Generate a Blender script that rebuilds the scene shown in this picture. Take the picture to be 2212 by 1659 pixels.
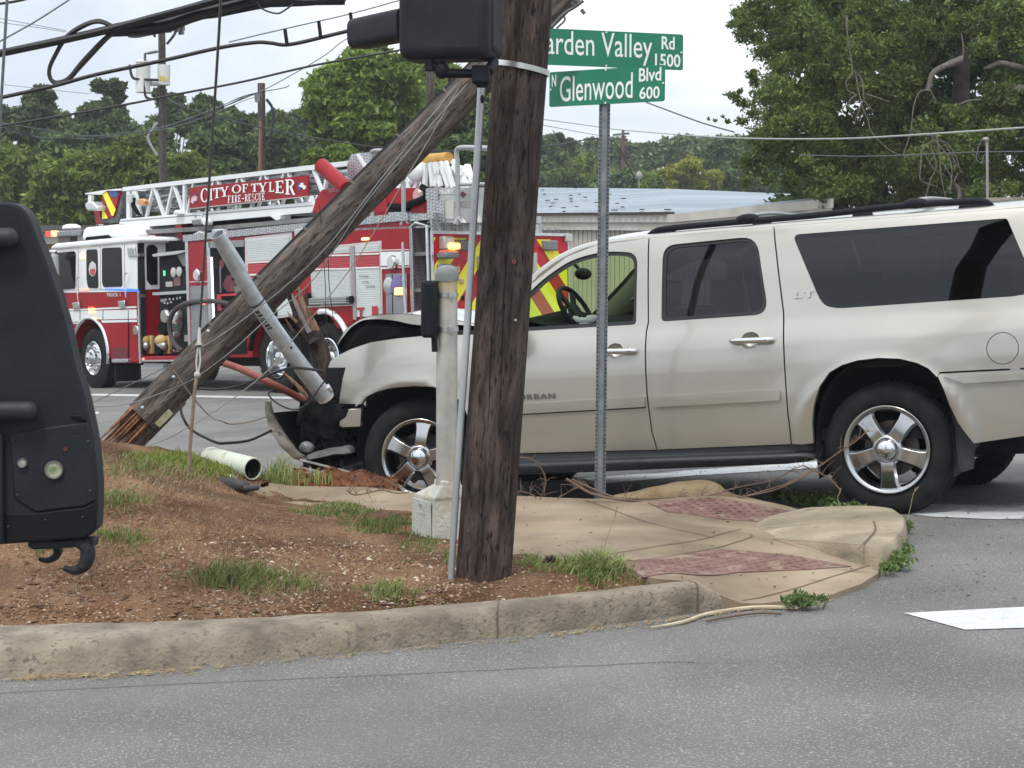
import bpy, bmesh, math, random
import numpy as np
from mathutils import Vector as V, Matrix, noise
from mathutils.geometry import delaunay_2d_cdt
random.seed(7)
for o in list(bpy.data.objects): bpy.data.objects.remove(o)
SC = bpy.context.scene
COL = SC.collection
R = math.radians
# ---------------------------------------------------------------- camera, sky, sun, exposure
F = 4000.0
PITCH = math.atan((829.5-602)/F)
CAMP = V((0, 0, 1.4))
cd = bpy.data.cameras.new('camera'); cam = bpy.data.objects.new('camera', cd); COL.objects.link(cam)
cam.location = CAMP; cam.rotation_euler = (math.pi/2-PITCH, 0, 0)
cd.sensor_width = 36; cd.lens = 36*F/2212; cd.clip_start = .1; cd.clip_end = 3000
SC.camera = cam
SUN_EL, SUN_AZ = R(58), R(205)      # azimuth measured clockwise from +Y
w = bpy.data.worlds.new('World'); SC.world = w; w.use_nodes = True
nt = w.node_tree; N = nt.nodes; L = nt.links; N.clear()
out = N.new('ShaderNodeOutputWorld'); bg = N.new('ShaderNodeBackground'); bg.inputs[1].default_value = .1
sky = N.new('ShaderNodeTexSky'); sky.sky_type = 'NISHITA'; sky.sun_disc = False
sky.sun_elevation = SUN_EL; sky.sun_rotation = SUN_AZ; sky.dust_density = 2.0
tc = N.new('ShaderNodeTexCoord'); sep = N.new('ShaderNodeSeparateXYZ')
mp = N.new('ShaderNodeMapping'); mp.inputs['Scale'].default_value = (1, 1, 3.2)
nz = N.new('ShaderNodeTexNoise'); nz.inputs['Scale'].default_value = 3.4; nz.inputs['Detail'].default_value = 7; nz.inputs['Distortion'].default_value = .4
cr = N.new('ShaderNodeValToRGB'); cr.color_ramp.elements[0].position = .38; cr.color_ramp.elements[1].position = .62
cr.color_ramp.elements[0].color = (5.9, 6.6, 7.5, 1); cr.color_ramp.elements[1].color = (9.6, 9.9, 10.1, 1)
mr = N.new('ShaderNodeMapRange'); mr.inputs[1].default_value = 0.05; mr.inputs[2].default_value = .8; mr.inputs[3].default_value = 1.0; mr.inputs[4].default_value = 1.75
sc_ = N.new('ShaderNodeVectorMath'); sc_.operation = 'SCALE'
mx = N.new('ShaderNodeMix'); mx.data_type = 'RGBA'; mx.inputs[0].default_value = .9
L.new(tc.outputs['Generated'], mp.inputs[0]); L.new(mp.outputs[0], nz.inputs[0]); L.new(nz.outputs[0], cr.inputs[0])
L.new(tc.outputs['Generated'], sep.inputs[0]); L.new(sep.outputs[2], mr.inputs[0])
L.new(cr.outputs[0], sc_.inputs[0]); L.new(mr.outputs[0], sc_.inputs['Scale'])
L.new(sky.outputs[0], mx.inputs[6]); L.new(sc_.outputs[0], mx.inputs[7]); L.new(mx.outputs[2], bg.inputs[0]); L.new(bg.outputs[0], out.inputs[0])
sl = bpy.data.lights.new('sun', 'SUN'); sl.energy = 1.5; sl.angle = R(12); sl.color = (1, .965, .91)
so = bpy.data.objects.new('sun', sl); COL.objects.link(so)
sd = V((math.sin(SUN_AZ)*math.cos(SUN_EL), math.cos(SUN_AZ)*math.cos(SUN_EL), math.sin(SUN_EL)))
so.rotation_euler = sd.to_track_quat('Z', 'Y').to_euler()
SC.view_settings.view_transform = 'Standard'; SC.view_settings.look = 'None'
SC.view_settings.exposure = 0.28; SC.view_settings.gamma = 1
SC.render.engine = 'CYCLES'
# ---------------------------------------------------------------- measuring helpers (photo measurements -> metres)
def ray(u, v):
    a = (u-1106)/F; b = -(v-829.5)/F
    return V((a, math.cos(PITCH)+b*math.sin(PITCH), -math.sin(PITCH)+b*math.cos(PITCH)))
def P(u, v, Y):
    d = ray(u, v); return CAMP+d*(Y/d.y)
CR = {'A': (2500, 750, 1.4439), 'B': (1700, 900, 2.0733), 'C': (900, 1400, 1.659), 'C2': (900, 700, 1.659), 'D': (2900, 1400, 1.508),
      'E': (1900, 1600, 1.7015), 'F': (0, 700, 1.659), 'G': (0, 1600, 1.508), 'H': (0, 0, 1.843), 'I': (900, 0, 1.843), 'J': (1700, 0, 1.8436),
      'K': (2700, 0, 1.6607), 'T1': (150, 850, 2.37), 'T2': (600, 850, 2.37), 'T3': (1150, 850, 2.7657), 'T4': (320, 580, 2.765),
      'T5': (1100, 550, 2.6024), 'W1': (0, 780, 2.675), 'W2': (0, 1400, 1.8429), 'S1': (1380, 0, 3.4565), 'M1': (1000, 1050, 2.5525),
      'N1': (350, 1200, 2.212), 'V1': (2050, 950, 4.0218), 'd': (0, 0, .548611)}
def q(c, pts):
    x, y, s = CR[c]
    return [((x+a/s)*.548611, (y+b/s)*.548611) for a, b in pts]
def sclamp(x, a, b): return max(a, min(b, x))
def G(X, Y): return -.03+.0468*(sclamp(X, -14, 10)-2.27)-.0031*(sclamp(Y, -20, 60)-11.17)
def onsurf(u, v, fn):
    d = ray(u, v); t = 8.0; z = 0
    for i in range(40):
        p = CAMP+d*t; z = fn(p.x, p.y)
        t2 = (z-1.4)/d.z if d.z < -1e-4 else 500
        t = t*.4+sclamp(t2, .5, 500)*.6
    return CAMP+d*t
def PG(u, v, h=0): return onsurf(u, v, lambda x, y: G(x, y)+h)
# ---------------------------------------------------------------- materials
MC = {}
def nodes(name):
    m = bpy.data.materials.new(name); m.use_nodes = True
    t = m.node_tree; b = t.nodes['Principled BSDF']
    return m, t, b
def lin(h):
    h = h.lstrip('#'); c = [int(h[i:i+2], 16)/255 for i in (0, 2, 4)]
    return tuple((x/12.92 if x <= .04045 else ((x+.055)/1.055)**2.4) for x in c)+(1,)
def C4(c): return lin(c) if isinstance(c, str) else tuple(c)+((1,) if len(c) == 3 else ())
def M(name, c1, c2=None, ns=6, rough=.6, metal=0, bump=0, bs=60, coat=0, stretch=(1, 1, 1), c3=None, ns3=90, f3=.5, lo=.35, hi=.65, spec=.5, emit=0, ecol=None, trans=0, dist=.02, rv=0, blotch=0, bls=.8):
    if name in MC: return MC[name]
    m, t, b = nodes(name); NN = t.nodes; LL = t.links
    tc = NN.new('ShaderNodeTexCoord'); mp = NN.new('ShaderNodeMapping'); mp.inputs['Scale'].default_value = stretch
    LL.new(tc.outputs['Object'], mp.inputs[0])
    def noi(s, det=5):
        n = NN.new('ShaderNodeTexNoise'); n.inputs['Scale'].default_value = s; n.inputs['Detail'].default_value = det
        LL.new(mp.outputs[0], n.inputs[0]); return n
    col = None
    if c2 is not None:
        n = noi(ns); r = NN.new('ShaderNodeValToRGB'); r.color_ramp.elements[0].position = lo; r.color_ramp.elements[1].position = hi
        r.color_ramp.elements[0].color = C4(c1); r.color_ramp.elements[1].color = C4(c2); LL.new(n.outputs[0], r.inputs[0]); col = r.outputs[0]
        if c3 is not None:
            n3 = noi(ns3, 3); r3 = NN.new('ShaderNodeValToRGB'); r3.color_ramp.elements[0].position = f3; r3.color_ramp.elements[1].position = f3+.12
            r3.color_ramp.elements[0].color = (0, 0, 0, 1); r3.color_ramp.elements[1].color = (1, 1, 1, 1); LL.new(n3.outputs[0], r3.inputs[0])
            x = NN.new('ShaderNodeMix'); x.data_type = 'RGBA'; LL.new(r3.outputs[0], x.inputs[0]); LL.new(col, x.inputs[6]); x.inputs[7].default_value = C4(c3); col = x.outputs[2]
        if blotch:
            nb_ = noi(bls, 8); rb = NN.new('ShaderNodeMapRange'); rb.inputs[1].default_value = .36; rb.inputs[2].default_value = .64; rb.inputs[3].default_value = 1-blotch; rb.inputs[4].default_value = 1+blotch*.6
            vm_ = NN.new('ShaderNodeVectorMath'); vm_.operation = 'SCALE'; LL.new(nb_.outputs[0], rb.inputs[0]); LL.new(col, vm_.inputs[0]); LL.new(rb.outputs[0], vm_.inputs['Scale']); col = vm_.outputs[0]
        LL.new(col, b.inputs['Base Color'])
    else: b.inputs['Base Color'].default_value = C4(c1)
    b.inputs['Roughness'].default_value = rough; b.inputs['Metallic'].default_value = metal
    b.inputs['Coat Weight'].default_value = coat; b.inputs['Coat Roughness'].default_value = .05; b.inputs['Specular IOR Level'].default_value = spec
    if rv:
        n = noi(ns*1.7); r = NN.new('ShaderNodeMapRange'); r.inputs[3].default_value = max(.02, rough-rv); r.inputs[4].default_value = min(1, rough+rv); LL.new(n.outputs[0], r.inputs[0]); LL.new(r.outputs[0], b.inputs['Roughness'])
    if trans: b.inputs['Transmission Weight'].default_value = trans
    if emit:
        b.inputs['Emission Color'].default_value = C4(ecol or c1); b.inputs['Emission Strength'].default_value = emit
    if bump:
        n = noi(bs, 4); bu = NN.new('ShaderNodeBump'); bu.inputs['Strength'].default_value = bump; bu.inputs['Distance'].default_value = dist
        LL.new(n.outputs[0], bu.inputs['Height']); LL.new(bu.outputs[0], b.inputs['Normal'])
    MC[name] = m; return m
def glass(name, tint, mixf, rough=.02, gz=.6):
    """thin pane: tinted see-through plus mirror-like sheen"""
    if name in MC: return MC[name]
    m, t, b = nodes(name); NN = t.nodes; LL = t.links; NN.remove(b)
    o = NN['Material Output']; tr = NN.new('ShaderNodeBsdfTransparent'); tr.inputs[0].default_value = C4(tint)
    gl = NN.new('ShaderNodeBsdfGlossy'); gl.inputs['Roughness'].default_value = rough; gl.inputs[0].default_value = (.9, .93, .95, 1)
    fr = NN.new('ShaderNodeLayerWeight'); fr.inputs[0].default_value = .35
    mr = NN.new('ShaderNodeMapRange'); mr.inputs[3].default_value = mixf; mr.inputs[4].default_value = min(1, mixf+gz); LL.new(fr.outputs['Fresnel'], mr.inputs[0])
    mx = NN.new('ShaderNodeMixShader'); LL.new(mr.outputs[0], mx.inputs[0]); LL.new(tr.outputs[0], mx.inputs[1]); LL.new(gl.outputs[0], mx.inputs[2]); LL.new(mx.outputs[0], o.inputs[0])
    MC[name] = m; return m
def leafmat(name, cols, tr=.25):
    if name in MC: return MC[name]
    m, t, b = nodes(name); NN = t.nodes; LL = t.links
    g = NN.new('ShaderNodeNewGeometry'); r = NN.new('ShaderNodeValToRGB')
    r.color_ramp.interpolation = 'LINEAR'
    r.color_ramp.elements[0].color = C4(cols[0]); r.color_ramp.elements[1].color = C4(cols[-1])
    for i, c in enumerate(cols[1:-1]):
        e = r.color_ramp.elements.new((i+1)/(len(cols)-1)); e.color = C4(c)
    LL.new(g.outputs['Random Per Island'], r.inputs[0])
    tc = NN.new('ShaderNodeTexCoord'); n = NN.new('ShaderNodeTexNoise'); n.inputs['Scale'].default_value = .55; n.inputs['Detail'].default_value = 3
    LL.new(tc.outputs['Object'], n.inputs[0])
    hs = NN.new('ShaderNodeHueSaturation'); mr = NN.new('ShaderNodeMapRange'); mr.inputs[1].default_value = .3; mr.inputs[2].default_value = .7; mr.inputs[3].default_value = .6; mr.inputs[4].default_value = 1.45
    LL.new(n.outputs[0], mr.inputs[0]); LL.new(mr.outputs[0], hs.inputs['Value']); hs.inputs['Saturation'].default_value = 1.04; LL.new(r.outputs[0], hs.inputs['Color'])
    b.inputs['Roughness'].default_value = .65; b.inputs['Specular IOR Level'].default_value = .2
    LL.new(hs.outputs[0], b.inputs['Base Color'])
    tl = NN.new('ShaderNodeBsdfTranslucent'); LL.new(hs.outputs[0], tl.inputs[0]); mx = NN.new('ShaderNodeMixShader'); mx.inputs[0].default_value = tr
    LL.new(b.outputs[0], mx.inputs[1]); LL.new(tl.outputs[0], mx.inputs[2]); LL.new(mx.outputs[0], NN['Material Output'].inputs[0])
    MC[name] = m; return m
# ---------------------------------------------------------------- objects
WM = {}
def wm(o): return WM.get(o.name, Matrix()) if o else Matrix()
def tag(o, label=None, cat=None, group=None, kind=None):
    if label: o['label'] = label
    if cat: o['category'] = cat
    if group: o['group'] = group
    if kind: o['kind'] = kind
    return o
def thing(name, label, cat, Mx=None, group=None):
    o = bpy.data.objects.new(name, None); COL.objects.link(o); o.empty_display_size = .1
    Mx = Mx if isinstance(Mx, Matrix) else Matrix.Translation(Mx or (0, 0, 0))
    o.matrix_world = Mx; WM[o.name] = Mx.copy(); return tag(o, label, cat, group)
def link(name, me, parent=None, Mx=None):
    o = bpy.data.objects.new(name, me); COL.objects.link(o)
    if parent:
        o.parent = parent
        if Mx is not None: o.matrix_local = Mx
        WM[o.name] = wm(parent) @ (Mx or Matrix())
    elif Mx is not None: o.matrix_world = Mx; WM[o.name] = Mx
    return o
def frame(origin, x, z=None, y=None):
    """matrix with its local x axis along x and local z near z"""
    x = V(x).normalized()
    if z is not None:
        y = V(z).cross(x).normalized(); z = x.cross(y)
    else:
        z = x.cross(V(y)).normalized(); y = z.cross(x)
    m = Matrix((x, y, z)).transposed().to_4x4(); m.translation = V(origin); return m
def zframe(a, b, ref=(0, 1, 0)):
    z = (V(b)-V(a)).normalized(); x = V(ref).cross(z)
    if x.length < 1e-3: x = V((1, 0, 0)).cross(z)
    x.normalize(); y = z.cross(x); m = Matrix((x, y, z)).transposed().to_4x4(); m.translation = V(a); return m
class MB:
    def __init__(s): s.v = []; s.f = []; s.m = []
    def add(s, vs, fs, mi=0):
        k = len(s.v); s.v += [V(p) for p in vs]; s.f += [tuple(i+k for i in f) for f in fs]; s.m += [mi]*len(fs); return s
    def boxm(s, Mx, sx, sy, sz, mi=0, taper=1):
        vs = [Mx @ V((x*sx/2*(taper if z > 0 else 1), y*sy/2*(taper if z > 0 else 1), z*sz/2)) for z in (-1, 1) for x, y in ((-1, -1), (1, -1), (1, 1), (-1, 1))]
        return s.add(vs, [(3, 2, 1, 0), (4, 5, 6, 7), (0, 1, 5, 4), (1, 2, 6, 5), (2, 3, 7, 6), (3, 0, 4, 7)], mi)
    def box(s, p0, p1, mi=0):
        c = (V(p0)+V(p1))/2; d = V(p1)-V(p0); return s.boxm(Matrix.Translation(c), abs(d.x), abs(d.y), abs(d.z), mi)
    def bar(s, a, b, w_, h, mi=0, ref=(0, 0, 1)):
        a = V(a); b = V(b); m = zframe(a, b, ref); m.translation = (a+b)/2
        return s.boxm(m, w_, h, (b-a).length, mi)
    def cyl(s, a, b, r1, r2=None, n=14, caps=True, mi=0):
        r2 = r1 if r2 is None else r2; m = zframe(a, b); Ln = (V(b)-V(a)).length
        vs = []
        for z, r in ((0, r1), (Ln, r2)):
            vs += [m @ V((r*math.cos(2*math.pi*i/n), r*math.sin(2*math.pi*i/n), z)) for i in range(n)]
        fs = [(i, (i+1) % n, n+(i+1) % n, n+i) for i in range(n)]
        if caps: fs += [tuple(range(n-1, -1, -1)), tuple(range(n, 2*n))]
        return s.add(vs, fs, mi)
    def tube(s, pts, r, n=8, sm=0, mi=0, caps=True):
        pts = [V(p) for p in pts]
        if sm: pts = catmull(pts, sm)
        rr = r if hasattr(r, '__len__') else [r]*len(pts)
        if len(rr) != len(pts): rr = list(np.interp(np.linspace(0, 1, len(pts)), np.linspace(0, 1, len(rr)), rr))
        vs = []; px = None
        for i, p in enumerate(pts):
            d = (pts[min(i+1, len(pts)-1)]-pts[max(i-1, 0)]).normalized()
            if px is None: px = V((0, 0, 1)).cross(d) if abs(d.z) < .9 else V((1, 0, 0)).cross(d)
            px = (px-d*px.dot(d)).normalized(); y = d.cross(px)
            vs += [p+px*rr[i]*math.cos(2*math.pi*j/n)+y*rr[i]*math.sin(2*math.pi*j/n) for j in range(n)]
        fs = []
        for i in range(len(pts)-1):
            for j in range(n): fs.append((i*n+j, i*n+(j+1) % n, (i+1)*n+(j+1) % n, (i+1)*n+j))
        if caps: fs += [tuple(range(n-1, -1, -1)), tuple(range(len(vs)-n, len(vs)))]
        return s.add(vs, fs, mi)
    def lathe(s, prof, Mx, n=32, mi=0, ang=2*math.pi):
        full = ang > 6.28; k = n if full else n+1
        vs = [Mx @ V((r*math.cos(ang*j/n), r*math.sin(ang*j/n), z)) for r, z in prof for j in range(k)]
        fs = []
        for i in range(len(prof)-1):
            for j in range(n):
                j2 = (j+1) % n if full else j+1
                fs.append((i*k+j, i*k+j2, (i+1)*k+j2, (i+1)*k+j))
        return s.add(vs, fs, mi)
    def prism(s, poly, Mx, t, mi=0, z0=0):
        n = len(poly)
        if area(poly) < 0: poly = poly[::-1]
        vs = [Mx @ V((x, y, z0)) for x, y in poly]+[Mx @ V((x, y, z0+t)) for x, y in poly]
        return s.add(vs, [tuple(range(n-1, -1, -1)), tuple(range(n, 2*n))]+[(i, (i+1) % n, n+(i+1) % n, n+i) for i in range(n)], mi)
    def loft(s, rings, closed=True, mi=0, caps=False):
        n = len(rings[0]); vs = [p for r in rings for p in r]; fs = []
        for i in range(len(rings)-1):
            for j in range(n if closed else n-1):
                fs.append((i*n+j, i*n+(j+1) % n, (i+1)*n+(j+1) % n, (i+1)*n+j))
        if caps: fs += [tuple(range(n-1, -1, -1)), tuple(range(len(vs)-n, len(vs)))]
        return s.add(vs, fs, mi)
    def sphere(s, c, r, n=12, m_=8, sq=(1, 1, 1), mi=0):
        rings = []
        c = V(c)
        for i in range(m_+1):
            a = -math.pi/2+math.pi*i/m_; a = sclamp(a, -1.55, 1.55)
            rings.append([c+V((r*sq[0]*math.cos(a)*math.cos(2*math.pi*j/n), r*sq[1]*math.cos(a)*math.sin(2*math.pi*j/n), r*sq[2]*math.sin(a))) for j in range(n)])
        return s.loft(rings, True, mi, True)
    def build(s, name, mats, parent=None, local=False, smooth=40, bevel=0, Mx=None, seg=2):
        """verts are in world metres unless local; Mx moves the object's own origin there"""
        if not isinstance(mats, (list, tuple)): mats = [mats]
        me = bpy.data.meshes.new(name)
        if Mx is not None:
            inv = Mx.inverted() if not local else Matrix()
        elif parent and not local: inv = wm(parent).inverted()
        else: inv = Matrix()
        me.from_pydata([tuple(inv @ p) for p in s.v], [], s.f)
        for m in mats: me.materials.append(m)
        if len(mats) > 1: me.polygons.foreach_set('material_index', s.m)
        me.update()
        if smooth:
            me.shade_smooth(); me.set_sharp_from_angle(angle=R(smooth))
        if Mx is not None: o = link(name, me, parent, (wm(parent).inverted() @ Mx if not local else Mx) if parent else Mx)
        else: o = link(name, me, parent)
        if bevel:
            md = o.modifiers.new('bevel', 'BEVEL'); md.width = bevel; md.segments = seg; md.limit_method = 'ANGLE'; md.angle_limit = R(35)
        return o
def area(p): return .5*sum(p[i][0]*p[(i+1) % len(p)][1]-p[(i+1) % len(p)][0]*p[i][1] for i in range(len(p)))
def catmull(pts, k):
    o = []; n = len(pts)
    for i in range(n-1):
        p0 = pts[max(i-1, 0)]; p1 = pts[i]; p2 = pts[i+1]; p3 = pts[min(i+2, n-1)]
        for j in range(k):
            t = j/k; o.append(.5*((2*p1)+(p2-p0)*t+(2*p0-5*p1+4*p2-p3)*t*t+(3*p1-p0-3*p2+p3)*t**3))
    o.append(pts[-1]); return o
def cat2(pts, k=6): return [(p.x, p.y) for p in catmull([V((a, b, 0)) for a, b in pts], k)]
def rnd(poly, r, k=5):
    o = []; n = len(poly)
    for i in range(n):
        p = V(poly[i][:2]); a = V(poly[i-1][:2]); b = V(poly[(i+1) % n][:2]); rr = r[i] if hasattr(r, '__len__') else r
        if rr <= 0: o.append(tuple(p)); continue
        da = (a-p); db = (b-p); ra = min(rr, da.length*.45); rb = min(rr, db.length*.45)
        s_ = p+da.normalized()*ra; e = p+db.normalized()*rb
        for j in range(k+1):
            t = j/k; o.append(tuple(s_*(1-t)**2+p*2*t*(1-t)+e*t*t))
    return o
def dens(poly, d, closed=True):
    o = []; n = len(poly)
    for i in range(n if closed else n-1):
        a = V(poly[i]); b = V(poly[(i+1) % n]); k = max(1, int((b-a).length/d))
        for j in range(k): o.append(tuple(a.lerp(b, j/k)))
    if not closed: o.append(tuple(poly[-1]))
    return o
def inpoly(x, y, poly):
    c = False; n = len(poly); j = n-1
    for i in range(n):
        xi, yi = poly[i]; xj, yj = poly[j]
        if (yi > y) != (yj > y) and x < (xj-xi)*(y-yi)/(yj-yi)+xi: c = not c
        j = i
    return c
def panel(name, outline, holes, surf, mat, parent=None, step=.05, thick=.02, inward=None, world=False, dstep=None, nrm=True, up=None):
    """curved sheet with holes: surf(x,y) -> point; inward(x,y,normal) gives the thickness direction"""
    loops = [dens(outline, dstep or step)]+[dens(h, dstep or step) for h in holes]
    pts = []; edges = []
    for lp in loops:
        k = len(pts); pts += [V(p) for p in lp]; edges += [(k+i, k+(i+1) % len(lp)) for i in range(len(lp))]
    nb = len(pts); xs = [p.x for p in pts]; ys = [p.y for p in pts]
    gx = np.arange(min(xs)+step*.6, max(xs), step); gy = np.arange(min(ys)+step*.6, max(ys), step)
    bp = np.array([(p.x, p.y) for p in pts])
    for x in gx:
        for y in gy:
            if inpoly(x, y, outline) and not any(inpoly(x, y, h) for h in holes):
                if ((bp[:, 0]-x)**2+(bp[:, 1]-y)**2).min() > (step*.3)**2: pts.append(V((x, y)))
    r = delaunay_2d_cdt(pts, edges, [], 0, 1e-5)
    vv = [tuple(p) for p in r[0]]; tris = []
    for f in r[2]:
        cx = sum(vv[i][0] for i in f)/3; cy = sum(vv[i][1] for i in f)/3
        if inpoly(cx, cy, outline) and not any(inpoly(cx, cy, h) for h in holes): tris.append(tuple(f))
    e = 1e-3; P3 = []; NR = []
    for x, y in vv:
        p = V(surf(x, y)); dx = V(surf(x+e, y))-V(surf(x-e, y)); dy = V(surf(x, y+e))-V(surf(x, y-e))
        P3.append(p); n = dx.cross(dy).normalized(); NR.append(n)
    upv = V(up) if up else None
    if upv is not None:
        NR = [n if n.dot(upv) > 0 else -n for n in NR]
        ft = []
        for t in tris:
            a, b, c = (P3[i] for i in t); ft.append(t if (b-a).cross(c-a).dot(upv) > 0 else t[::-1])
        tris = ft
    faces = list(tris); lo_n = [NR[i] for t in tris for i in t]
    if thick:
        cnt = {}
        for t in tris:
            for i in range(3):
                a, b = t[i], t[(i+1) % 3]; cnt[(a, b)] = 1
        base = len(P3); mp_ = {}
        def dup(i, deep):
            k = (i, deep)
            if k not in mp_:
                mp_[k] = len(P3); P3.append(P3[i]-(NR[i] if inward is None else inward)*(thick if deep else 0))
            return mp_[k]
        for (a, b) in list(cnt):
            if (b, a) not in cnt:
                f = (dup(b, 0), dup(a, 0), dup(a, 1), dup(b, 1)); faces.append(f)
                n = (P3[f[1]]-P3[f[0]]).cross(P3[f[2]]-P3[f[0]]); n = n.normalized() if n.length > 1e-12 else V((0, 0, 1)); lo_n += [n]*4
    me = bpy.data.meshes.new(name)
    inv = wm(parent).inverted() if (parent and world) else Matrix()
    me.from_pydata([tuple(inv @ p) for p in P3], [], faces); me.materials.append(mat)
    me.update(); me.shade_smooth()
    if nrm:
        ir = inv.to_3x3(); me.normals_split_custom_set([tuple(ir @ n) for n in lo_n])
    return link(name, me, parent)
def text(s, Mx, wd, ht, mat, parent=None, name='lettering', ext=.002, bold=0, space=1, label=None):
    """text fitted to a box wd x ht whose lower left corner is Mx's origin, reading along local x, up local z, facing -y"""
    cu = bpy.data.curves.new('t', 'FONT'); cu.body = s; cu.size = 1; cu.offset = bold; cu.space_character = space; cu.resolution_u = 3
    o = bpy.data.objects.new('t', cu); COL.objects.link(o); bpy.context.view_layer.update()
    me = bpy.data.meshes.new_from_object(o.evaluated_get(bpy.context.evaluated_depsgraph_get())); bpy.data.objects.remove(o)
    vs = [v.co.copy() for v in me.vertices]; x0 = min(v.x for v in vs); x1 = max(v.x for v in vs); y0 = min(v.y for v in vs); y1 = max(v.y for v in vs)
    mb = MB(); base = [Mx @ V(((v.x-x0)/(x1-x0)*wd, -ext, (v.y-y0)/(y1-y0)*ht)) for v in vs]
    mb.add(base, [tuple(p.vertices) for p in me.polygons])
    bpy.data.meshes.remove(me)
    ob = mb.build(name, mat, parent, smooth=0)
    if label: ob['label'] = label
    return ob
# ---------------------------------------------------------------- shared materials
asph = M('asphalt', (.142, .138, .131), (.188, .182, .172), ns=1.1, rough=.92, bump=1.0, bs=95, c3=(.33, .32, .30), ns3=100, f3=.545, dist=.012, spec=.25, blotch=.16, bls=.9)
asph2 = M('far_asphalt', (.20, .203, .208), (.245, .245, .245), ns=.5, rough=.9, bump=.3, bs=120, c3=(.27, .27, .265), ns3=90, f3=.55, dist=.004)
conc = M('tan_concrete', (.205, .15, .095), (.31, .24, .165), ns=1.6, rough=.9, bump=.25, bs=120, c3=(.20, .15, .10), ns3=5, f3=.58, dist=.004, blotch=.22, bls=1.7)
kerbm = M('kerb_concrete', (.115, .092, .066), (.275, .23, .17), ns=5, rough=.95, bump=.9, bs=60, c3=(.13, .11, .09), ns3=38, f3=.56, dist=.01, lo=.3, hi=.62)
soil = M('red_soil', (.10, .048, .026), (.185, .108, .062), ns=3.2, rough=1, bump=1.0, bs=38, c3=(.27, .20, .135), ns3=75, f3=.56, dist=.025, spec=.1, blotch=.35, bls=2.2)
wood = M('weathered_pole_wood', (.037, .025, .020), (.098, .071, .060), ns=7, spec=.2, rough=.85, bump=.9, bs=26, stretch=(4.2, 4.2, .8), c3=(.012, .008, .007), ns3=22, f3=.55, dist=.015, blotch=.45, bls=2.2)
wood2 = M('grey_pole_wood', (.062, .049, .041), (.155, .128, .108), ns=7, spec=.2, rough=.85, bump=.8, bs=24, stretch=(4, 4, .7), c3=(.022, .016, .013), ns3=20, f3=.56, dist=.015, blotch=.4, bls=1.8)
rawwood = M('splintered_wood', (.20, .12, .07), (.36, .24, .15), ns=12, rough=.8, bump=.6, bs=40, stretch=(5, 5, .6), c3=(.18, .07, .03), ns3=20, f3=.55)
galv = M('galvanised_steel', (.42, .46, .49), (.60, .64, .67), ns=14, rough=.42, metal=.45, bump=.08, bs=60, rv=.12)
galvd = M('dull_galvanised_steel', (.42, .42, .39), (.56, .55, .50), ns=9, rough=.45, metal=.5, c3=(.55, .44, .25), ns3=2.5, f3=.50, rv=.1)
black = M('black_plastic', (.010, .012, .016), (.015, .017, .021), ns=20, rough=.6, spec=.15, bump=.05, bs=200)
blacks = M('black_painted_steel', (.012, .015, .02), (.02, .023, .029), ns=7, rough=.6, spec=.22, bump=.12, bs=140, rv=.1)
rubber = M('tyre_rubber', (.014, .014, .015), (.026, .026, .027), ns=8, rough=.88, spec=.12, bump=.1, bs=60)
chrome = M('chrome', (.68, .69, .70), rough=.12, metal=1)
steel = M('brushed_steel', (.55, .56, .57), (.68, .69, .70), ns=20, rough=.28, metal=.9)
white = M('white_paint', (.78, .79, .79), rough=.3, coat=.5)
cable = M('black_cable', (.012, .012, .014), rough=.6)
wirem = M('grey_wire', (.10, .105, .105), rough=.5, metal=.5)
# ---------------------------------------------------------------- ground, kerbs, pavement
def sheet(name, xs, ys, fn, mat, kind='structure'):
    mb = MB(); nx = len(xs)
    vs = [V((x, y, fn(x, y))) for y in ys for x in xs]
    fs = [(j*nx+i, j*nx+i+1, (j+1)*nx+i+1, (j+1)*nx+i) for j in range(len(ys)-1) for i in range(nx-1)]
    o = mb.add(vs, fs).build(name, mat, smooth=0); return tag(o, kind=kind)
xs = sorted(set([-400, -200, -100, -60, -40, -25, -18]+[x*.5 for x in range(-28, 21)]+[12, 18, 25, 40, 60, 100, 200, 400]))
ys = [-30, -15, -8]+[y*.5 for y in range(-6, 121, 2)]+[70, 90, 120, 160, 220, 400]
sheet('road', xs, ys, lambda x, y: G(x, y), asph)
# grass field under the far trees, laid a little above the road sheet
grassm = M('far_grass', (.05, .075, .02), (.10, .13, .045), ns=.4, rough=1)
sheet('grass_field', [-390, -300, -100, -60, -30, -14, 0, 10, 20, 40, 100, 300, 390], [46, 60, 80, 120, 200, 395], lambda x, y: G(x, y)+.06, grassm)
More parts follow.
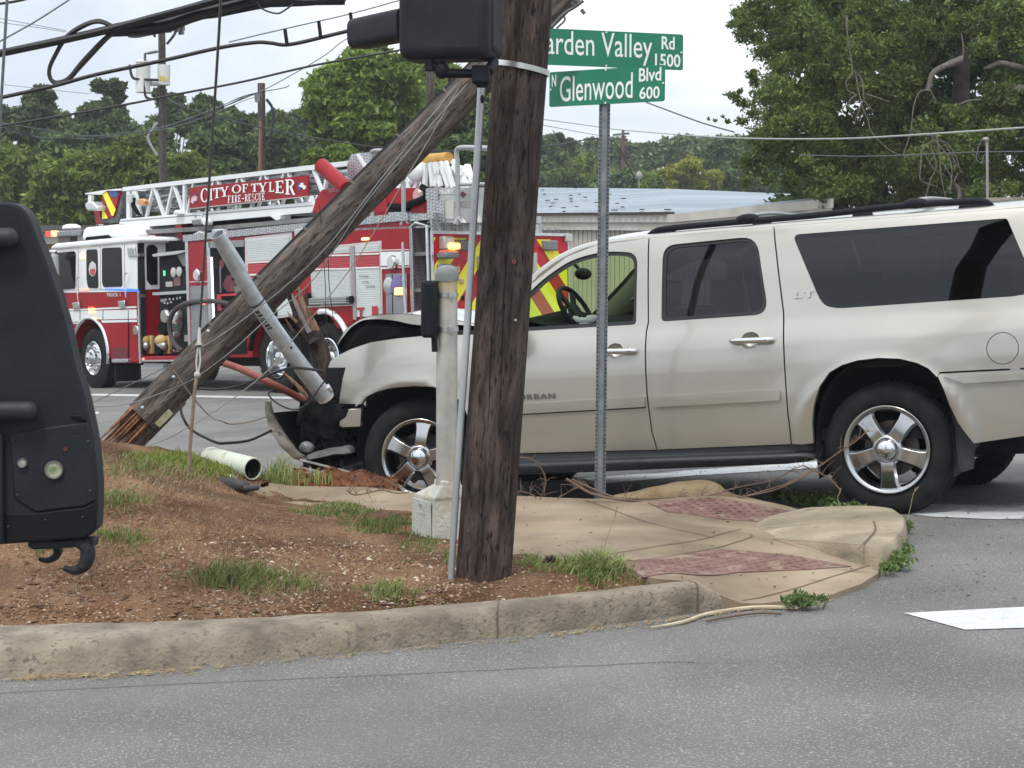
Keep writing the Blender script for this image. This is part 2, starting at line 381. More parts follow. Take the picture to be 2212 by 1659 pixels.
# control points of the corner island's top surface: (u, v, depth) or (u, v, None, height above the road plane)
cps = [(-350, 1358, None, .13), (0, 1350, None, .13), (300, 1342, None, .13), (658, 1327, None, .13), (1042, 1299, None, .13), (1236, 1281, None, .13), (1365, 1265, None, .128), (1494, 1254, None, .12),
       (1603, 1310, None, .005), (1700, 1303, None, .005), (1794, 1292, None, .008), (1896, 1245, None, .012), (1842, 1231, None, .03), (1700, 1236, None, .05), (1500, 1245, None, .075), (1323, 1225, None, .14),
       (1560, 1195, None, .075), (1620, 1165, None, .09), (1400, 1170, None, .14), (1200, 1160, None, .16), (1035, 1262, None, .165), (925, 1165, None, .17),
       (1104, 1075, 11.45), (1268, 1081, 11.3), (1394, 1086, 11.05), (1510, 1078, 11.0), (1640, 1088, 10.9), (1762, 1117, 10.7), (1693, 1136, None, .05), (1830, 1127, 10.55),
       (884, 1118, 10.7), (780, 1108, 11.1), (791, 1056, 12.1), (626, 1049, 12.5), (600, 1085, 11.7), (537, 1062, 12.4),
       (500, 1012, 12.3), (400, 985, 12.1), (310, 964, 11.9), (205, 956, 11.8), (0, 935, 11.8), (-350, 920, 11.8),
       (250, 1112, 9.3), (500, 1150, 9.3), (0, 1105, 9.3), (-350, 1100, 9.3), (750, 1190, 9.2)]
CPX = []; CPZ = []
for c in cps:
    p = P(c[0], c[1], c[2]) if c[2] else PG(c[0], c[1], c[3])
    CPX.append((p.x, p.y)); CPZ.append(p.z-G(p.x, p.y))
# behind the crest the ground falls back to the far road
for (u, v, Y) in ((-350, 905, 13.6), (0, 920, 13.6), (205, 940, 13.6), (400, 960, 13.8), (560, 1000, 14.2)):
    X = (u-1106)/F*Y; CPX.append((X, Y)); CPZ.append(-.06)
for X, Y in ((-1.3, 13.3), (-.8, 12.9), (-.3, 12.6)): CPX.append((X, Y)); CPZ.append(-.03)
CPX = np.array(CPX); CPZ = np.array(CPZ)
def tps(r): return np.where(r > 0, r*r*np.log(np.maximum(r, 1e-9)), 0)
A_ = tps(np.linalg.norm(CPX[:, None]-CPX[None], axis=2)); NCP = len(CPX); Pm = np.hstack([np.ones((NCP, 1)), CPX])
STPS = np.zeros((NCP+3, NCP+3)); STPS[:NCP, :NCP] = A_+np.eye(NCP)*.02; STPS[:NCP, NCP:] = Pm; STPS[NCP:, :NCP] = Pm.T
WTPS = np.linalg.solve(STPS, np.concatenate([CPZ, [0, 0, 0]]))
def T(X, Y):
    r = np.sqrt((CPX[:, 0]-X)**2+(CPX[:, 1]-Y)**2)
    return G(X, Y)+float(tps(r) @ WTPS[:NCP]+WTPS[NCP]+WTPS[NCP+1]*X+WTPS[NCP+2]*Y)
def PT(u, v, h=0): return onsurf(u, v, lambda x, y: T(x, y)+h)
def xy(pts, fn=PT): return [tuple(fn(u, v).xy) for u, v in pts]
kln = np.array([tuple(PG(u, v, .13).xy) for u, v in dens([(-400, 1360), (0, 1351), (300, 1343), (658, 1328), (950, 1307), (1236, 1281), (1494, 1253)], 40, False)])
def rough_T(X, Y): return T(X, Y)+.010-.075*sclamp(1-(float(np.sqrt(((kln-(X, Y))**2).sum(1)).min())-.03)/.13, 0, 1)**1.5+.022*noise.noise(V((X*3.1, Y*3.1, 0)))+.012*noise.noise(V((X*11, Y*11, 5)))+.006*noise.noise(V((X*31, Y*31, 9)))
kb = [(-400, 1468), (0, 1463), (300, 1449), (658, 1420), (950, 1391), (1236, 1360), (1516, 1323)]
kback = [(-400, 1360), (0, 1351), (300, 1343), (658, 1328), (950, 1307), (1236, 1281), (1494, 1253)]
# soil bed: from the kerb's back over the mound to the far edge
far = [(560, 1040, 12.55), (500, 1005, 12.9), (400, 972, 13.2), (205, 945, 13.4), (0, 925, 13.4), (-350, 910, 13.4)]
cps_far = [((u-1106)/F*Y, Y) for u, v, Y in far]
soilpoly = xy([(-400, 1368), (0, 1359), (300, 1351), (658, 1336), (950, 1315), (1236, 1289), (1370, 1273), (1480, 1262), (1400, 1225), (1323, 1215), (1200, 1206), (1095, 1200), (1000, 1180), (930, 1155), (884, 1106), (800, 1098), (700, 1088), (600, 1070), (560, 1052)])
soilpoly += [(-1.35, 13.2), (-1.9, 13.6)]+[(x, y+.5) for x, y in cps_far[2:]]
so_ = panel('soil_verge', soilpoly, [], lambda x, y: V((x, y, rough_T(x, y)+.004)), soil, step=.07, thick=.0, nrm=False, up=(0, 0, 1)); tag(so_, kind='structure')
# concrete pavement with ramps
cpoly = [(537, 1064), (580, 1054), (626, 1049), (700, 1051), (791, 1056), (900, 1064), (1000, 1070), (1104, 1075), (1180, 1079), (1268, 1082), (1394, 1085), (1510, 1077), (1600, 1079), (1700, 1098), (1771, 1117), (1830, 1128), (1880, 1160), (1910, 1205), (1904, 1228), (1896, 1245), (1860, 1268), (1794, 1292), (1700, 1303), (1603, 1310), (1550, 1290), (1494, 1262),
         (1440, 1259), (1385, 1252), (1323, 1223), (1200, 1215), (1095, 1209), (1000, 1190), (930, 1165), (884, 1118), (800, 1110), (700, 1100), (600, 1085)]
pv = panel('pavement', xy(cpoly), [], lambda x, y: V((x, y, T(x, y)+.014)), conc, step=.09, thick=.16, inward=V((0, 0, 1)), nrm=False, up=(0, 0, 1)); tag(pv, kind='structure')
# hairline joints cut in the pavement
jm = M('dirt_joint', (.12, .085, .06), rough=1)
def ribbon(mb, pts, wd, h=.018, fn=None):
    fn = fn or T
    pts = [V(p[:2]) for p in pts]; pts = [V(p) for p in dens([tuple(p) for p in pts], .05, False)]
    L_ = []; R_ = []
    for i, p in enumerate(pts):
        d = (pts[min(i+1, len(pts)-1)]-pts[max(i-1, 0)]).normalized(); n = V((-d.y, d.x))*wd/2
        a = p+n; b = p-n; L_.append(V((a.x, a.y, fn(a.x, a.y)+h))); R_.append(V((b.x, b.y, fn(b.x, b.y)+h)))
    mb.loft([[a, b] for a, b in zip(L_, R_)], closed=False)
jb = MB()
for ln in ([(1330, 1222), (1600, 1175), (1620, 1160)], [(1104, 1232), (1400, 1190), (1530, 1168), (1600, 1150)], [(1604, 1305), (1720, 1278), (1800, 1252), (1900, 1222)], [(1260, 1085), (1330, 1110), (1420, 1140), (1540, 1168)]):
    ribbon(jb, cat2([tuple(PT(u, v).xy) for u, v in ln], 5), .007)
tag(jb.build('pavement_joint', jm, smooth=0), kind='structure')
# road kerb (swept profile, taper at its right end)
kf = [PG(u, v) for u, v in kb]; kk = [PG(u, v, .13) for u, v in kback]
kf = catmull(kf, 14); kk = catmull(kk, 14)
rings = []
for i, (a, b) in enumerate(zip(kf, kk)):
    t = i/(len(kf)-1); ga = G(a.x, a.y); gb = G(b.x, b.y)
    def pt(s_, h):
        p = a.lerp(b, s_); wob = .006*noise.noise(V((p.x*6, p.y*6, h*9))); e = .006*noise.noise(V((p.x*17, p.y*17, h*5)))
        return V((p.x+e, p.y+wob, G(p.x, p.y)+h+e))
    rings.append([pt(-.02, -.05), pt(0, 0), pt(.04, .045), pt(.08, .085), pt(.13, .108), pt(.22, .124), pt(.38, .131), pt(.7, .133), pt(1.0, .13), pt(1.05, .03)])
# taper down to the road at the ramp
e0 = PG(1603, 1310); last = rings[-1]
for t in (.25, .5, .75, 1):
    rings.append([p.lerp(V((e0.x+(p.x-last[0].x)*.25, e0.y+(p.y-last[0].y)*.35, G(e0.x, e0.y)-.004)), t) for p in last])
ko = MB().loft(rings, closed=False).build('kerb', kerbm, smooth=60); tag(ko, kind='structure')
km = MB()
for i in (62, 83):
    if i < len(rings):
        r0 = rings[i]; km.loft([[p+V((.001, -.003, .002)) for p in r0[1:9]], [p+V((.008, .001, .002)) for p in r0[1:9]]], closed=False)
tag(km.build('kerb_joint', jm, smooth=0), kind='structure')
# raised nose between the two ramps
nose_base = [(1560, 1160), (1620, 1136), (1700, 1128), (1816, 1123), (1880, 1122), (1932, 1128), (1962, 1150), (1960, 1180), (1940, 1205), (1904, 1222), (1850, 1218), (1760, 1195), (1660, 1176)]
nb = rnd([tuple(PG(u, v+6, .03).xy) for u, v in nose_base], .08, 3)
cxn = sum(p[0] for p in nb)/len(nb); cyn = sum(p[1] for p in nb)/len(nb); nb = cat2(nb+[nb[0]], 3)[:-1]
rings = []
for s_, h in ((1.0, -.05), (1.0, .02), (.975, .09), (.955, .122), (.935, .133), (.90, .137), (.6, .138), (.3, .138), (.02, .138)):
    rg = []
    for x, y in nb:
        px = cxn+(x-cxn)*s_; py = cyn+(y-cyn)*s_; w_ = sclamp((px-(nb[0][0]-.05))/.55, 0, 1)
        hh = h*(.12+.88*w_) if h > 0 else h
        rg.append(V((px, py, G(px, py)+.03*(1-w_)+hh+.002*noise.noise(V((px*9, py*9, 1))))))
    rings.append(rg)
tag(MB().loft(rings, caps=True).build('kerb_nose', M('nose_concrete', (.26, .21, .145), (.34, .285, .205), ns=4, rough=.9, bump=.4, bs=60, c3=(.2, .15, .1), ns3=12, f3=.60, blotch=.25, bls=3), smooth=35), kind='structure')
nz_ = lambda x, y: G(x, y)+.03*(1-sclamp((x-(nb[0][0]-.05))/.55, 0, 1))+.138*(.12+.88*sclamp((x-(nb[0][0]-.05))/.55, 0, 1))
jb = MB()
for ln in ([(720, 1160), (790, 1085), (825, 1035), (815, 988)], [(100, 1085), (250, 1098), (480, 1115), (730, 1130)], [(70, 1070), (110, 1045), (300, 1015), (560, 990)]):
    ribbon(jb, cat2([tuple(onsurf(u, v, nz_).xy) for u, v in q('D', ln)], 6), .009, .006, nz_)
tag(jb.build('nose_joint', jm, smooth=0), kind='structure')
# broken hump of kerb behind the sign post
hp = []
ridge = [(1290, 1076, 0), (1345, 1068, .5), (1417, 1053, .8), (1470, 1042, 1), (1519, 1036, 1), (1552, 1046, .9), (1580, 1066, .5), (1640, 1080, 0)]
mb = MB(); rg = []
for u, v, hgt in ridge:
    p = P(u, v, 11.35); zb = T(p.x, 11.3)-.06; d = .11+.02*hgt
    rg.append([V((p.x, 11.35-d, zb)), V((p.x, 11.35-d*.8, zb+(p.z-zb)*.7)), V((p.x, 11.35-d*.3, p.z-.005)), V((p.x, 11.35+d*.3, p.z)), V((p.x, 11.35+d, zb-.1))])
rg = [list(r) for r in zip(*[catmull(list(c), 5) for c in zip(*rg)])]
for r in rg:
    for i in range(len(r)): r[i] = r[i]+V((0, 1, 1))*.008*noise.noise(r[i]*9)
tag(mb.loft(rg, closed=False).build('broken_kerb', M('brown_kerb', (.15, .10, .05), (.26, .19, .11), ns=6, rough=1, bump=.7, bs=40), smooth=50), kind='structure')
# tactile warning panels with raised domes
def tactile(poly_uv, name, dots):
    poly = xy(poly_uv)
    red = M('tactile_red', (.135, .065, .052), (.215, .125, .098), ns=7, rough=.85, c3=(.25, .185, .13), ns3=9, f3=.55, bump=.2, bs=70)
    o = panel(name, poly, [], lambda x, y: V((x, y, T(x, y)+.019)), red, step=.12, thick=.004, inward=V((0, 0, 1)), nrm=False, up=(0, 0, 1)); tag(o, kind='structure')
    a = V(poly[0]); b = V(poly[1]); d = (b-a).normalized(); n = V((-d.y, d.x)); mb = MB()
    for i in range(-40, 60):
        for j in range(-40, 40):
            p = a+d*(i*.06)+n*(j*.06)
            if inpoly(p.x, p.y, poly) and all(inpoly(p.x+ex, p.y+ey, poly) for ex, ey in ((.02, 0), (-.02, 0), (0, .02), (0, -.02))):
                z = T(p.x, p.y)+.019; Mx = Matrix.Translation((p.x, p.y, z))
                mb.lathe([(.015, 0), (.013, .004), (.008, .0065), (.0005, .007)], Mx, n=7)
    do = mb.build('tactile_domes', red, o, smooth=60, local=True)
    return o
tactile([(1323, 1221), (1560, 1194), (1700, 1206), (1838, 1231), (1740, 1238), (1591, 1244), (1390, 1256)], 'tactile_paving', 0)
tactile([(1400, 1093), (1512, 1080), (1640, 1096), (1762, 1119), (1693, 1136), (1560, 1128), (1440, 1112)], 'tactile_paving', 0)
# painted road markings
paint = M('road_paint', (.50, .51, .51), (.60, .61, .61), ns=12, rough=.75, c3=(.30, .30, .30), ns3=55, f3=.60, bump=.2, bs=80)
def marking(pts, h=.004, fn=G):
    p3 = [PG(u, v) for u, v in pts]; mb = MB()
    o = panel('road_marking', [tuple(p.xy) for p in p3], [], lambda x, y: V((x, y, G(x, y)+h)), paint, step=.3, thick=0, nrm=False, up=(0, 0, 1)); tag(o, kind='structure')
marking([(1952, 1326), (2300, 1308), (2330, 1354), (2085, 1362)])
marking([(1895, 1101), (2020, 1090), (2300, 1085), (2300, 1120), (2155, 1123), (2010, 1117)])
marking([(1255, 1034), (1500, 1016), (1790, 996), (1830, 1008), (1500, 1028), (1300, 1046)], .004)
marking([(80, 849), (640, 858), (760, 864), (760, 867), (640, 862), (80, 853)])
marking([(198, 891), (213, 890), (213, 894), (198, 895)])
marking([(318, 860), (345, 859), (345, 863), (318, 863)])
# ---------------------------------------------------------------- crashed SUV
paintm = M('champagne_silver_paint', (.455, .435, .385), (.48, .46, .41), ns=2.5, rough=.33, metal=.66, coat=1.0)
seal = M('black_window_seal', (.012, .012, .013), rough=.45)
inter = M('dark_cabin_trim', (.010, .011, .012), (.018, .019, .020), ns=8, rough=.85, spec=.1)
greytrim = M('grey_pillar_trim', (.12, .12, .11), rough=.85, spec=.1)
tint = glass('privacy_glass', (.035, .037, .04), .0, gz=1.0); clear = glass('windscreen_glass', (.74, .95, .55), .0, gz=.16)
rh = P(1916, 971, 11.17); fh = P(904, 988, 12.72)
Xc = (fh-rh).normalized(); Yc = V((0, 0, 1)).cross(Xc).normalized(); Zc = Xc.cross(Yc)
Mc = Matrix((Xc, Yc, Zc)).transposed().to_4x4(); Mc.translation = rh-Yc*.9-Zc*.40
Mi = Mc.inverted(); Mi3 = Mi.to_3x3()
PRz = [0, .2, .30, .42, .55, .75, .95, 1.08, 1.17, 1.22, 1.5, 1.72, 1.80, 1.86, 1.95]
PRy = [.84, .86, .935, .972, .988, 1.0, 1.0, .985, .958, .94, .875, .815, .785, .75, .68]
_zz = np.linspace(0, 1.95, 400); _yy = np.interp(_zz, PRz, PRy); _k = np.exp(-np.linspace(-2, 2, 25)**2); _k /= _k.sum()
_yy = np.convolve(np.pad(_yy, 12, mode='edge'), _k, 'valid')
def yb(x, z):
    y = float(np.interp(z, _zz, _yy))
    if x > 3.55: y -= .30*((x-3.55)/.75)**2.0*(1 if x < 4.3 else 1)
    if x < -.85: y -= .10*((-.85-x)/.5)**2
    for wx in (0, 3.302):
        r = math.hypot(x-wx, (z-.40)*1.02); y += .022*math.exp(-((r-.53)/.055)**2) if z > .35 else 0
        y += .012*math.exp(-((r-.62)/.12)**2)*(1 if z > .6 else 0)
    return y
def S(u, v, y=None):
    d = Mi3 @ ray(u, v); o = Mi @ CAMP; yy = .95
    for i in range(12):
        t = ((yy if y is None else y)-o.y)/d.y; p = o+d*t
        if y is None: yy = yy*.3+.7*yb(p.x, p.z)
    return (p.x, p.z)
def SL(u, v, y): x, z = S(u, v, y); return V((x, y, z))
surf = lambda x, z: V((x, yb(x, z), z))
car = thing('suv', 'champagne silver SUV with crumpled front and tented hood, against the broken pole', 'car', Mc)
def mirror(o, mat=None):
    me = o.data.copy()
    for v_ in me.vertices: v_.co.y = -v_.co.y
    me.flip_normals(); c = link(o.name.split('.')[0], me, car)
    return c
def cpanel(name, outl, holes=(), off=0, mat=None, thick=.03, step=.045, mir=True, parent=None, dstep=None):
    o = panel(name, outl, list(holes), (lambda x, z: V((x, yb(x, z)+off, z))), mat or paintm, parent or car, step=step, thick=thick, inward=V((0, 1, 0)), up=(0, 1, 0), dstep=dstep)
    if mir: mirror(o)
    return o
RW = rnd([(1.425, 1.245), (1.44, 1.735), (.80, 1.75), (.70, 1.255)], [.03, .09, .11, .10])
RWi = rnd([(1.400, 1.27), (1.415, 1.712), (.815, 1.727), (.727, 1.28)], [.025, .075, .095, .085])
FWp = [(1.60, 1.235), (1.615, 1.70), (1.83, 1.725), (2.0, 1.706), (2.13, 1.668), (2.303, 1.565), (2.42, 1.46), (2.44, 1.23)]
FW = rnd(FWp, [.03, .08, .1, .1, .1, .1, .03, .03]); FWi = rnd([(1.625, 1.26), (1.64, 1.675), (1.83, 1.697), (1.99, 1.68), (2.11, 1.645), (2.28, 1.545), (2.40, 1.44), (2.415, 1.255)], [.02, .07, .1, .1, .1, .1, .02, .02])
QW = rnd([(.60, 1.745), (.525, 1.745), (.34, 1.28), (.27, 1.262), (-1.06, 1.30), (-.735, 1.745)][0:0]+[(.565, 1.742), (.355, 1.29), (.25, 1.268), (-.80, 1.283), (-.95, 1.30), (-.76, 1.745)], [.05, .08, .03, .01, .05, .02])
def ell(cx_, cz_, rx, rz, n=20): return [(cx_+rx*math.cos(2*math.pi*i/n), cz_+rz*math.sin(2*math.pi*i/n)) for i in range(n)]
hr = S(*q('A', [(655, 852)])[0]); hf = S(*q('B', [(1500, 1000)])[0])
gF = [(1.482, .43), (1.505, .544), (1.52, .774), (1.524, 1.19), (1.515, 1.246), (1.545, 1.79)]
gR = [(.575, .45), (.577, .525), (.592, 1.04), (.603, 1.256), (.692, 1.80)]
gA = [(2.60, .425), (2.585, .9), (2.47, 1.215), (2.50, 1.40), (2.40, 1.535), (2.137, 1.71), (1.924, 1.772)]
g = .005
fd = cpanel('front_door', [(x+g, z) for x, z in gF]+[(1.924, 1.768)]+[(x-g, z-.004) for x, z in gA[::-1][1:]], [FW, ell(hf[0], hf[1], .055, .05)])
rd = cpanel('rear_door', [(x+g, z) for x, z in gR]+[(x-g, z) for x, z in gF[::-1]], [RW, ell(hr[0], hr[1], .062, .052)])
arR = [(.436, .453), (.432, .58), (.41, .681), (.364, .80), (.30, .884), (.22, .925), (.12, .95), (-.01, .96), (-.14, .95), (-.24, .922), (-.31, .885), (-.36, .832)]
fuel = ell(-.744, .985, .094, .094, 28)
qp = cpanel('rear_quarter', [(x-g, z) for x, z in gR[::-1]]+[(.50, .447)]+arR+[(-.375, .862), (-.9, .868), (-1.27, .875), (-1.29, 1.2), (-1.22, 1.5), (-1.12, 1.72), (-1.06, 1.80)], [QW, fuel])
arB = [(-.368, .836), (-.401, .758), (-.432, .658), (-.47, .56), (-.554, .435)]
bp = cpanel('rear_bumper', [(-.378, .852), (-.9, .858), (-1.27, .865), (-1.33, .84), (-1.33, .5), (-.84, .472)]+arB[::-1], off=.012)
cpanel('bumper_strip', [S(2040, 812), (-.9, .838), (-1.29, .842), (-1.29, .800), (-.9, .800), S(2085, 828)], off=.035, mat=paintm, thick=.03, step=.1)
arF = [(2.815, .425), (2.81, .62), (2.86, .76), (2.94, .84), (3.085, .888), (3.268, .898)]+[S(u, v) for u, v in ((890, 834.4), (841, 838.7), (811, 847), (791, 857), (780, 872.7))]
top = [S(u, v) for u, v in ((732, 871.8), (740, 820), (746.7, 794), (708.6, 794), (713.6, 780.8), (725, 771), (758, 754.4), (801, 739.5), (857, 731.2), (909, 726.3))]
MB().box((3.55, .50, .45), (3.93, .56, 1.02)).build('splash_shield', M('arch_liner', (.009, .009, .010)), car, local=True)
fen = cpanel('front_fender', [(2.60+g, .425)]+arF+top+[(2.9, 1.228), (2.62, 1.222), (2.48, 1.218), (2.59+g, .9)], mir=True)
# window glass, seals
for nm_, o_, i_, gl in (('window', RW, RWi, tint),):
    cpanel('window_seal', o_, [i_], off=-.012, mat=seal, thick=.012, step=.2, dstep=.03)
    cpanel('rear_door_window', i_, off=-.018, mat=gl, thick=0, step=.12)
cpanel('window_seal', FW, [FWi], off=-.012, mat=seal, thick=.012, step=.2, dstep=.03)
cpanel('quarter_window', QW, off=-.006, mat=tint, thick=0, step=.12)
so2 = cpanel('window_seal', rnd([(.50, 1.70), (.345, 1.30)], 0)[:0]+[(x, z) for x, z in QW], [[((x+.05)*.985-.045, (z-1.5)*.965+1.5) for x, z in QW]], off=-.010, mat=seal, thick=.01, step=.3, dstep=.04)
cpanel('fuel_door', [((x+.744)*.955-.744, (z-.985)*.955+.985) for x, z in fuel], off=-.001, mir=False, step=.05)
cpanel('fuel_door_recess', fuel, off=-.02, mat=seal, mir=False, thick=.005, step=.2)
# door handles: cup and chrome pull
for (hx, hz), (a, b), nm in ((hr, (S(*q('A', [(545, 856)])[0]), S(*q('A', [(790, 848)])[0])), 'r'), (hf, (S(*q('B', [(1385, 1003)])[0]), S(*q('B', [(1672, 998)])[0])), 'f')):
    y0 = yb(hx, hz); mb = MB(); rings = []
    for s_, d in ((1.03, .002), (1, -.004), (.9, -.02), (.6, -.034), (.05, -.038)): rings.append([V((hx+.058*s_*math.cos(t*.3142), y0+d, hz+.05*s_*math.sin(t*.3142))) for t in range(20)])
    h = mb.loft(rings).build('door_handle', paintm, car, local=True, smooth=60)
    mb = MB(); p0 = V((a[0], y0+.012, a[1])); p1 = V((b[0], y0+.012, b[1])); bow = V((0, .022, 0))
    path = [p0, p0.lerp(p1, .12)+bow, p0.lerp(p1, .5)+bow*1.3, p0.lerp(p1, .88)+bow, p1]
    mb.tube(path, [.010, .019, .019, .021, .012], n=10, sm=4); 
    for i, v_ in enumerate(mb.v): mb.v[i] = V((v_.x, y0+.012+(v_.y-y0-.012)*.9, v_.z))
    mb.build('handle_pull', chrome, h, local=True, smooth=60)
# body side mouldings and badges
cpanel('side_moulding', rnd([(1.535, .778), (2.56, .748), (2.56, .682), (1.535, .708)], .012, 3), off=.016, thick=.02, step=.12)
cpanel('side_moulding', rnd([(.622, .792), (1.475, .772), (1.465, .703), (.622, .722)], .015, 3), off=.016, thick=.02, step=.12)
cpanel('moulding_shadow_gap', [(1.535, .706), (2.56, .681), (2.56, .674), (1.535, .699)], off=.004, mat=seal, thick=.004, step=.3, mir=False)  # black strip painted in for the shadow gap under the front moulding
a = S(1078, 866.5); b = S(1200, 860.5); yy = yb(b[0], b[1])+.003
fm = Matrix((-V((a[0]-b[0], 0, a[1]-b[1])).normalized(), V((0, -1, 0)), V((0, 0, 1)))).transposed().to_4x4(); fm.translation = V((a[0], yy, a[1]))
text('SUBURBAN', Mc @ fm, (V(a)-V(b)).length, .036, M('badge_shaded_chrome', (.20, .20, .20), rough=.25, metal=.8), car, 'badge', ext=.005, bold=.03, space=1.25)  # letter chrome darkened so its colour carries the lettering's shadows
a = S(*q('A', [(905, 612)])[0]); fm = Matrix((V((-1, 0, 0)), V((0, -1, 0)), V((0, 0, 1)))).transposed().to_4x4(); fm.translation = V((a[0], yb(*a)+.003, a[1]))
text('LT', Mc @ fm, .135, .045, chrome, car, 'badge', ext=.006, bold=.03)
# running board, chassis, wheel wells
for sgn in (1, -1):
    mb = MB(); rings = []
    for x, zt, zb, yo in ((.42, .44, .355, .93), (.50, .452, .335, 1.0), (.62, .45, .325, 1.02), (1.6, .432, .30, 1.03), (2.6, .412, .272, 1.03), (2.80, .40, .275, .98)):
        rings.append([V((x, sgn*y, z)) for y, z in ((.80, zt), (yo-.075, zt), (yo-.07, zt-.05), (yo-.012, zt-.058), (yo, zt-.072), (yo-.002, zt-.088), (yo-.03, zb+.01), (yo-.07, zb), (.80, zb))])
    if sgn < 0: rings = [r[::-1] for r in rings]
    mb.loft(rings, closed=True, caps=True).build('running_board', M('running_board_plastic', (.03, .033, .037), rough=.42, bump=.05, bs=120), car, local=True, smooth=50, bevel=.006)
mb = MB(); mb.box((-1.25, -.86, .46), (3.75, .86, .53)); mb.box((-1.1, -.5, .33), (3.7, -.38, .46)); mb.box((-1.1, .38, .33), (3.7, .5, .46)); mb.box((.5, -.3, .3), (2.5, .3, .46))
mb.box((.5, .7, .44), (2.68, .93, .50)); mb.box((.5, -.93, .44), (2.8, -.7, .50)); mb.cyl((0, -.8, .38), (0, .8, .38), .05); mb.cyl((3.3, -.8, .36), (3.3, .8, .36), .04); mb.sphere((0, 0, .38), .14)
mb.build('chassis', black, car, local=True)
for wx in (0, 3.302):
    for sgn in (1, -1):
        mb = MB(); rings = []
        for i in range(19):
            a = -.25+(math.pi+.5)*i/18; c_, s2 = math.cos(a), math.sin(a)
            if wx == 0: rx, rz = (.425, .555)
            else: rx, rz = (.47, .50)
            sq = lambda t, k: math.copysign(abs(t)**k, t)
            px, pz = wx+rx*sq(c_, .85), .40+rz*sq(s2, .85)
            rings.append([V((px, sgn*.965, pz)), V((px, sgn*.80, pz+.01)), V((px*.5+wx*.5, sgn*.55, (pz+.4)*.5)), V((wx, sgn*.52, .4))])
        mb.loft(rings, closed=False).build('wheel_arch_liner', M('arch_liner', (.009, .009, .010), (.016, .016, .017), ns=9, rough=.9), car, local=True, smooth=60)
# wheels
def wheel(cxl, y, steer, ph, sgn=1):
    m = Matrix.Translation((cxl, y, .40)) @ Matrix.Rotation(steer, 4, 'Z') @ (Matrix.Rotation(-math.pi/2, 4, 'X') if sgn > 0 else Matrix.Rotation(math.pi/2, 4, 'X'))
    # local z points outward, x forward
    w_ = bpy.data.objects.new('wheel', None); COL.objects.link(w_); w_.parent = car; w_.matrix_local = m; WM[w_.name] = Mc @ m; w_.empty_display_size = .1
    mb = MB(); prof = [(.262, -.245), (.30, -.262), (.36, -.262), (.392, -.245), (.404, -.215), (.406, -.16), (.406, -.10), (.404, -.06), (.396, -.035), (.375, -.012), (.345, .001), (.31, .003), (.285, -.004), (.268, -.016), (.262, -.03), (.258, -.05)]
    mb.lathe(prof, Matrix(), 72)
    for k in range(60):     # tread blocks
        for zc in (-.225, -.17, -.115, -.06):
            a = 2*math.pi*(k+(.5 if zc in (-.17, -.06) else 0))/60; mb.boxm(Matrix.Rotation(a, 4, 'Z') @ Matrix.Translation((.406 if zc != -.06 and zc != -.225 else .400, 0, zc)), .009, .028, .042)
    mb.build('tyre', rubber, w_, local=True, smooth=35)
    mb = MB(); mb.lathe([(.266, -.006), (.270, .004), (.266, .010), (.256, .008), (.244, .0), (.236, -.02), (.230, -.05), (.226, -.10), (.225, -.20), (.24, -.235), (.262, -.24)], Matrix(), 72)
    for k in range(5):
        a = math.radians(ph)+2*math.pi*k/5; Rm = Matrix.Rotation(a, 4, 'Z')
        def sec(r, hw, z, d): return [Rm @ V(p) for p in ((r, -hw, z-d*.45), (r, -hw*.72, z), (r, hw*.72, z), (r, hw, z-d*.45), (r, hw*.8, z-d), (r, -hw*.8, z-d))]
        mb.loft([sec(.060, .050, .004, .05), sec(.095, .052, .012, .05), (sec(.15, .054, .006, .045)), sec(.20, .058, -.004, .045), sec(.228, .070, -.012, .05), sec(.250, .088, -.016, .05)], closed=True, caps=True)
    mb.lathe([(.105, -.03), (.10, -.008), (.085, .006), (.072, .012), (.066, .004), (.064, -.005)], Matrix(), 40)
    mb.build('rim', M('polished_alloy', (.50, .505, .51), rough=.2, metal=1), w_, local=True, smooth=38, bevel=.002)
    mb = MB(); mb.lathe([(.064, -.004), (.063, .016), (.058, .026), (.048, .032), (.034, .040), (.016, .046), (.001, .047)], Matrix(), 40); hc = mb.build('hub_cap', chrome, w_, local=True, smooth=50)
    bt = MB(); bt.prism([(-.026, -.007), (-.01, -.007), (-.007, -.016), (.007, -.016), (.010, -.007), (.026, -.007), (.022, .007), (.010, .007), (.007, .016), (-.007, .016), (-.010, .007), (-.022, .007)], Matrix.Translation((0, 0, .0425)) @ Matrix.Rotation(.5, 4, 'Z'), .007)
    mb = MB(); mb.cyl((0, 0, -.12), (0, 0, -.105), .17, n=40); mb.cyl((0, 0, -.2), (0, 0, -.03), .07); mb.boxm(Matrix.Rotation(.8, 4, 'Z') @ Matrix.Translation((.14, 0, -.11)), .08, .16, .08)
    mb.build('brake_disc', M('brake_disc', (.09, .08, .075), (.16, .12, .10), ns=9, rough=.5, metal=.6), w_, local=True)
wheel(0, .905, 0, 90)
wheel(3.302, .90, R(17), -100)
wheel(0, -.905, 0, 20, -1)
wheel(3.302, -.90, R(17), 40, -1)
# mud flaps
for sgn in (1,):
    pf = [S(*q('D', [p])[0], .93) for p in ((1235, 250), (1275, 275), (1345, 400), (1440, 530), (1412, 560), (1405, 675), (1330, 697), (1308, 665), (1290, 430))]
    mb = MB(); mb.prism([(x, -z) for x, z in pf], Matrix.Translation((0, .90, 0)) @ Matrix.Rotation(-math.pi/2, 4, 'X'), .02); mb.build('mud_flap', M('mud_flap_rubber', (.03, .032, .036), rough=.6), car, local=True, bevel=.006)
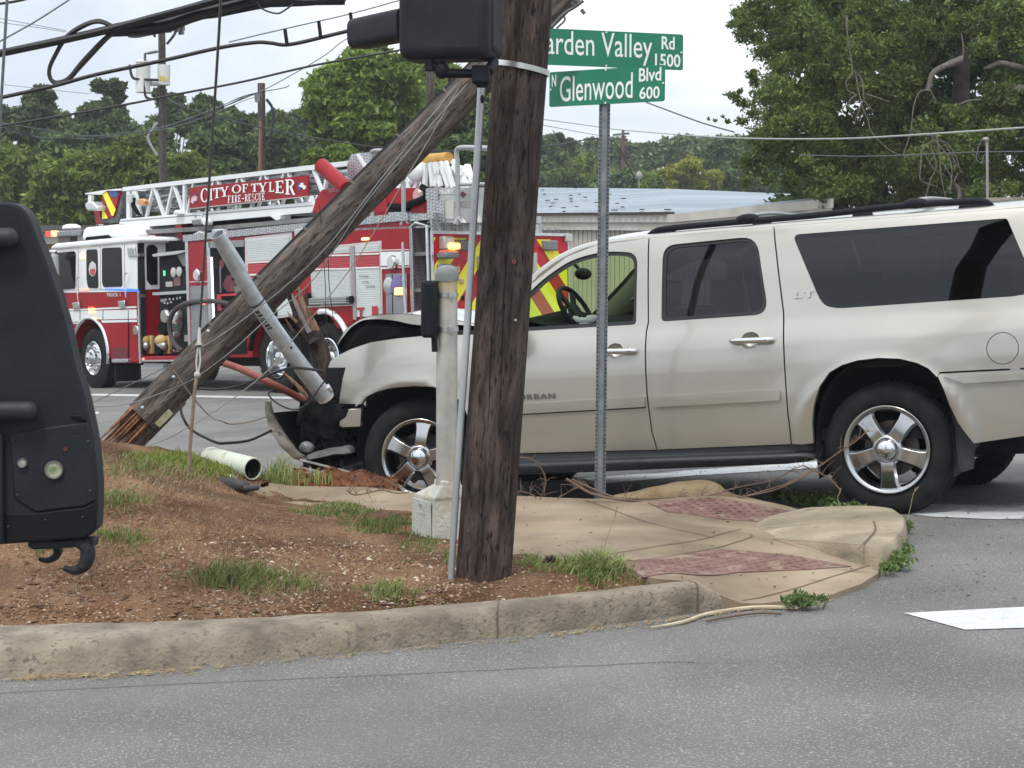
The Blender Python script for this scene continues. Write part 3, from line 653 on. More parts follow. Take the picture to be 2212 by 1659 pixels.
# roof, pillars, windscreen
el = [(-1.30, 1.30), (-1.24, 1.5), (-1.15, 1.70), (-1.06, 1.795), (-.6, 1.797), (.6, 1.797), (1.55, 1.787), (1.924, 1.768), (2.137, 1.71), (2.31, 1.615), (2.42, 1.525), (2.78, 1.245)]
elc = catmull([V((x, 0, z)) for x, z in el], 6)
for sgn in (1, -1):
    rings = []
    for p in elc:
        y0 = yb(p.x, p.z); f = sclamp((p.x-1.6)/.5, 0, 1); fr = sclamp((-p.x-.95)/.15, 0, 1)
        w_ = .10
        rings.append([V((p.x, sgn*(y0-.03), p.z-.04)), V((p.x, sgn*(y0-.002), p.z-.002)), V((p.x+.006*f, sgn*(y0-.006), p.z+.012)), V((p.x+.02*f-.02*fr, sgn*(y0-.025), p.z+.024)), V((p.x+.035*f-.03*fr, sgn*(y0-.055), p.z+.032)), V((p.x+.045*f-.04*fr, sgn*(y0-w_), p.z+.034))])
    if sgn < 0: rings = [r[::-1] for r in rings]
    MB().loft(rings, closed=False).build('roof_rail_panel', paintm, car, local=True, smooth=60)
def span(ps, bx, bz, n=14, yo=.10):
    rings = []
    for i, p in enumerate(ps):
        y0 = yb(p.x, p.z)-yo; f = sclamp((p.x-1.6)/.5, 0, 1); fr = sclamp((-p.x-.95)/.15, 0, 1); bxx = bx(p); bzz = bz(p)
        rings.append([V((p.x+.045*f-.04*fr+bxx*(1-(s_/n*2-1)**2), -y0*(s_/n*2-1), p.z+.034+bzz*(1-abs(s_/n*2-1)**2.2))) for s_ in range(n+1)])
    return rings
rp = [p for p in elc if -1.10 <= p.x <= 1.98]
MB().loft(span(rp, lambda p: 0, lambda p: .058), closed=False).build('roof', paintm, car, local=True, smooth=70)
wp = [p for p in elc if p.x >= 1.93]
ws = MB().loft(span(wp, lambda p: .22*sclamp((p.x-1.9)/.9, 0, 1)+.05, lambda p: .058*(1-sclamp((p.x-1.9)/.4, 0, 1))), closed=False).build('windscreen', clear, car, local=True, smooth=70)
tp = [p for p in elc if p.x <= -1.04]
MB().loft(span(tp, lambda p: -.06, lambda p: .05), closed=False).build('rear_window', tint, car, local=True, smooth=70)
mb = MB(); mb.loft([[V((-1.27-.05*(1-(s_/6-1)**2), -.92*(s_/6-1), z)) for s_ in range(13)] for z in (.5, .7, .9, 1.1, 1.34)], closed=False); mb.build('tailgate', paintm, car, local=True, smooth=70)
# headliner
MB().loft([[v_+V((0, 0, -.045)) for v_ in r] for r in span([p for p in elc if -1.0 <= p.x <= 1.93], lambda p: 0, lambda p: .05, yo=.06)], closed=False).build('headliner', greytrim, car, local=True, smooth=70)
# cowl
mb = MB(); mb.loft([[V((2.74+.2*(1-(s_/6-1)**2)+dx, -.85*(s_/6-1), z)) for s_ in range(13)] for dx, z in ((0, 1.235), (.10, 1.215), (.22, 1.20))], closed=False); mb.build('cowl', black, car, local=True)
# roof rails and crossbars
yr = .70
rpx = [(1398, 510), (1412, 503), (1428, 497.5), (1480, 491), (1592, 481), (1751, 467.5), (1941, 446.5), (2080, 437), (2125, 436), (2148, 448)]
rl = [SL(u, v, yr) for u, v in rpx]
for sgn in (1, -1):
    mb = MB(); pts = [V((p.x, sgn*p.y, p.z+.004)) for p in rl]; mb.tube(pts, [.008, .02, .021, .021, .021, .021, .021, .021, .02, .008], n=10, sm=5)
    for i, (u0, u1) in enumerate(((1399, 1463), (1625, 1668), (1842, 1888), (2070, 2148))):
        x0 = SL(u0, 500, yr).x; x1 = SL(u1, 500, yr).x; zz = np.interp(-(x0+x1)/2, [-p.x for p in rl], [p.z for p in rl]); zz = float(zz)-.03
        mb.boxm(Matrix.Translation(((x0+x1)/2, sgn*(yr-.004), zz+.006)), abs(x0-x1), .042, .036, taper=.8)
    mb.build('roof_rack_rail', black, car, local=True, smooth=50, bevel=.004)
for (u, v) in ((1614, 474), (1976, 441)):
    p = SL(u, v, yr); mb = MB(); pts = [V((p.x+.01*math.cos(t), (1-t)*yr, p.z+.012+.045*(1-(abs(1-t))**2.5))) for t in np.linspace(0, 2, 9)]
    mb.tube(pts, .013, n=8, sm=3)
    for i, v_ in enumerate(mb.v): mb.v[i] = V((p.x+(v_.x-p.x)*2.2, v_.y, v_.z))
    cb = mb.build('crossbar', M('crossbar_metal', (.25, .26, .27), rough=.35, metal=.8), car, local=True)
    for sgn in (1, -1): MB().sphere((p.x, sgn*(yr-.01), p.z+.005), .065, 14, 8, (1.25, .7, .5)).build('crossbar_foot', black, cb, local=True)
# door mirror
mb = MB(); mb.sphere((2.47, 1.10, 1.20), .13, 14, 10, (.45, .85, .9)); mb.bar((2.44, .93, 1.17), (2.46, 1.05, 1.17), .06, .05); mb.build('door_mirror', black, car, local=True)
mb = MB(); mb.sphere((2.47, -1.10, 1.20), .13, 14, 10, (.45, .85, .9)); mb.bar((2.44, -.93, 1.17), (2.46, -1.05, 1.17), .06, .05); mb.build('door_mirror', black, car, local=True)
# cabin
mb = MB(); rings = []
for x, z in ((2.95, .9), (2.92, 1.27), (2.72, 1.315), (2.45, 1.31), (2.28, 1.26), (2.18, 1.15), (2.22, .9), (2.3, .7)): rings.append([V((x-.05*math.exp(-((y-.38)/.25)**2)*(x < 2.5)-(.26*(y/.88)**2 if x > 2.55 else 0), y, z+(.05*math.exp(-((y-.38)/.22)**2) if 1.1 < z and x < 2.6 else 0))) for y in np.linspace(-.88, .88, 23)])
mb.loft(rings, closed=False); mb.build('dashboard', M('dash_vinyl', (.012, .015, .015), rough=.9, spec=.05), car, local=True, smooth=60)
sw = SL(*q('V1', [(872, 1100)])[0], .40)
m = frame(sw, (0, 1, 0), z=V((-.88, 0, .47))); mb = MB(); Rz = .185
mb.tube([m @ V((Rz*math.cos(a), Rz*math.sin(a), 0)) for a in np.linspace(0, 2*math.pi, 33)], .017, n=8, caps=False)
for a in (20, 160, 235, 305):
    a = R(a); mb.bar(m @ V((.05*math.cos(a), .05*math.sin(a), -.01)), m @ V((Rz*math.cos(a), Rz*math.sin(a), 0)), .05, .015, ref=m.to_3x3() @ V((0, 0, 1)))
mb.cyl(m @ V((0, 0, -.05)), m @ V((0, 0, .01)), .075, .065); mb.bar(m @ V((0, 0, -.3)), m @ V((0, 0, -.04)), .07, .07)
mb.build('steering_wheel', black, car, local=True)
mb = MB(); c0 = SL(1255, 692, .44)
for i in range(16):
    t = random.random(); mb.sphere(c0+V((random.uniform(-.10, .11), random.uniform(-.07, .07), random.uniform(-.05, .02)-.25*abs(t-.5)*.2)), random.uniform(.03, .055), 12, 8, (1.2, 1, .7))
mb.sphere(c0+V((.09, 0, .05)), .035, 10, 8, (.8, 1, 1.2))
for i, v_ in enumerate(mb.v): mb.v[i] = v_+V((1, 1, 1))*.012*noise.noise(v_*28)
mb.build('deployed_airbag', M('airbag_cloth', (.66, .69, .70), rough=.85, bump=.5, bs=50), car, local=True, smooth=80)
mm = SL(*q('V1', [(990, 515)])[0], .0); mb = MB(); mb.sphere(mm, .12, 16, 10, (.25, 1.05, .36)); mb.bar(mm, mm+V((.08, 0, .09)), .02, .02); mb.build('rear_view_mirror', black, car, local=True)
# inner trim of the far front pillar and far door
mb = MB(); rings = []
for p in [p for p in elc if 1.5 <= p.x]:
    y0 = yb(p.x, p.z)-.07; rings.append([V((p.x+.05, -(y0-.0), p.z+.01)), V((p.x+.0, -(y0-.05), p.z-.015)), V((p.x-.09, -(y0-.03), p.z-.06)), V((p.x-.12, -y0, p.z-.09))])
mb.loft(rings, closed=True); mb.tube([(2.38, -.74, 1.42), (2.30, -.71, 1.46), (2.14, -.69, 1.57), (2.10, -.73, 1.64)], .013, n=8, sm=4); mb.build('pillar_trim', greytrim, car, local=True, smooth=60)
for sgn in (-1, 1):
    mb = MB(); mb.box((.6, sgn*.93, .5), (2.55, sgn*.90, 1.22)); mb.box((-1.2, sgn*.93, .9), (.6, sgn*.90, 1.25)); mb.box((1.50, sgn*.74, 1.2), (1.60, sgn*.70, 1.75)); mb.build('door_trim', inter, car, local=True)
def seat(x, y, wd, z0=.55):
    mb = MB()
    mb.boxm(Matrix.Translation((x+.22, y, z0+.18)), .55, wd, .18); mb.boxm(Matrix.Translation((x-.10, y, z0+.48)) @ Matrix.Rotation(-.22, 4, 'Y'), .14, wd*.95, .62)
    for k in ([0] if wd < .8 else [-wd*.28, wd*.28]): mb.boxm(Matrix.Translation((x-.19, y+k, z0+.88)) @ Matrix.Rotation(-.15, 4, 'Y'), .10, .26, .17); mb.cyl((x-.17, y+k, z0+.75), (x-.18, y+k, z0+.84), .012)
    mb.build('seat', inter, car, local=True, bevel=.035, seg=3)
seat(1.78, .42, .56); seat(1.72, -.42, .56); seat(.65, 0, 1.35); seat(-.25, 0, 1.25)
# ---- wrecked front end
pk = M('engine_bay_black', (.005, .005, .006), (.018, .018, .018), ns=14, rough=.8, spec=.12, bump=.5, bs=40)
hy = .80
E_ = [(2.60, 1.235), (2.9, 1.31)]+[S(u, v, hy) for u, v in ((907, 680), (857, 677.5), (815, 679.5), (790, 685), (775, 691), (758, 702), (745, 714.7), (732, 735), (726.8, 748))]
Ec = catmull([V((x, 0, z)) for x, z in E_], 5)
rings = []
for p in Ec:
    k = sclamp((p.x-2.6)/.7, 0, 1); rings.append([V((p.x-.16*(1-(y/hy)**2)*sclamp((p.x-3.5)/.3, 0, 1)-.12*k*sclamp((y-.3)/.5, 0, 1)*0, y, p.z+.03*(1-(y/hy)**2)+k*.05*math.sin(y*3.1+.6)*(1-(y/hy)**2)-k*.10*(hy-y)/1.6-.26*sclamp((p.x-3.45)/.22, 0, 1)*min(1, (hy-y)/.25))) for y in np.linspace(hy, -hy, 21)])
hd = MB().loft(rings, closed=False).build('hood', paintm, car, local=True, smooth=70); hd['label'] = 'buckled hood folded up into a tent'
# its black underside and bent edge
U_ = [(2.60, 1.225), (2.9, 1.29)]+[S(u, v, hy) for u, v in ((907, 702), (857, 693), (824, 689.5), (795, 690), (778, 695), (760, 707), (747, 722), (736, 737), (729, 750))]
Uc = catmull([V((x, 0, z)) for x, z in U_], 5); rings = []
for i, (p, e) in enumerate(zip(Uc, Ec)):
    zf = np.interp(p.x, [2.4, 3.2, 3.4, 3.6, 3.77, 3.9, 4.0], [1.2, 1.21, 1.205, 1.185, 1.14, 1.09, 1.02])
    rings.append([V((e.x, hy-.001, e.z-.004)), V((p.x, hy+.008, p.z)), V((p.x, hy-.02, p.z-.012)), V((p.x-.01, hy-.05, p.z*.6+zf*.4)), V((p.x-.02, hy-.04, min(zf, p.z-.02))), V((p.x-.03, hy-.1, min(zf, p.z-.02)-.15))])
ub = [r[1:] for r in rings]; MB().loft(ub, closed=False).build('hood_underside', M('gloss_black', (.006, .007, .010), rough=.25), car, local=True, smooth=60)
MB().loft([r[:2] for r in rings], closed=False).build('hood_edge', paintm, car, local=True, smooth=60)
mb = MB(); mb.box((2.75, -.75, .5), (3.72, .66, 1.12)); mb.box((3.72, -.7, .62), (3.80, .66, 1.04)); mb.build('engine_bay', pk, car, local=True, bevel=.02)
# headlamp socket
hp_ = [SL(u, v, .72) for u, v in ((704, 792), (752, 792), (740, 846), (729, 874), (704, 850))]
mb = MB(); mb.add([p for p in hp_]+[p+V((-.02, -.16, 0)) for p in hp_], [(0, 1, 2, 3, 4), (9, 8, 7, 6, 5)]+[(i, (i+1) % 5, 5+(i+1) % 5, 5+i) for i in range(5)]); mb.build('headlamp_socket', M('socket_black', (.006, .007, .009), rough=.4), car, local=True)
def blob(name, uvs, Y, t, mat, rough_=.0, bev=.01, label=None):
    """solid plate with the traced outline, standing at depth Y, t metres thick, edges knocked about"""
    pts = [P(u, v, Y) for u, v in uvs]; mb = MB(); n = len(pts)
    fr = [p+V((0, noise.noise(p*5)*rough_, 0)) for p in pts]; bk = [p+V((t*.25, t, 0)) for p in fr]
    mb.add(fr+bk, [tuple(range(n)), tuple(range(2*n-1, n-1, -1))]+[(i, n+i, n+(i+1) % n, (i+1) % n) for i in range(n)])
    o = mb.build(name, mat, car, bevel=bev)
    if label: o['label'] = label
    return o
blob('fender_bracket', q('C', [(785, 350), (865, 345), (862, 465), (740, 470), (722, 455), (728, 428), (765, 405)]), 12.85, .05, paintm, bev=.004)
# radiator support and hoses: a heap of dark parts
mb = MB()
for i in range(150):
    u = random.uniform(655, 785); v = random.uniform(872, 1030)
    if u < 690 and v > 985: continue
    p = P(u, v, random.uniform(12.95, 13.45)); s_ = random.uniform(.03, .10)
    mb.boxm(Matrix.Translation(p) @ Matrix.Rotation(random.uniform(-.6, .6), 4, 'Y') @ Matrix.Rotation(random.uniform(-.5, .5), 4, 'Z'), s_*random.uniform(.7, 2.2), s_, s_*random.uniform(.6, 1.6))
for i in range(14):
    a = P(random.uniform(650, 770), random.uniform(880, 960), 12.95); b = P(random.uniform(660, 780), random.uniform(920, 1020), 12.95); mb.tube([a, a.lerp(b, .5)+V((random.uniform(-.1, .1), 0, random.uniform(-.15, .05))), b], random.uniform(.006, .014), n=6, sm=4)
mb.build('radiator_support', pk, car, bevel=.004)
blob('radiator', [(655, 868), (705, 866), (740, 880), (785, 890), (792, 1000), (760, 1022), (700, 1015), (655, 990)], 13.35, .06, pk, .1)
blob('lamp_bracket', q('C', [(545, 345), (640, 315), (700, 320), (740, 330), (735, 400), (700, 460), (690, 560), (620, 540), (585, 520), (590, 430), (550, 400)]), 12.92, .10, pk, .08)
# bumper cover: torn black shell curling out of the bright strip
o1 = q('C', [(237, 300), (238, 340), (250, 425), (290, 520), (345, 600), (410, 660), (500, 705)]); o2 = q('C', [(268, 297), (290, 365), (320, 440), (375, 530), (430, 600), (480, 640), (530, 668)])
rings = []
for (a, b), Y in zip(zip(o1, o2), (12.9, 12.87, 12.83, 12.8, 12.8, 12.82, 12.85)):
    A0 = P(a[0], a[1], Y); B0 = P(b[0], b[1], Y+.03); C0 = P(b[0]+2, b[1]-1, Y+.10); D0 = P(a[0]+3, a[1], Y+.10); rings.append([A0, A0.lerp(B0, .5)+V((0, -.015, 0)), B0, C0, D0])
rings = [list(r) for r in zip(*[catmull(list(c), 5) for c in zip(*rings)])]
for r in rings:
    for i in range(5): r[i] = r[i]+V((1, 1, 1))*.008*noise.noise(r[i]*14)
bs_ = MB().loft(rings, closed=True, caps=True).build('bumper_cover', M('scraped_bumper_paint', (.30, .27, .22), (.13, .11, .085), ns=9, rough=.45, metal=.3, c3=(.06, .05, .045), ns3=20, f3=.6), car, smooth=50); bs_['label'] = 'torn bumper cover edge curling outwards'
inn = [[P(u, v, Y) for u, v, Y in row] for row in (
    [(591, 891, 12.95), (625, 888, 13.05), (672, 884, 13.2), (722, 872, 13.3)],
    [(600, 915, 12.92), (630, 920, 13.12), (680, 915, 13.25), (735, 905, 13.3)],
    [(618, 946, 12.88), (650, 950, 13.12), (700, 950, 13.22), (745, 940, 13.25)],
    [(640, 968, 12.85), (665, 978, 13.05), (705, 985, 13.15), (755, 975, 13.2)],
    [(662, 985, 12.86), (690, 1000, 12.95), (720, 1005, 13.05), (765, 1000, 13.1)])]
inn = [catmull(r, 4) for r in inn]; inn = [list(r) for r in zip(*[catmull(list(c), 4) for c in zip(*inn)])]
MB().loft(inn, closed=False).build('bumper_lining', M('bumper_inner_black', (.006, .006, .007), (.012, .012, .013), ns=12, rough=.6, spec=.15, bump=.3, bs=20), bs_, smooth=60)
blob('tow_bracket', q('C', [(500, 655), (560, 630), (640, 608), (720, 600), (758, 590), (790, 600), (806, 640), (760, 650), (690, 650), (600, 668), (515, 692)]), 12.82, .10, M('scraped_grey_plastic', (.10, .10, .10), (.17, .17, .16), ns=14, rough=.6, bump=.3), .05, .012)
mb = MB(); pts = [P(u, v, 12.84) for u, v in q('C', [(505, 690), (520, 740), (560, 785), (640, 795), (730, 775), (830, 735), (885, 715)])]; mb.tube(pts, [.02, .035, .04, .045, .045, .04, .03], n=10, sm=5)
pts = [P(u, v, 12.95) for u, v in q('C', [(560, 700), (640, 720), (740, 712), (860, 690)])]; mb.tube(pts, .035, n=8, sm=4)
for (a, b) in (((600, 690), (620, 780)), ((740, 680), (745, 770)), ((660, 690), (680, 770))):
    p_, q_ = q('C', [a, b]); mb.bar(P(*p_, 12.86), P(*q_, 12.86), .03, .03)
mb.build('air_dam', pk, car, bevel=.004)
mb = MB(); c_ = P(*q('C', [(510, 600)])[0], 12.9); mb.sphere(c_, .055, 14, 8, (1, .6, .8)); mb.build('fog_lamp', M('fog_lens', (.12, .125, .13), (.3, .31, .32), ns=30, rough=.2, coat=1), car)
# crumpled grille piece on the dirt
mb = MB(); gw = M('grille_white_plastic', (.22, .20, .17), (.48, .47, .44), ns=14, rough=.6)
ga = P(646, 1033, 12.5); gb_ = P(775, 1046, 12.5); d_ = (gb_-ga)
for k in range(3): mb.bar(ga+V((0, k*.03, .02+.05*k)), gb_+V((0, k*.03, -.01+.035*k)), .02, .012)
for i in range(17):
    p = ga+d_*(i/16); mb.bar(p+V((0, 0, .0)), p+V((.012*random.uniform(-1, 1), .04, .03+.05*random.random())), .012, .008)
gp = mb.build('grille_fragment', gw); tag(gp, 'broken white plastic grille piece lying on red dirt under the torn bumper', 'grille')
# ---------------------------------------------------------------- fire truck
h0 = P(199.2, 774.2, 33.0); h1 = P(595.4, 774.2, 28.4)
Xt = (h1-h0).normalized(); Yt = V((0, 0, 1)).cross(Xt).normalized(); Zt = Xt.cross(Yt)   # y points into the truck, away from the camera side
Mt = Matrix((Xt, Yt, Zt)).transposed().to_4x4(); Mt.translation = h0-Zt*.53
Ti = Mt.inverted(); Ti3 = Ti.to_3x3(); WB = (h1-h0).length
def TS(u, v, y=0.0):
    d = Ti3 @ ray(u, v); o = Ti @ CAMP; p = o+d*((y-o.y)/d.y); return V((p.x, y, p.z))
def TR(u, v, x):
    d = Ti3 @ ray(u, v); o = Ti @ CAMP; p = o+d*((x-o.x)/d.x); return V((x, p.y, p.z))
redp = M('fire_truck_red', (.27, .004, .010), (.31, .007, .015), ns=1.2, rough=.4, coat=.2, spec=.15)
wht = M('fire_truck_white', (.74, .76, .76), (.79, .80, .80), ns=1, rough=.28, coat=.7)
blk = M('truck_black', (.004, .0045, .005), rough=.7, spec=.1)
tglass = glass('truck_glass', (.05, .055, .06), .06)
pump = M('pump_panel_black', (.014, .015, .017), (.025, .026, .03), ns=3, rough=.7, spec=.12)
def plate(nm='diamond_plate'):
    if nm in MC: return MC[nm]
    m, t, b = nodes(nm); NN = t.nodes; LL = t.links; tc = NN.new('ShaderNodeTexCoord'); mp = NN.new('ShaderNodeMapping'); mp.inputs['Rotation'].default_value = (.3, .78, .5); mp.inputs['Scale'].default_value = (30, 30, 30); LL.new(tc.outputs['Object'], mp.inputs[0])
    ck = NN.new('ShaderNodeTexChecker'); ck.inputs['Scale'].default_value = 1; ck.inputs[1].default_value = (.30, .31, .32, 1); ck.inputs[2].default_value = (.58, .60, .62, 1); LL.new(mp.outputs[0], ck.inputs[0]); LL.new(ck.outputs[0], b.inputs['Base Color']); b.inputs['Metallic'].default_value = .7; b.inputs['Roughness'].default_value = .35
    bu = NN.new('ShaderNodeBump'); bu.inputs['Strength'].default_value = .3; bu.inputs['Distance'].default_value = .003; LL.new(ck.outputs[1], bu.inputs['Height']); LL.new(bu.outputs[0], b.inputs['Normal']); MC[nm] = m; return m
dplate = plate()
trk = thing('fire_truck', 'red and white ladder fire truck stopped in the far road with lights flashing', 'fire truck', Mt)
def side(nm, crop, pts, mat, y=0.0, t=.01, parent=None, bev=0, label=None, r=0, proud=True):
    """plate on the truck's near side: face at depth y (negative = proud), t thick inwards"""
    pl = [TS(u, v, y) for u, v in q(crop, pts)]; pl = [(p.x, p.z) for p in pl]
    if r: pl = rnd(pl, r, 4)
    mb = MB(); mm_ = Matrix(((1, 0, 0, 0), (0, 0, 1, y), (0, 1, 0, 0), (0, 0, 0, 1)))
    n = len(pl); vs = [V((x, y, z)) for x, z in pl]+[V((x, y+t, z)) for x, z in pl]
    f = [tuple(range(n)), tuple(range(2*n-1, n-1, -1))]+[(i, n+i, n+(i+1) % n, (i+1) % n) for i in range(n)]
    mb.add(vs, f)
    o = mb.build(nm, mat, parent or trk, local=True, smooth=30, bevel=bev)
    if label: o['label'] = label
    return o
# cab
cab = side('cab', 'T1', [(118, 300), (150, 270), (915, 205), (918, 700), (940, 1375), (680, 1375), (672, 1330), (650, 1180), (600, 1050), (545, 975), (485, 952), (425, 985), (370, 1060), (338, 1170), (330, 1240), (230, 1240), (160, 800), (120, 500)], redp, 0, 2.35, bev=.03)
up = side('cab_upper', 'T1', [(112, 310), (125, 285), (165, 258), (912, 190), (918, 250), (925, 705), (170, 712), (130, 500)], wht, -.012, 2.374, cab, bev=.05)
side('cab_roof', 'T1', [(112, 318), (118, 280), (160, 256), (905, 188), (935, 205), (930, 248), (180, 316)], wht, -.05, 2.45, cab, bev=.05)
hp2 = [TS(u, v, .45) for u, v in q('T1', [(400, 232), (418, 120), (440, 104), (720, 78), (890, 84), (930, 190), (900, 200)])]
mb = MB(); nn = len(hp2); mb.add([V((p.x, .45, p.z)) for p in hp2]+[V((p.x, 1.95, p.z)) for p in hp2], [tuple(range(nn)), tuple(range(2*nn-1, nn-1, -1))]+[(i, nn+i, nn+(i+1) % nn, (i+1) % nn) for i in range(nn)])
mb.build('raised_roof', wht, cab, local=True, bevel=.06, seg=3, smooth=35)
side('roof_window', 'T1', [(437, 228), (450, 198), (650, 178), (672, 206), (560, 214)], blk, .43, .03, cab)
for pts, nm in (([(165, 345), (335, 328), (348, 350), (345, 680), (165, 690)], 'window'), ([(448, 315), (550, 310), (560, 675), (465, 672), (452, 600)], 'window'), ([(594, 300), (775, 292), (783, 660), (610, 665), (596, 630)], 'window')):
    o = side(nm, 'T1', pts, tglass if 0 else M('truck_window_black', (.004, .005, .006), rough=.1, spec=.14), -.022, .012, up, r=.06)
em = side('window_emblem', 'T1', [(505, 422), (535, 450), (541, 500), (530, 550), (508, 567), (480, 545), (472, 495), (482, 445)], M('emblem_white', (.6, .6, .62), rough=.5), -.028, .005, up, r=.02)
side('emblem_field', 'T1', [(482, 500), (532, 490), (528, 545), (508, 560), (485, 540)], M('emblem_red', (.5, .06, .06), rough=.5), -.031, .004, up, r=.01)
# white bands along the cab side
for pts in ([(225, 868), (430, 866), (925, 842), (925, 858), (430, 882), (230, 886)], [(245, 893), (388, 888), (600, 882), (925, 872), (925, 958), (600, 968), (560, 965), (485, 950), (440, 965), (405, 985), (270, 992)], [(270, 1000), (395, 992), (395, 1004), (272, 1010)], [(585, 975), (925, 968), (925, 990), (600, 998)], [(160, 703), (925, 690), (925, 706), (165, 718)]):
    side('white_stripe', 'T1', pts, wht, -.010, .008, cab)
for x in (388, 602, 838): side('door_gap', 'T1', [(x, 880), (x+5, 880), (x+5, 1330 if x > 800 else 970), (x, 1330 if x > 800 else 970)], blk, -.013, .008, cab)
for x, a, b in ((372, 300, 700), (578, 285, 690), (802, 262, 690)): side('door_gap', 'T1', [(x, a), (x+4, a), (x+5, b), (x+1, b)], M('gap_grey', (.25, .26, .27), rough=.6), -.016, .006, cab)
side('corner_trim', 'T1', [(918, 700), (938, 700), (958, 1375), (942, 1375)], steel, -.014, .03, cab)
side('step_well', 'T1', [(695, 1230), (835, 1225), (835, 1330), (690, 1335)], M('dark_red', (.12, .01, .015), rough=.5), -.005, .01, cab)
side('step', 'T1', [(685, 1335), (838, 1335), (835, 1368), (685, 1372)], dplate, -.05, .3, cab, bev=.01)
side('skirt_line', 'T1', [(838, 1300), (945, 1300), (945, 1306), (838, 1306)], M('dark_red', (.12, .01, .015)), -.008, .01, cab)
# fender ring and grab handles
fr = [TS(u, v, 0) for u, v in q('T1', [(340, 1190), (352, 1110), (385, 1030), (430, 975), (485, 952), (540, 968), (590, 1020), (630, 1100), (655, 1200), (665, 1290), (662, 1380)])]
mb = MB(); mb.tube([p+V((0, -.02, 0)) for p in fr], .035, n=8, sm=4); mb.build('wheel_arch_trim', chrome, cab, local=True)
side('arch_liner', 'T1', [(338, 1240), (345, 1130), (385, 1035), (435, 980), (485, 958), (540, 972), (600, 1040), (645, 1150), (665, 1300), (665, 1375), (500, 1420), (338, 1330)], blk, .42, .3, cab)
for x, a, b in ((375, 565, 800), (820, 530, 760)):
    pts = [TS(u, v, -.08) for u, v in q('T1', [(x, b), (x-15, a+60), (x, a), (x+14, a+5)])]; MB().tube(pts, .014, n=6, sm=4).build('grab_handle', steel, cab, local=True)
for x, y in ((345, 840), (770, 825)):
    side('door_latch', 'T1', [(x-32, y-30), (x+32, y-35), (x+35, y+20), (x-18, y+35)], chrome, -.05, .05, cab, bev=.012)
side('side_lamp', 'T1', [(825, 295), (892, 290), (905, 375), (835, 380)], steel, -.05, .05, cab, bev=.01)
side('lamp_glass', 'T1', [(843, 315), (885, 312), (890, 358), (845, 362)], M('lamp_grey', (.2, .22, .24), rough=.1, coat=1), -.056, .01, cab)
side('fuel_cap', 'T1', [(880, 1060), (895, 1020), (920, 1030), (928, 1080), (912, 1115), (888, 1105)], chrome, -.03, .03, cab, r=.03, bev=.008)
# cab mirror
side('cab_mirror', 'T1', [(82, 365), (150, 360), (162, 560), (110, 562)], M('mirror_face', (.30, .32, .34), rough=.2), -.28, .10, trk, bev=.03)
mb = MB(); mb.tube([TS(*q('T1', [p])[0], -.24) for p in ((60, 400), (90, 345), (150, 335), (165, 345))], .035, n=8, sm=4); mb.tube([TS(*q('T1', [p])[0], -.24) for p in ((125, 560), (150, 640), (165, 660))], .03, n=8, sm=3); mb.build('mirror_arm', chrome, trk, local=True)
# lettering on the cab
def tfr(crop, a, y=-.013):
    p = TS(*q(crop, [a])[0], y); return Mt @ Matrix.Translation(p)
def side_text(s, crop, bl, br, ht, mat, y=-.013, parent=None, bold=0, ext=.004):
    A = TS(*q(crop, [bl])[0], y); B = TS(*q(crop, [br])[0], y); C_ = TS(*q(crop, [(bl[0], bl[1]-ht)])[0], y)
    f = frame(Mt @ A, Mt.to_3x3() @ (B-A), z=Mt.to_3x3() @ (C_-A)); return text(s, f, (B-A).length, (C_-A).length, mat, parent or trk, ext=ext, bold=bold)
gold = M('gold_leaf', (.55, .38, .2), rough=.4, metal=.4)
side_text('TRUCK 1', 'T1', (640, 755), (770, 752), 34, M('letter_grey', (.6, .6, .62), rough=.4), parent=cab, bold=.02)
side_text('DEPT', 'T1', (232, 1062), (325, 1060), 30, gold, parent=cab, bold=.02)
# warning lamps on the cab
def lamp(crop, pts, col, e, y=-.04, nm='warning_light', t=.04, parent=None):
    m = M('lit_'+nm+str(col), tuple(min(1, c) for c in col), rough=.3, emit=e, ecol=col); return side(nm, crop, pts, m, y, t, parent or trk, bev=.01)
lamp('T1', [(388, 352), (425, 350), (428, 398), (390, 400)], (1, .55, .2), 3)
lamp('T1', [(470, 860), (508, 858), (510, 908), (473, 910)], (1, .35, .1), 4)
lamp('T1', [(462, 850), (500, 848), (500, 862), (465, 864)], (1, .03, .03), 3, y=-.045)
lamp('T1', [(620, 678), (930, 683), (940, 706), (720, 694), (622, 690)], (.02, .12, 1), 1.6, y=-.024, nm='blue_glow_strip', t=.008)  # thin emissive blue strip along the cab side
lamp('T1', [(380, 680), (470, 676), (472, 700), (382, 704)], (1, .35, .25), .9, y=-.024, nm='red_strip_light', t=.008)
lamp('T1', [(1035, 185), (1075, 183), (1075, 200), (1035, 203)], (1, .2, .25), 1.5, y=.6)
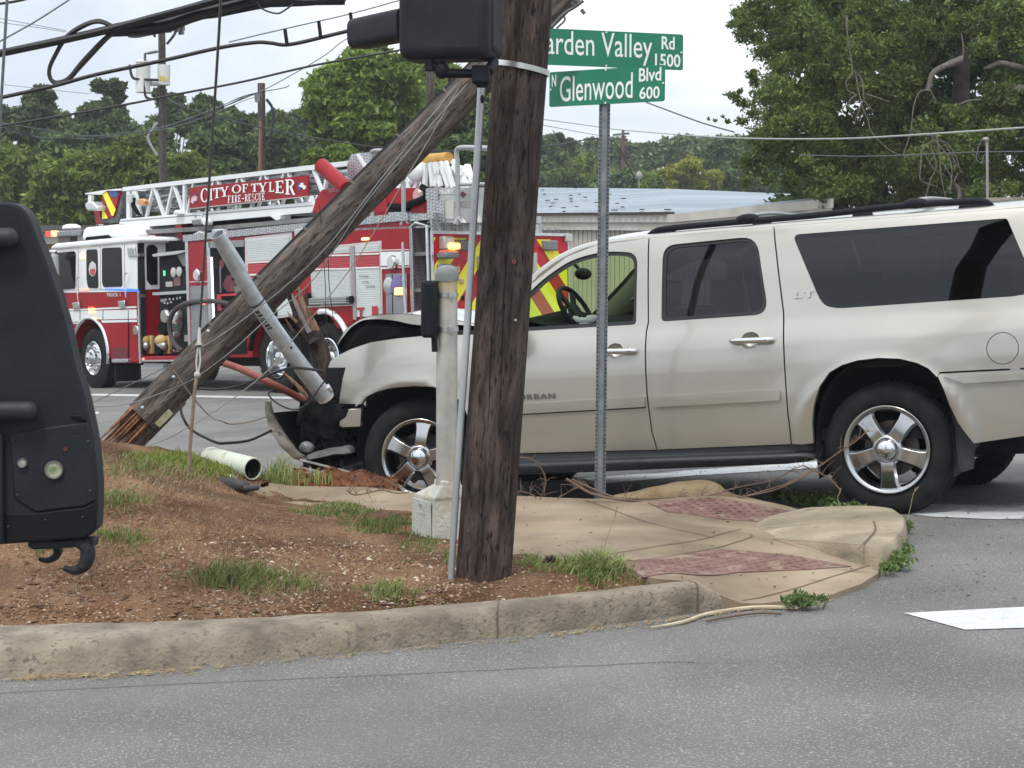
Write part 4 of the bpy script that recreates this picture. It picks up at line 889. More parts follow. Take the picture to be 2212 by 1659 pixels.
# roof light bar at the cab's front corner
p0 = TS(*q('T1', [(60, 170)])[0], .8); p1 = TS(*q('T1', [(320, 170)])[0], .8)
side('light_bar', 'T1', [(150, 143), (400, 130), (400, 190), (165, 195)], M('light_bar_grey', (.16, .17, .18), (.05, .05, .055), ns=9, rough=.2, coat=1), .7, .25, trk, bev=.02)
side('light_bar_mount', 'T1', [(180, 190), (300, 188), (300, 245), (190, 250)], M('mount_grey', (.10, .10, .105), rough=.5), .75, .15, trk)
lamp('T1', [(118, 140), (160, 140), (160, 190), (120, 190)], (1, .45, .12), 4, y=.68, t=.1)
lamp('T1', [(65, 145), (118, 142), (120, 190), (68, 190)], (.9, .02, .02), 2.2, y=.69, t=.1)
mb = MB(); c_ = TS(*q('T1', [(313, 105)])[0], .9); mb.lathe([(.001, .06), (.10, .055), (.17, .02), (.18, -.03), (.13, -.06), (.06, -.12)], Matrix.Translation(c_), 20); mb.build('antenna_dome', wht, trk, local=True, smooth=60)
# pump bay between cab and body
side('pump_bay', 'T1', [(925, 250), (1395, 225), (1420, 1310), (960, 1310)], M('bay_dark', (.006, .006, .007), rough=.8, spec=.15), .55, 1.7, trk)
xcb = TS(*q('T1', [(922, 700)])[0]).x+.02
def backq(nm, pts, mat, dx=0, t=.012, parent=None):
    ps = [TR(*q('T1', [p])[0], xcb+dx) for p in pts]; n = len(ps); mb = MB(); mb.add([p for p in ps]+[p+V((-t, 0, 0)) for p in ps], [tuple(range(n)), tuple(range(2*n-1, n-1, -1))]+[(k, n+k, n+(k+1) % n, (k+1) % n) for k in range(n)])
    return mb.build(nm, mat, parent or trk, local=True, smooth=30)
bw = backq('cab_back_wall', [(922, 200), (965, 190), (1275, 195), (1300, 300), (1300, 676), (924, 690)], wht, .03, .05)
backq('cab_back_wall', [(924, 690), (1300, 676), (1300, 1330), (946, 1340)], redp, .02, .04)
backq('back_window', [(1010, 300), (1030, 272), (1080, 268), (1115, 300), (1115, 640), (1050, 645), (1015, 600)], M('truck_window_black', (.004, .005, .006)), .036, .006, bw)
backq('bay_side_panel', [(930, 255), (990, 250), (1000, 690), (1010, 1290), (952, 1295), (935, 700)], pump, .04, .02, bw)
for y0, c in ((352, steel), (735, steel)): backq('shelf_edge', [(932, y0), (998, y0-4), (998, y0+24), (934, y0+28)], c, .07, .03, bw)
pp = side('pump_panel', 'T1', [(1130, 370), (1345, 350), (1392, 690), (1395, 740), (1420, 1300), (1140, 1300)], pump, .22, .3, trk)
side('shelf_edge', 'T1', [(1065, 715), (1400, 695), (1400, 722), (1068, 742)], steel, .12, .12, pp)
side('awning', 'T1', [(1062, 362), (1120, 345), (1365, 320), (1385, 330), (1130, 352), (1290, 345), (1290, 358), (1075, 382)][0:4]+[(1290, 358), (1075, 382)], steel, .08, .15, pp)
side('awning_bracket', 'T1', [(1290, 345), (1365, 330), (1390, 470), (1355, 470), (1290, 360)], M('mid_grey', (.2, .21, .22), rough=.5, metal=.5), .15, .03, pp)
def disc(crop, c, r, mat, y, nm, t=.05, parent=None, prof=None):
    p = TS(*q(crop, [c])[0], y); mb = MB(); Mx = Matrix.Translation(p) @ Matrix.Rotation(math.pi/2, 4, 'X')
    mb.lathe(prof(r) if prof else [(.001, t), (r*.8, t), (r, t*.6), (r, 0)], Mx, 20); return mb.build(nm, mat, parent or trk, local=True, smooth=40)
for c in ((1268, 528), (1322, 522)): disc('T1', c, .085, M('gauge_face', (.5, .5, .48), rough=.3), .20, 'gauge', .03, pp)
disc('T1', (1312, 940), .14, steel, .20, 'intake_cap', .12, pp); disc('T1', (1218, 935), .13, chrome, .20, 'discharge_cap', .10, pp)
disc('T1', (1190, 1045), .15, blk, .2, 'intake_cap', .08, pp); disc('T1', (1315, 1110), .06, steel, .2, 'valve', .12, pp)
mb = MB(); mb.sphere(TS(*q('T1', [(1300, 1000)])[0], .2), .17, 12, 8, (1, .5, 1.2)); mb.build('valve_body', M('valve_iron', (.12, .125, .125), rough=.4, metal=.6), pp, local=True)
for c in ((1200, 810), (1230, 815), (1262, 805), (1215, 780), (1250, 775), (1285, 775), (1320, 770), (1350, 765), (1290, 1258), (1325, 1258), (1258, 1258)): disc('T1', c, .028, chrome, .2, 'knob', .05, pp)
side('gauge_strip', 'T1', [(1190, 615), (1250, 612), (1252, 660), (1192, 662)], M('label_white', (.45, .42, .40), rough=.5), .21, .01, pp)
side('gauge_strip', 'T1', [(1262, 575), (1325, 570), (1328, 650), (1265, 655)], M('label_red', (.25, .06, .06), (.12, .12, .12), ns=20), .21, .01, pp)
side('panel_label', 'T1', [(1142, 775), (1182, 773), (1182, 803), (1143, 805)], M('label_white', (.45, .42, .40)), .21, .01, pp)
side('panel_label', 'T1', [(1365, 1112), (1395, 1112), (1395, 1172), (1366, 1172)], M('label_white', (.45, .42, .40)), .20, .01, pp)
lamp('T1', [(1165, 510), (1185, 510), (1185, 560), (1168, 560)], (.1, .7, .25), .8, y=.2, nm='level_gauge_light', t=.01, parent=pp)
hosem = M('hose_yellow', (.42, .27, .08), (.50, .36, .16), ns=8, rough=.8)
for x in (985, 1150):
    for k, (dx, dy, r) in enumerate(((0, 45, .13), (12, 95, .12))):
        c = TS(*q('T1', [(x+dx, 1120+dy)])[0], .12); MB().sphere(c, r, 14, 8, (1.15, .8, .8)).build('coiled_hose', hosem if k == 0 else M('coupling_steel', (.35, .35, .34), rough=.35, metal=.8), trk, local=True)
    side('hose_end', 'T1', [(x+20, 1115), (x+65, 1118), (x+70, 1290), (x+25, 1290)], hosem, .16, .08, trk, bev=.02)
    disc('T1', (x-5, 1255), .10, blk, .1, 'hose_coupling', .08)
side('running_board', 'T1', [(965, 1312), (1420, 1305), (1430, 1360), (960, 1360)], redp, -.02, .6, trk, bev=.01)
side('board_trim', 'T1', [(965, 1345), (1430, 1340), (1430, 1358), (962, 1360)], steel, -.03, .02, trk)
lamp('T1', [(965, 1328), (988, 1328), (988, 1345), (966, 1345)], (1, .2, .15), 1.5, y=-.04, t=.02)
side('fold_step', 'T1', [(985, 1372), (1215, 1380), (1165, 1395), (1165, 1425), (985, 1430)], M('step_grey', (.45, .46, .46), rough=.5), .05, .3, trk)
# black suction hose looped over the bay
MB().tube([TS(*q('T1', [p])[0], -.06) for p in ((1345, 1260), (1270, 1190), (1228, 1060), (1245, 930), (1320, 845), (1420, 808))]+[TS(*q('T2', [p])[0], -.06) for p in ((430, 800), (560, 795), (690, 815), (780, 850))], .04, n=8, sm=5).build('suction_hose', M('hose_brown', (.05, .035, .035), rough=.6), trk, local=True)
# body
bd = side('body', 'T2', [(330, 238), (1280, 130), (1290, 128), (1700, 90)], redp, 0, .01, trk) if 0 else None
A1 = q('T2', [(305, 232)])[0]; A2 = q('T3', [(1270, 190)])[0]; A3 = q('T3', [(1300, 1160)])[0]; A4 = q('T2', [(340, 1350)])[0]
def pside(nm, uv, mat, y, t, parent=None, bev=0):
    return side(nm, 'd', [(u/.548611*1.0, v/.548611) for u, v in []], mat) if 0 else side(nm, 'dd', uv, mat, y, t, parent, bev)
CR['dd'] = (0, 0, .548611)
zb = TS(*q('T2', [(340, 1320)])[0]).z; xr0 = TS(*A2).x; xf0 = TS(*q('T2', [(325, 600)])[0]).x; ztop = TS(*q('T2', [(330, 235)])[0]).z
xr1 = TS(936, 560).x
xend = xr1
# main body box with wheel openings, from the front corner to the rear corner
xw0 = WB; xw1 = TS(*q('M1', [(770, 880)])[0]).x if 0 else WB+1.38
def arc(xc, r, z0, a0=180, a1=0, n=10): return [(xc+r*math.cos(R(a0+(a1-a0)*i/n)), z0+r*math.sin(R(a0+(a1-a0)*i/n))) for i in range(n+1)]
outl = [(xf0, zb), (xf0, ztop), (xr0, ztop), (xr0, zb-.05)]+[(xw1+.62, zb-.05)]+[(x, z) for x, z in arc(xw1, .66, .55, 0, 90, 6)]+[(x, z) for x, z in arc(xw0, .66, .55, 90, 180, 6)]+[(xw0-.66, zb)]
mb = MB(); n = len(outl); mb.add([V((x, 0, z)) for x, z in outl]+[V((x, 2.4, z)) for x, z in outl], [tuple(range(n)), tuple(range(2*n-1, n-1, -1))]+[(i, n+i, n+(i+1) % n, (i+1) % n) for i in range(n)])
body = mb.build('body', redp, trk, local=True)
mb = MB(); mb.box((xf0-.05, -.03, ztop-.005), (xr0+.02, 2.43, ztop+.10)); mb.build('body_top_rail', dplate, trk, local=True)
mb = MB(); mb.box((xw0-.9, .45, .35), (xw1+.8, 2.2, 1.2)); mb.box((1.2, .6, .55), (xf0+1, 1.8, .9)); mb.box((xw1+.5, .6, .45), (xend, 1.9, .9)); mb.box((-1.5, .45, .4), (1.2, 2, .9)); mb.box((xf0, .3, .4), (xw0-.7, .5, zb)); mb.build('chassis', blk, trk, local=True)
for xc in (xw0, xw1):
    mb = MB(); mb.tube([V((x, -.03, z)) for x, z in arc(xc, .67, .56, 172 if xc == xw0 else 100, 80 if xc == xw0 else 5, 12)], .045, n=8); mb.build('wheel_arch_trim', wht if xc == xw1 else blk, body, local=True)
side('body_panel', 'T2', [(330, 250), (505, 240), (520, 1330), (350, 1340)], redp, -.012, .01, body)
side('corner_trim', 'T2', [(303, 235), (330, 235), (360, 1340), (338, 1340)], steel, -.02, .02, body)
side('mirror_panel', 'T2', [(350, 655), (515, 650), (520, 1180), (365, 1180)], M('polished_panel', (.28, .29, .31), (.36, .37, .40), ns=3, rough=.25, metal=.7), -.022, .01, body)
disc('T2', (428, 552), .10, chrome, -.02, 'lamp_bezel', .05, body)
lamp('T2', [(440, 775), (480, 772), (480, 825), (442, 828)], (1, .15, .12), 3, y=-.05)
side('trim_line', 'T2', [(345, 612), (515, 608), (515, 618), (345, 622)], M('pink_line', (.6, .45, .45)), -.024, .01, body)
# open compartment with strip light
side('compartment', 'T2', [(535, 300), (852, 290), (880, 1290), (560, 1290)], M('bay_dark', (.006, .006, .007), rough=.8, spec=.15), -.014, .012, body)
side('compartment_frame', 'T2', [(505, 245), (535, 243), (560, 1290), (530, 1290)], steel, -.03, .02, body)
side('compartment_frame', 'T2', [(520, 290), (535, 300), (850, 288), (850, 225), (520, 240)], M('hinge_grey', (.22, .225, .22), (.4, .4, .4), ns=30, rough=.4, metal=.6), -.03, .02, body)
side('led_strip', 'T2', [(540, 385), (557, 385), (578, 975), (560, 975)], M('lit_strip', (.8, .85, 1), rough=.3, emit=1.6, ecol=(.85, .9, 1)), -.035, .01, body)
side('compartment_tray', 'T2', [(600, 735), (850, 715), (860, 740), (640, 750), (640, 860), (850, 855), (850, 880), (610, 885)], M('tray_red', (.5, .02, .03), rough=.35), -.03, .015, body)
side('stowed_gear', 'T2', [(690, 560), (760, 540), (850, 600), (850, 700), (700, 710), (650, 650)], M('gear_red', (.22, .02, .03), (.03, .02, .03), ns=6), -.022, .01, body, r=.05)
side('stowed_gear', 'T2', [(625, 420), (655, 400), (665, 470), (630, 510)], M('gear_red', (.22, .02, .03)), -.022, .01, body, r=.03)
side('stowed_gear', 'T2', [(760, 660), (850, 650), (850, 715), (770, 715)], M('gear_grey', (.16, .15, .13), rough=.7), -.024, .01, body)
side('divider', 'T2', [(625, 470), (637, 470), (640, 720), (630, 720)], M('mid_grey', (.2, .21, .22)), -.026, .01, body)
# roller shutters
shm = M('shutter_white', (.56, .60, .58), (.60, .64, .62), ns=2, rough=.4)
def ribs(nm, crop, quad, n, mat, y=-.02):
    tl, tr, br, bl = [TS(*q(crop, [p])[0], y) for p in quad]; mb = MB()
    for i in range(n):
        a = tl.lerp(bl, i/n); b = tr.lerp(br, i/n); c = tr.lerp(br, (i+.86)/n); d = tl.lerp(bl, (i+.86)/n); e = tl.lerp(bl, (i+1)/n); f = tr.lerp(br, (i+1)/n)
        o = V((0, .007, 0)); mb.add([a+o, b+o, a.lerp(d, .2), b.lerp(c, .2), d, c, e+o, f+o], [(1, 0, 2, 3), (3, 2, 4, 5), (5, 4, 6, 7)])
    return mb.build(nm, mat, body, local=True, smooth=0)
side('shutter_frame', 'T2', [(862, 205), (1300, 150), (1308, 935), (985, 985), (955, 1060), (874, 1075)], M('frame_pale', (.55, .5, .5), rough=.4), -.013, .01, body)
def dcoord(crop, x, y): return q(crop, [(x, y)])[0]
ribs('roller_shutter', 'T2', [(885, 225), (1275, 185), (1290, 402), (888, 425)], 12, shm)
ribs('roller_shutter', 'T2', [(888, 425), (1290, 402), (1300, 560), (893, 585)], 6, M('shutter_red', (.40, .02, .035), (.5, .1, .11), ns=40, stretch=(0, 0, 1), rough=.35))
for y0 in (430, 545): side('stripe', 'T2', [(888, y0), (1290, y0-22), (1290, y0-8), (888, y0+14)], wht, -.03, .006, body)
ribs('roller_shutter', 'T2', [(893, 585), (1300, 560), (1306, 920), (900, 960)], 13, shm)
side('shutter_frame', 'T3', [(380, 330), (970, 270), (985, 1160), (380, 1060)][0:2]+[(985, 1140), (400, 990)], M('frame_pale', (.55, .5, .5)), -.012, .01, body)
for x0, x1, yb0, yb1, dy in ((200, 622, 920, 905, 0), (690, 945, 1100, 1095, 0)):
    off = 0 if x0 > 600 else 10
    ribs('roller_shutter', 'T3', [(x0, 335+off if x0 > 600 else 395), (x1, 315 if x0 > 600 else 350), (x1, 390+off), (x0, 402+off if x0 > 600 else 430)], 4, shm)
    ribs('roller_shutter', 'T3', [(x0, 402+off if x0 > 600 else 430), (x1, 390+off), (x1+3, 560 if x0 > 600 else 575), (x0+3, 575 if x0 > 600 else 610)], 8, M('shutter_red', (.40, .02, .035)))
    ribs('roller_shutter', 'T3', [(x0+3, 575 if x0 > 600 else 610), (x1+3, 560 if x0 > 600 else 575), (x1+25, yb1), (x0+15, yb0)], 22, shm)
    for y0 in (412, 560): side('stripe', 'T3', [(x0, y0+(15 if x0 < 600 else 0)), (x1, y0-8+(15 if x0 < 600 else 0)), (x1, y0+8+(15 if x0 < 600 else 0)), (x0, y0+16+(15 if x0 < 600 else 0))], wht, -.03, .006, body)
side('shutter_post', 'T3', [(630, 330), (672, 325), (700, 1130), (665, 1130)], M('post_grey', (.38, .36, .36), rough=.4, metal=.5), -.028, .01, body)
side('pipe_rack', 'T3', [(165, 905), (640, 880), (645, 965), (170, 985)], M('rack_grey', (.10, .105, .10), rough=.5), -.03, .015, body)
mb = MB(); 
for y0 in (905, 930, 955): mb.cyl(TS(*q('T3', [(170, y0+8)])[0], -.07), TS(*q('T3', [(630, y0-12)])[0], -.07), .022, n=8)
mb.build('pipe_rack_pole', M('pole_steel', (.3, .31, .3), rough=.35, metal=.7), body, local=True)
side('rack_clamp', 'T3', [(580, 885), (640, 870), (645, 940), (585, 945)], blk, -.09, .05, body, bev=.01)
side('rack_clamp', 'T3', [(145, 845), (185, 842), (180, 960), (140, 965)], blk, -.09, .05, body, bev=.01)
side('lower_panel', 'T3', [(170, 985), (655, 965), (665, 1160), (500, 1230), (420, 1100), (330, 1065), (240, 1080), (200, 1110)], redp, -.018, .01, body)
side('trim_line', 'T3', [(170, 985), (655, 966), (655, 976), (170, 997)], wht, -.024, .01, body)
for c in ((423, 1042), (477, 1060)): disc('T3', c, .03, steel, -.03, 'filler_cap', .03, body)
blkt = M('letter_black', (.04, .045, .05), rough=.6)
side_text('Our family', 'T3', (733, 682), (836, 679), 38, blkt, -.032, body); side_text('serving', 'T3', (767, 737), (834, 735), 34, blkt, -.032, body); side_text('Your family', 'T3', (803, 793), (908, 790), 38, blkt, -.032, body)
lred = M('letter_red', (.38, .02, .03), rough=.4)
side_text('T', 'T3', (710, 1120), (792, 1116), 122, lred, -.034, body, bold=.03); side_text('1', 'T3', (872, 1082), (936, 1080), 98, lred, -.034, body, bold=.05)
# red end bay with mirror door
side('end_band', 'T3', [(965, 370), (1272, 362), (1275, 560), (970, 580)], wht, -.014, .01, body)
for y0 in (378, 545): side('stripe', 'T3', [(968, y0), (1272, y0-8), (1272, y0+4), (968, y0+12)], redp, -.018, .006, body)
disc('T3', (1112, 506), .10, chrome, -.02, 'marker_lamp', .07, body)
ed = side('end_door', 'T3', [(1018, 632), (1248, 625), (1255, 1180), (1025, 1180)], M('polished_panel', (.28, .29, .31)), -.02, .012, body)
side('door_split', 'T3', [(1086, 640), (1092, 640), (1098, 1180), (1092, 1180)], blk, -.024, .01, body)
disc('T3', (1055, 760), .12, steel, -.022, 'reflector_ring', .02, body)
lamp('T3', [(1110, 785), (1195, 780), (1198, 860), (1112, 862)], (1, .5, .12), 3.2, y=-.06)
disc('T3', (1150, 765), .15, M('blue_lens', (.16, .12, .3), rough=.2), -.03, 'lens', .02, body)
lamp('T3', [(750, 240), (822, 235), (822, 262), (752, 266)], (1, .6, .2), 3, y=-.03)
lamp('T2', [(648, 150), (688, 148), (688, 178), (650, 180)], (1, .25, .2), 3, y=-.03)
for crop, quad in (('T2', [(1315, 130), (1415, 105), (1415, 200), (1325, 215)]), ('T2', [(360, 175), (430, 140), (470, 160), (400, 178)]), ('T2', [(552, 125), (640, 120), (665, 155), (548, 158)])):
    side('scene_light', crop, quad, steel, -.06 if quad[0][0] > 1000 else .2, .12, trk, bev=.02)
mb = MB(); mb.tube([TS(*q('T3', [p])[0], -.12) for p in ((1205, 285), (1215, 700), (1238, 1100))], .02, n=8); mb.build('grab_rail', steel, trk, local=True)
# rear recess with steps
mb = MB(); mb.box((xr0, .42, zb-.1), (xend-.02, 2.0, ztop-.05)); mb.build('rear_recess', dplate, trk, local=True)
mb = MB(); mb.box((xr0, .0, ztop-.02), (xend, .42, ztop+.07)); mb.box((xr0, .02, zb-.1), (xr0+.02, .42, ztop)); mb.box((xend-.05, .0, zb-.1), (xend-.02, .40, ztop)); mb.build('rear_step_frame', dplate, trk, local=True)
mb = MB()
for z in (1.0, 1.45, 1.95): mb.box((xr0+.02, .05, z), (xend-.05, .42, z+.05))
mb.build('rear_steps', M('step_grey2', (.25, .26, .26), rough=.5, metal=.5), trk, local=True)
mb = MB(); z1 = ztop-.1; mb.tube([(xr0+.08, -.02, .9), (xr0+.08, -.02, z1), (xr0+.2, -.02, z1+.05), (xend-.1, -.02, z1), (xend-.08, -.02, .9)], .025, n=8); mb.build('grab_rail', steel, trk, local=True)
# rear face with chevrons
rt = TR(936, 505, xend).z; yR = TR(1225, 520, xend).y; z0 = .55
red_c = M('chevron_red', (.50, .012, .025), rough=.4, coat=.2, spec=.3); yel = M('chevron_yellow', (.95, .85, .01), rough=.4, coat=.3)
mb = MB(); mb.box((xend-.06, 0, z0), (xend, yR, rt)); rear = mb.build('rear_panel', red_c, trk, local=True)
yc = yR/2; W = .30; mbv = MB()
# band polygons clipped to each half: left half rises towards the centre
def clip(poly, a, b, c):   # keep a*x+b*y<=c
    o = []
    for i in range(len(poly)):
        p, q_ = poly[i], poly[(i+1) % len(poly)]; fp = a*p[0]+b*p[1]-c; fq = a*q_[0]+b*q_[1]-c
        if fp <= 0: o.append(p)
        if fp*fq < 0: t = fp/(fp-fq); o.append((p[0]+(q_[0]-p[0])*t, p[1]+(q_[1]-p[1])*t))
    return o
slope = 1.25; chev = []
for half in (0, 1):
    for k in range(-2, 9):
        b0 = -1.2+k*.66; s_ = slope
        poly = [(-.01, b0), (1.4, b0+1.4*s_), (1.4, b0+.33+1.4*s_), (-.01, b0+.33)]
        for cl in ((-1, 0, -.012), (1, 0, yc-.05), (0, -1, -(z0+.02)), (0, 1, rt-.05)): poly = clip(poly, *cl) if poly else poly
        if len(poly) > 2:
            if half: poly = [(yR-y, z) for y, z in poly]
            if area(poly) < 0: poly = poly[::-1]
            n = len(poly); mb = MB(); mb.add([V((xend+.004, y, z)) for y, z in poly], [tuple(range(n))]); mb.build('chevron', yel, rear, local=True, smooth=0)
mb = MB(); mb.box((xend-.02, -.03, rt), (xend+.03, yR+.03, rt+.04)); mb.box((xend-.02, -.03, z0), (xend+.012, .0, rt)); mb.box((xend-.02, yR, z0), (xend+.012, yR+.03, rt)); mb.build('rear_trim', steel, rear, local=True)
mb = MB(); mb.box((xend, yc-.42, z0+.3), (xend+.02, yc+.42, rt-.35)); mb.build('rear_door', M('door_grey', (.10, .11, .11), (.3, .3, .28), ns=5, rough=.3, metal=.4), rear, local=True)
mb = MB(); mb.box((xend+.02, yc-.46, z0+.25), (xend+.03, yc-.42, rt-.3)); mb.box((xend+.02, yc+.42, z0+.25), (xend+.03, yc+.46, rt-.3)); mb.box((xend+.02, yc-.46, rt-.34), (xend+.03, yc+.46, rt-.3)); mb.build('door_frame', steel, rear, local=True)
def rbox(nm, crop, quad, mat, t=.08, bev=.02):
    ps = [TR(*q(crop, [p])[0], xend) for p in quad]; ys_ = [p.y for p in ps]; zs = [p.z for p in ps]; mb = MB(); mb.box((xend+.005, min(ys_), min(zs)), (xend+t, max(ys_), max(zs))); return mb.build(nm, mat, rear, local=True, bevel=bev, seg=3)
gr = M('speaker_grey', (.16, .16, .17), (.22, .22, .22), ns=30, rough=.5)
rbox('work_light', 'T3', [(1756, 262), (1893, 378)], gr); rbox('work_light', 'T3', [(1566, 525), (1722, 632)], gr)
rbox('work_light', 'B', [(893, 97), (1005, 182)], gr)
rbox('beacon_base', 'T3', [(1590, 225), (1705, 370)], M('beacon_chrome', (.55, .5, .45), rough=.25, metal=.5), .14)
rbox('beacon', 'T3', [(1632, 300), (1750, 368)], M('lit_beacon', (1, .5, .1), rough=.3, emit=3, ecol=(1, .5, .12)), .18)
rbox('tail_light', 'T3', [(1590, 378), (1745, 410)], M('tail_red', (.5, .15, .12), rough=.3, emit=.5), .12)
rbox('rear_step', 'T3', [(1560, 405), (1700, 470)], M('mid_grey', (.2, .21, .22)), .25)
rbox('notice', 'T3', [(1762, 548), (1825, 615)], M('notice_paper', (.45, .36, .15), (.55, .5, .35), ns=30), .01, 0)
rbox('marker_lamp', 'T3', [(1822, 685), (1860, 745)], M('pink_lens', (.6, .4, .38), rough=.3), .04)
rbox('rear_sticker', 'T3', [(1842, 870), (1868, 920)], blk, .012, 0)
rbox('hook_rail', 'B', [(800, 200), (830, 420)], M('rail_pale', (.45, .42, .40), rough=.5), .1, .01)
rbox('marker_lamp', 'B', [(1080, 45), (1130, 110)], M('trim_pale', (.5, .5, .45), rough=.4), .06, .01)
# wheels
tw = M('truck_tyre', (.013, .013, .014), (.024, .024, .024), ns=9, rough=.9, spec=.12)
def twheel(x, y, front, sgn=1):
    Rm = Matrix.Translation((x, y, .53)) @ Matrix.Rotation(math.pi/2*sgn, 4, 'X')
    w_ = bpy.data.objects.new('wheel', None); COL.objects.link(w_); w_.parent = trk; w_.matrix_local = Rm; WM[w_.name] = Mt @ Rm; w_.empty_display_size = .1
    mb = MB(); mb.lathe([(.30, -.30), (.42, -.32), (.52, -.28), (.535, -.2), (.535, -.08), (.52, -.03), (.47, -.005), (.38, .0), (.32, -.015), (.29, -.04)], Matrix(), 56)
    for k in range(50):
        a = 2*math.pi*k/50
        for zc in (-.06, -.15, -.24): mb.boxm(Matrix.Rotation(a, 4, 'Z') @ Matrix.Translation((.535, 0, zc)), .012, .04, .07)
    mb.build('tyre', tw, w_, local=True, smooth=40)
    mb = MB()
    if front: mb.lathe([(.30, -.01), (.305, 0), (.29, .01), (.28, -.01), (.26, -.05), (.25, -.03), (.17, -.0), (.16, .04), (.12, .06), (.11, .10), (.02, .11)], Matrix(), 40)
    else: mb.lathe([(.30, -.01), (.305, 0), (.29, .01), (.28, -.02), (.265, -.12), (.25, -.18), (.20, -.19), (.13, -.19), (.125, -.06), (.10, -.03), (.02, -.02)], Matrix(), 40)
    for k in range(10):
        a = 2*math.pi*k/10; rr = .20; mb.cyl((rr*math.cos(a), rr*math.sin(a), -.18 if not front else -.02), (rr*math.cos(a), rr*math.sin(a), -.13 if not front else .05), .017, n=6)
    mb.build('rim', chrome, w_, local=True, smooth=40)
twheel(0, .02, True); twheel(WB, .02, False); twheel(xw1, .02, False)
for x in (0, WB, xw1): twheel(x, 2.35, x == 0, -1)
for x, f in ((.72, 1), ): mb = MB(); mb.box((x, .05, .12), (x+.04, .55, .62)); mb.box((x+.04, .1, .15), (x+.34, .5, .5)) if 0 else None; mb.build('mud_flap', rubber, trk, local=True)
# aerial ladder along the roof
yl = .75
def lad(crop, a, y=yl): return TS(*q(crop, [a])[0], y)
whl = M('ladder_white', (.74, .76, .76), rough=.35, coat=.3)
ladm = bpy.data.objects.new('aerial_ladder', None); COL.objects.link(ladm); ladm.parent = trk; WM[ladm.name] = Mt
def lbar(nm, crop, quad, y=yl, t=.06, mat=None): return side(nm, crop, quad, mat or whl, y, t, ladm)
Lt0, Lt1 = lad('T4', (420, 452)), lad('T5', (735, 220)); Lb0, Lb1 = lad('T4', (420, 790)), lad('T5', (330, 640))
for yy_, nm in ((yl, 0), (yl+1.0, 1)):
    sh = V((0, yy_-yl, 0))
    def lq(nm_, pts, t=.06, mat=None, dy=0):
        n = len(pts); pts = [p+sh+V((0, dy, 0)) for p in pts]; mb = MB(); mb.add(pts+[p+V((0, t, 0)) for p in pts], [tuple(range(n)), tuple(range(2*n-1, n-1, -1))]+[(i, n+i, n+(i+1) % n, (i+1) % n) for i in range(n)]); return mb.build(nm_, mat or whl, ladm, local=True)
    lq('top_rail', [lad('T4', (450, 435)), lad('T5', (735, 212)), lad('T5', (745, 262)), lad('T4', (450, 478))], .08)
    lq('bottom_rail', [lad('T4', (430, 782)), lad('T4', (2212, 622)), lad('T5', (385, 632)), lad('T5', (330, 745)), lad('T4', (1150, 830)), lad('T4', (650, 868)), lad('T4', (590, 858)), lad('T4', (410, 830))], .10)
    lq('rail_groove_shade', [lad('T4', (430, 800)), lad('T5', (345, 668)), lad('T5', (343, 680)), lad('T4', (428, 812))], .01, M('groove_shade_grey', (.3, .31, .32)), -.004)  # grey strip on the bottom rail: the groove's shadow line painted in
    # truss
    tops = lambda x: lad('T4', (x, 455-(x-450)*.1135)); bots = lambda x: lad('T4', (x, 785-(x-430)*.0915))
    for a, b in ((770, 690), (770, 880), (985, 905), (985, 1095), (1210, 1135), (1430, 1340), (1460, 1600), (1700, 1590), (1720, 1850), (1960, 1830), (1980, 2100), (2200, 2070), (2230, 2330), (2500, 2640), (2680, 2600), (2700, 2830)):
        p = tops(a)+sh; q_ = bots(b)+sh; MB().bar(p+V((0, .04, 0)), q_+V((0, .04, 0)), .05, .05, ref=(0, 1, 0)).build('truss_bar', whl, ladm, local=True)
    for x in (1105, 500): p = tops(x)+sh; q_ = bots(x)+sh; MB().bar(p+V((0, .04, 0)), q_+V((0, .04, 0)), .07 if x > 600 else .12, .05, ref=(0, 1, 0)).build('truss_post', whl, ladm, local=True)
for i in range(26):
    a = Lb0.lerp(Lb1, i/25)+V((0, .05, .25)); b = a+V((0, .95, 0)); MB().cyl(a, b, .018, n=6).build('rung', M('rung_grey', (.35, .36, .37), rough=.5, metal=.5), ladm, local=True)
# inner fly section seen through the truss
lbar('fly_section', 'T4', [(700, 470), (2640, 240), (2640, 440), (700, 700)], yl+.12, .7, M('fly_section_grey', (.10, .105, .11), (.55, .56, .57), ns=5, rough=.5, metal=.3, stretch=(.5, 1, 6), lo=.45, hi=.6))
lbar('ladder_underside', 'T4', [(650, 868), (2060, 760), (2212, 745), (2212, 790), (1400, 860), (650, 900)], yl+.15, .7, blk)
lbar('ladder_bed', 'T4', [(600, 905), (1500, 850), (2212, 790), (2700, 740), (2700, 790), (1500, 900), (600, 950)], yl-.1, .5, M('bed_grey', (.12, .125, .12), (.2, .2, .19), ns=4, rough=.5))
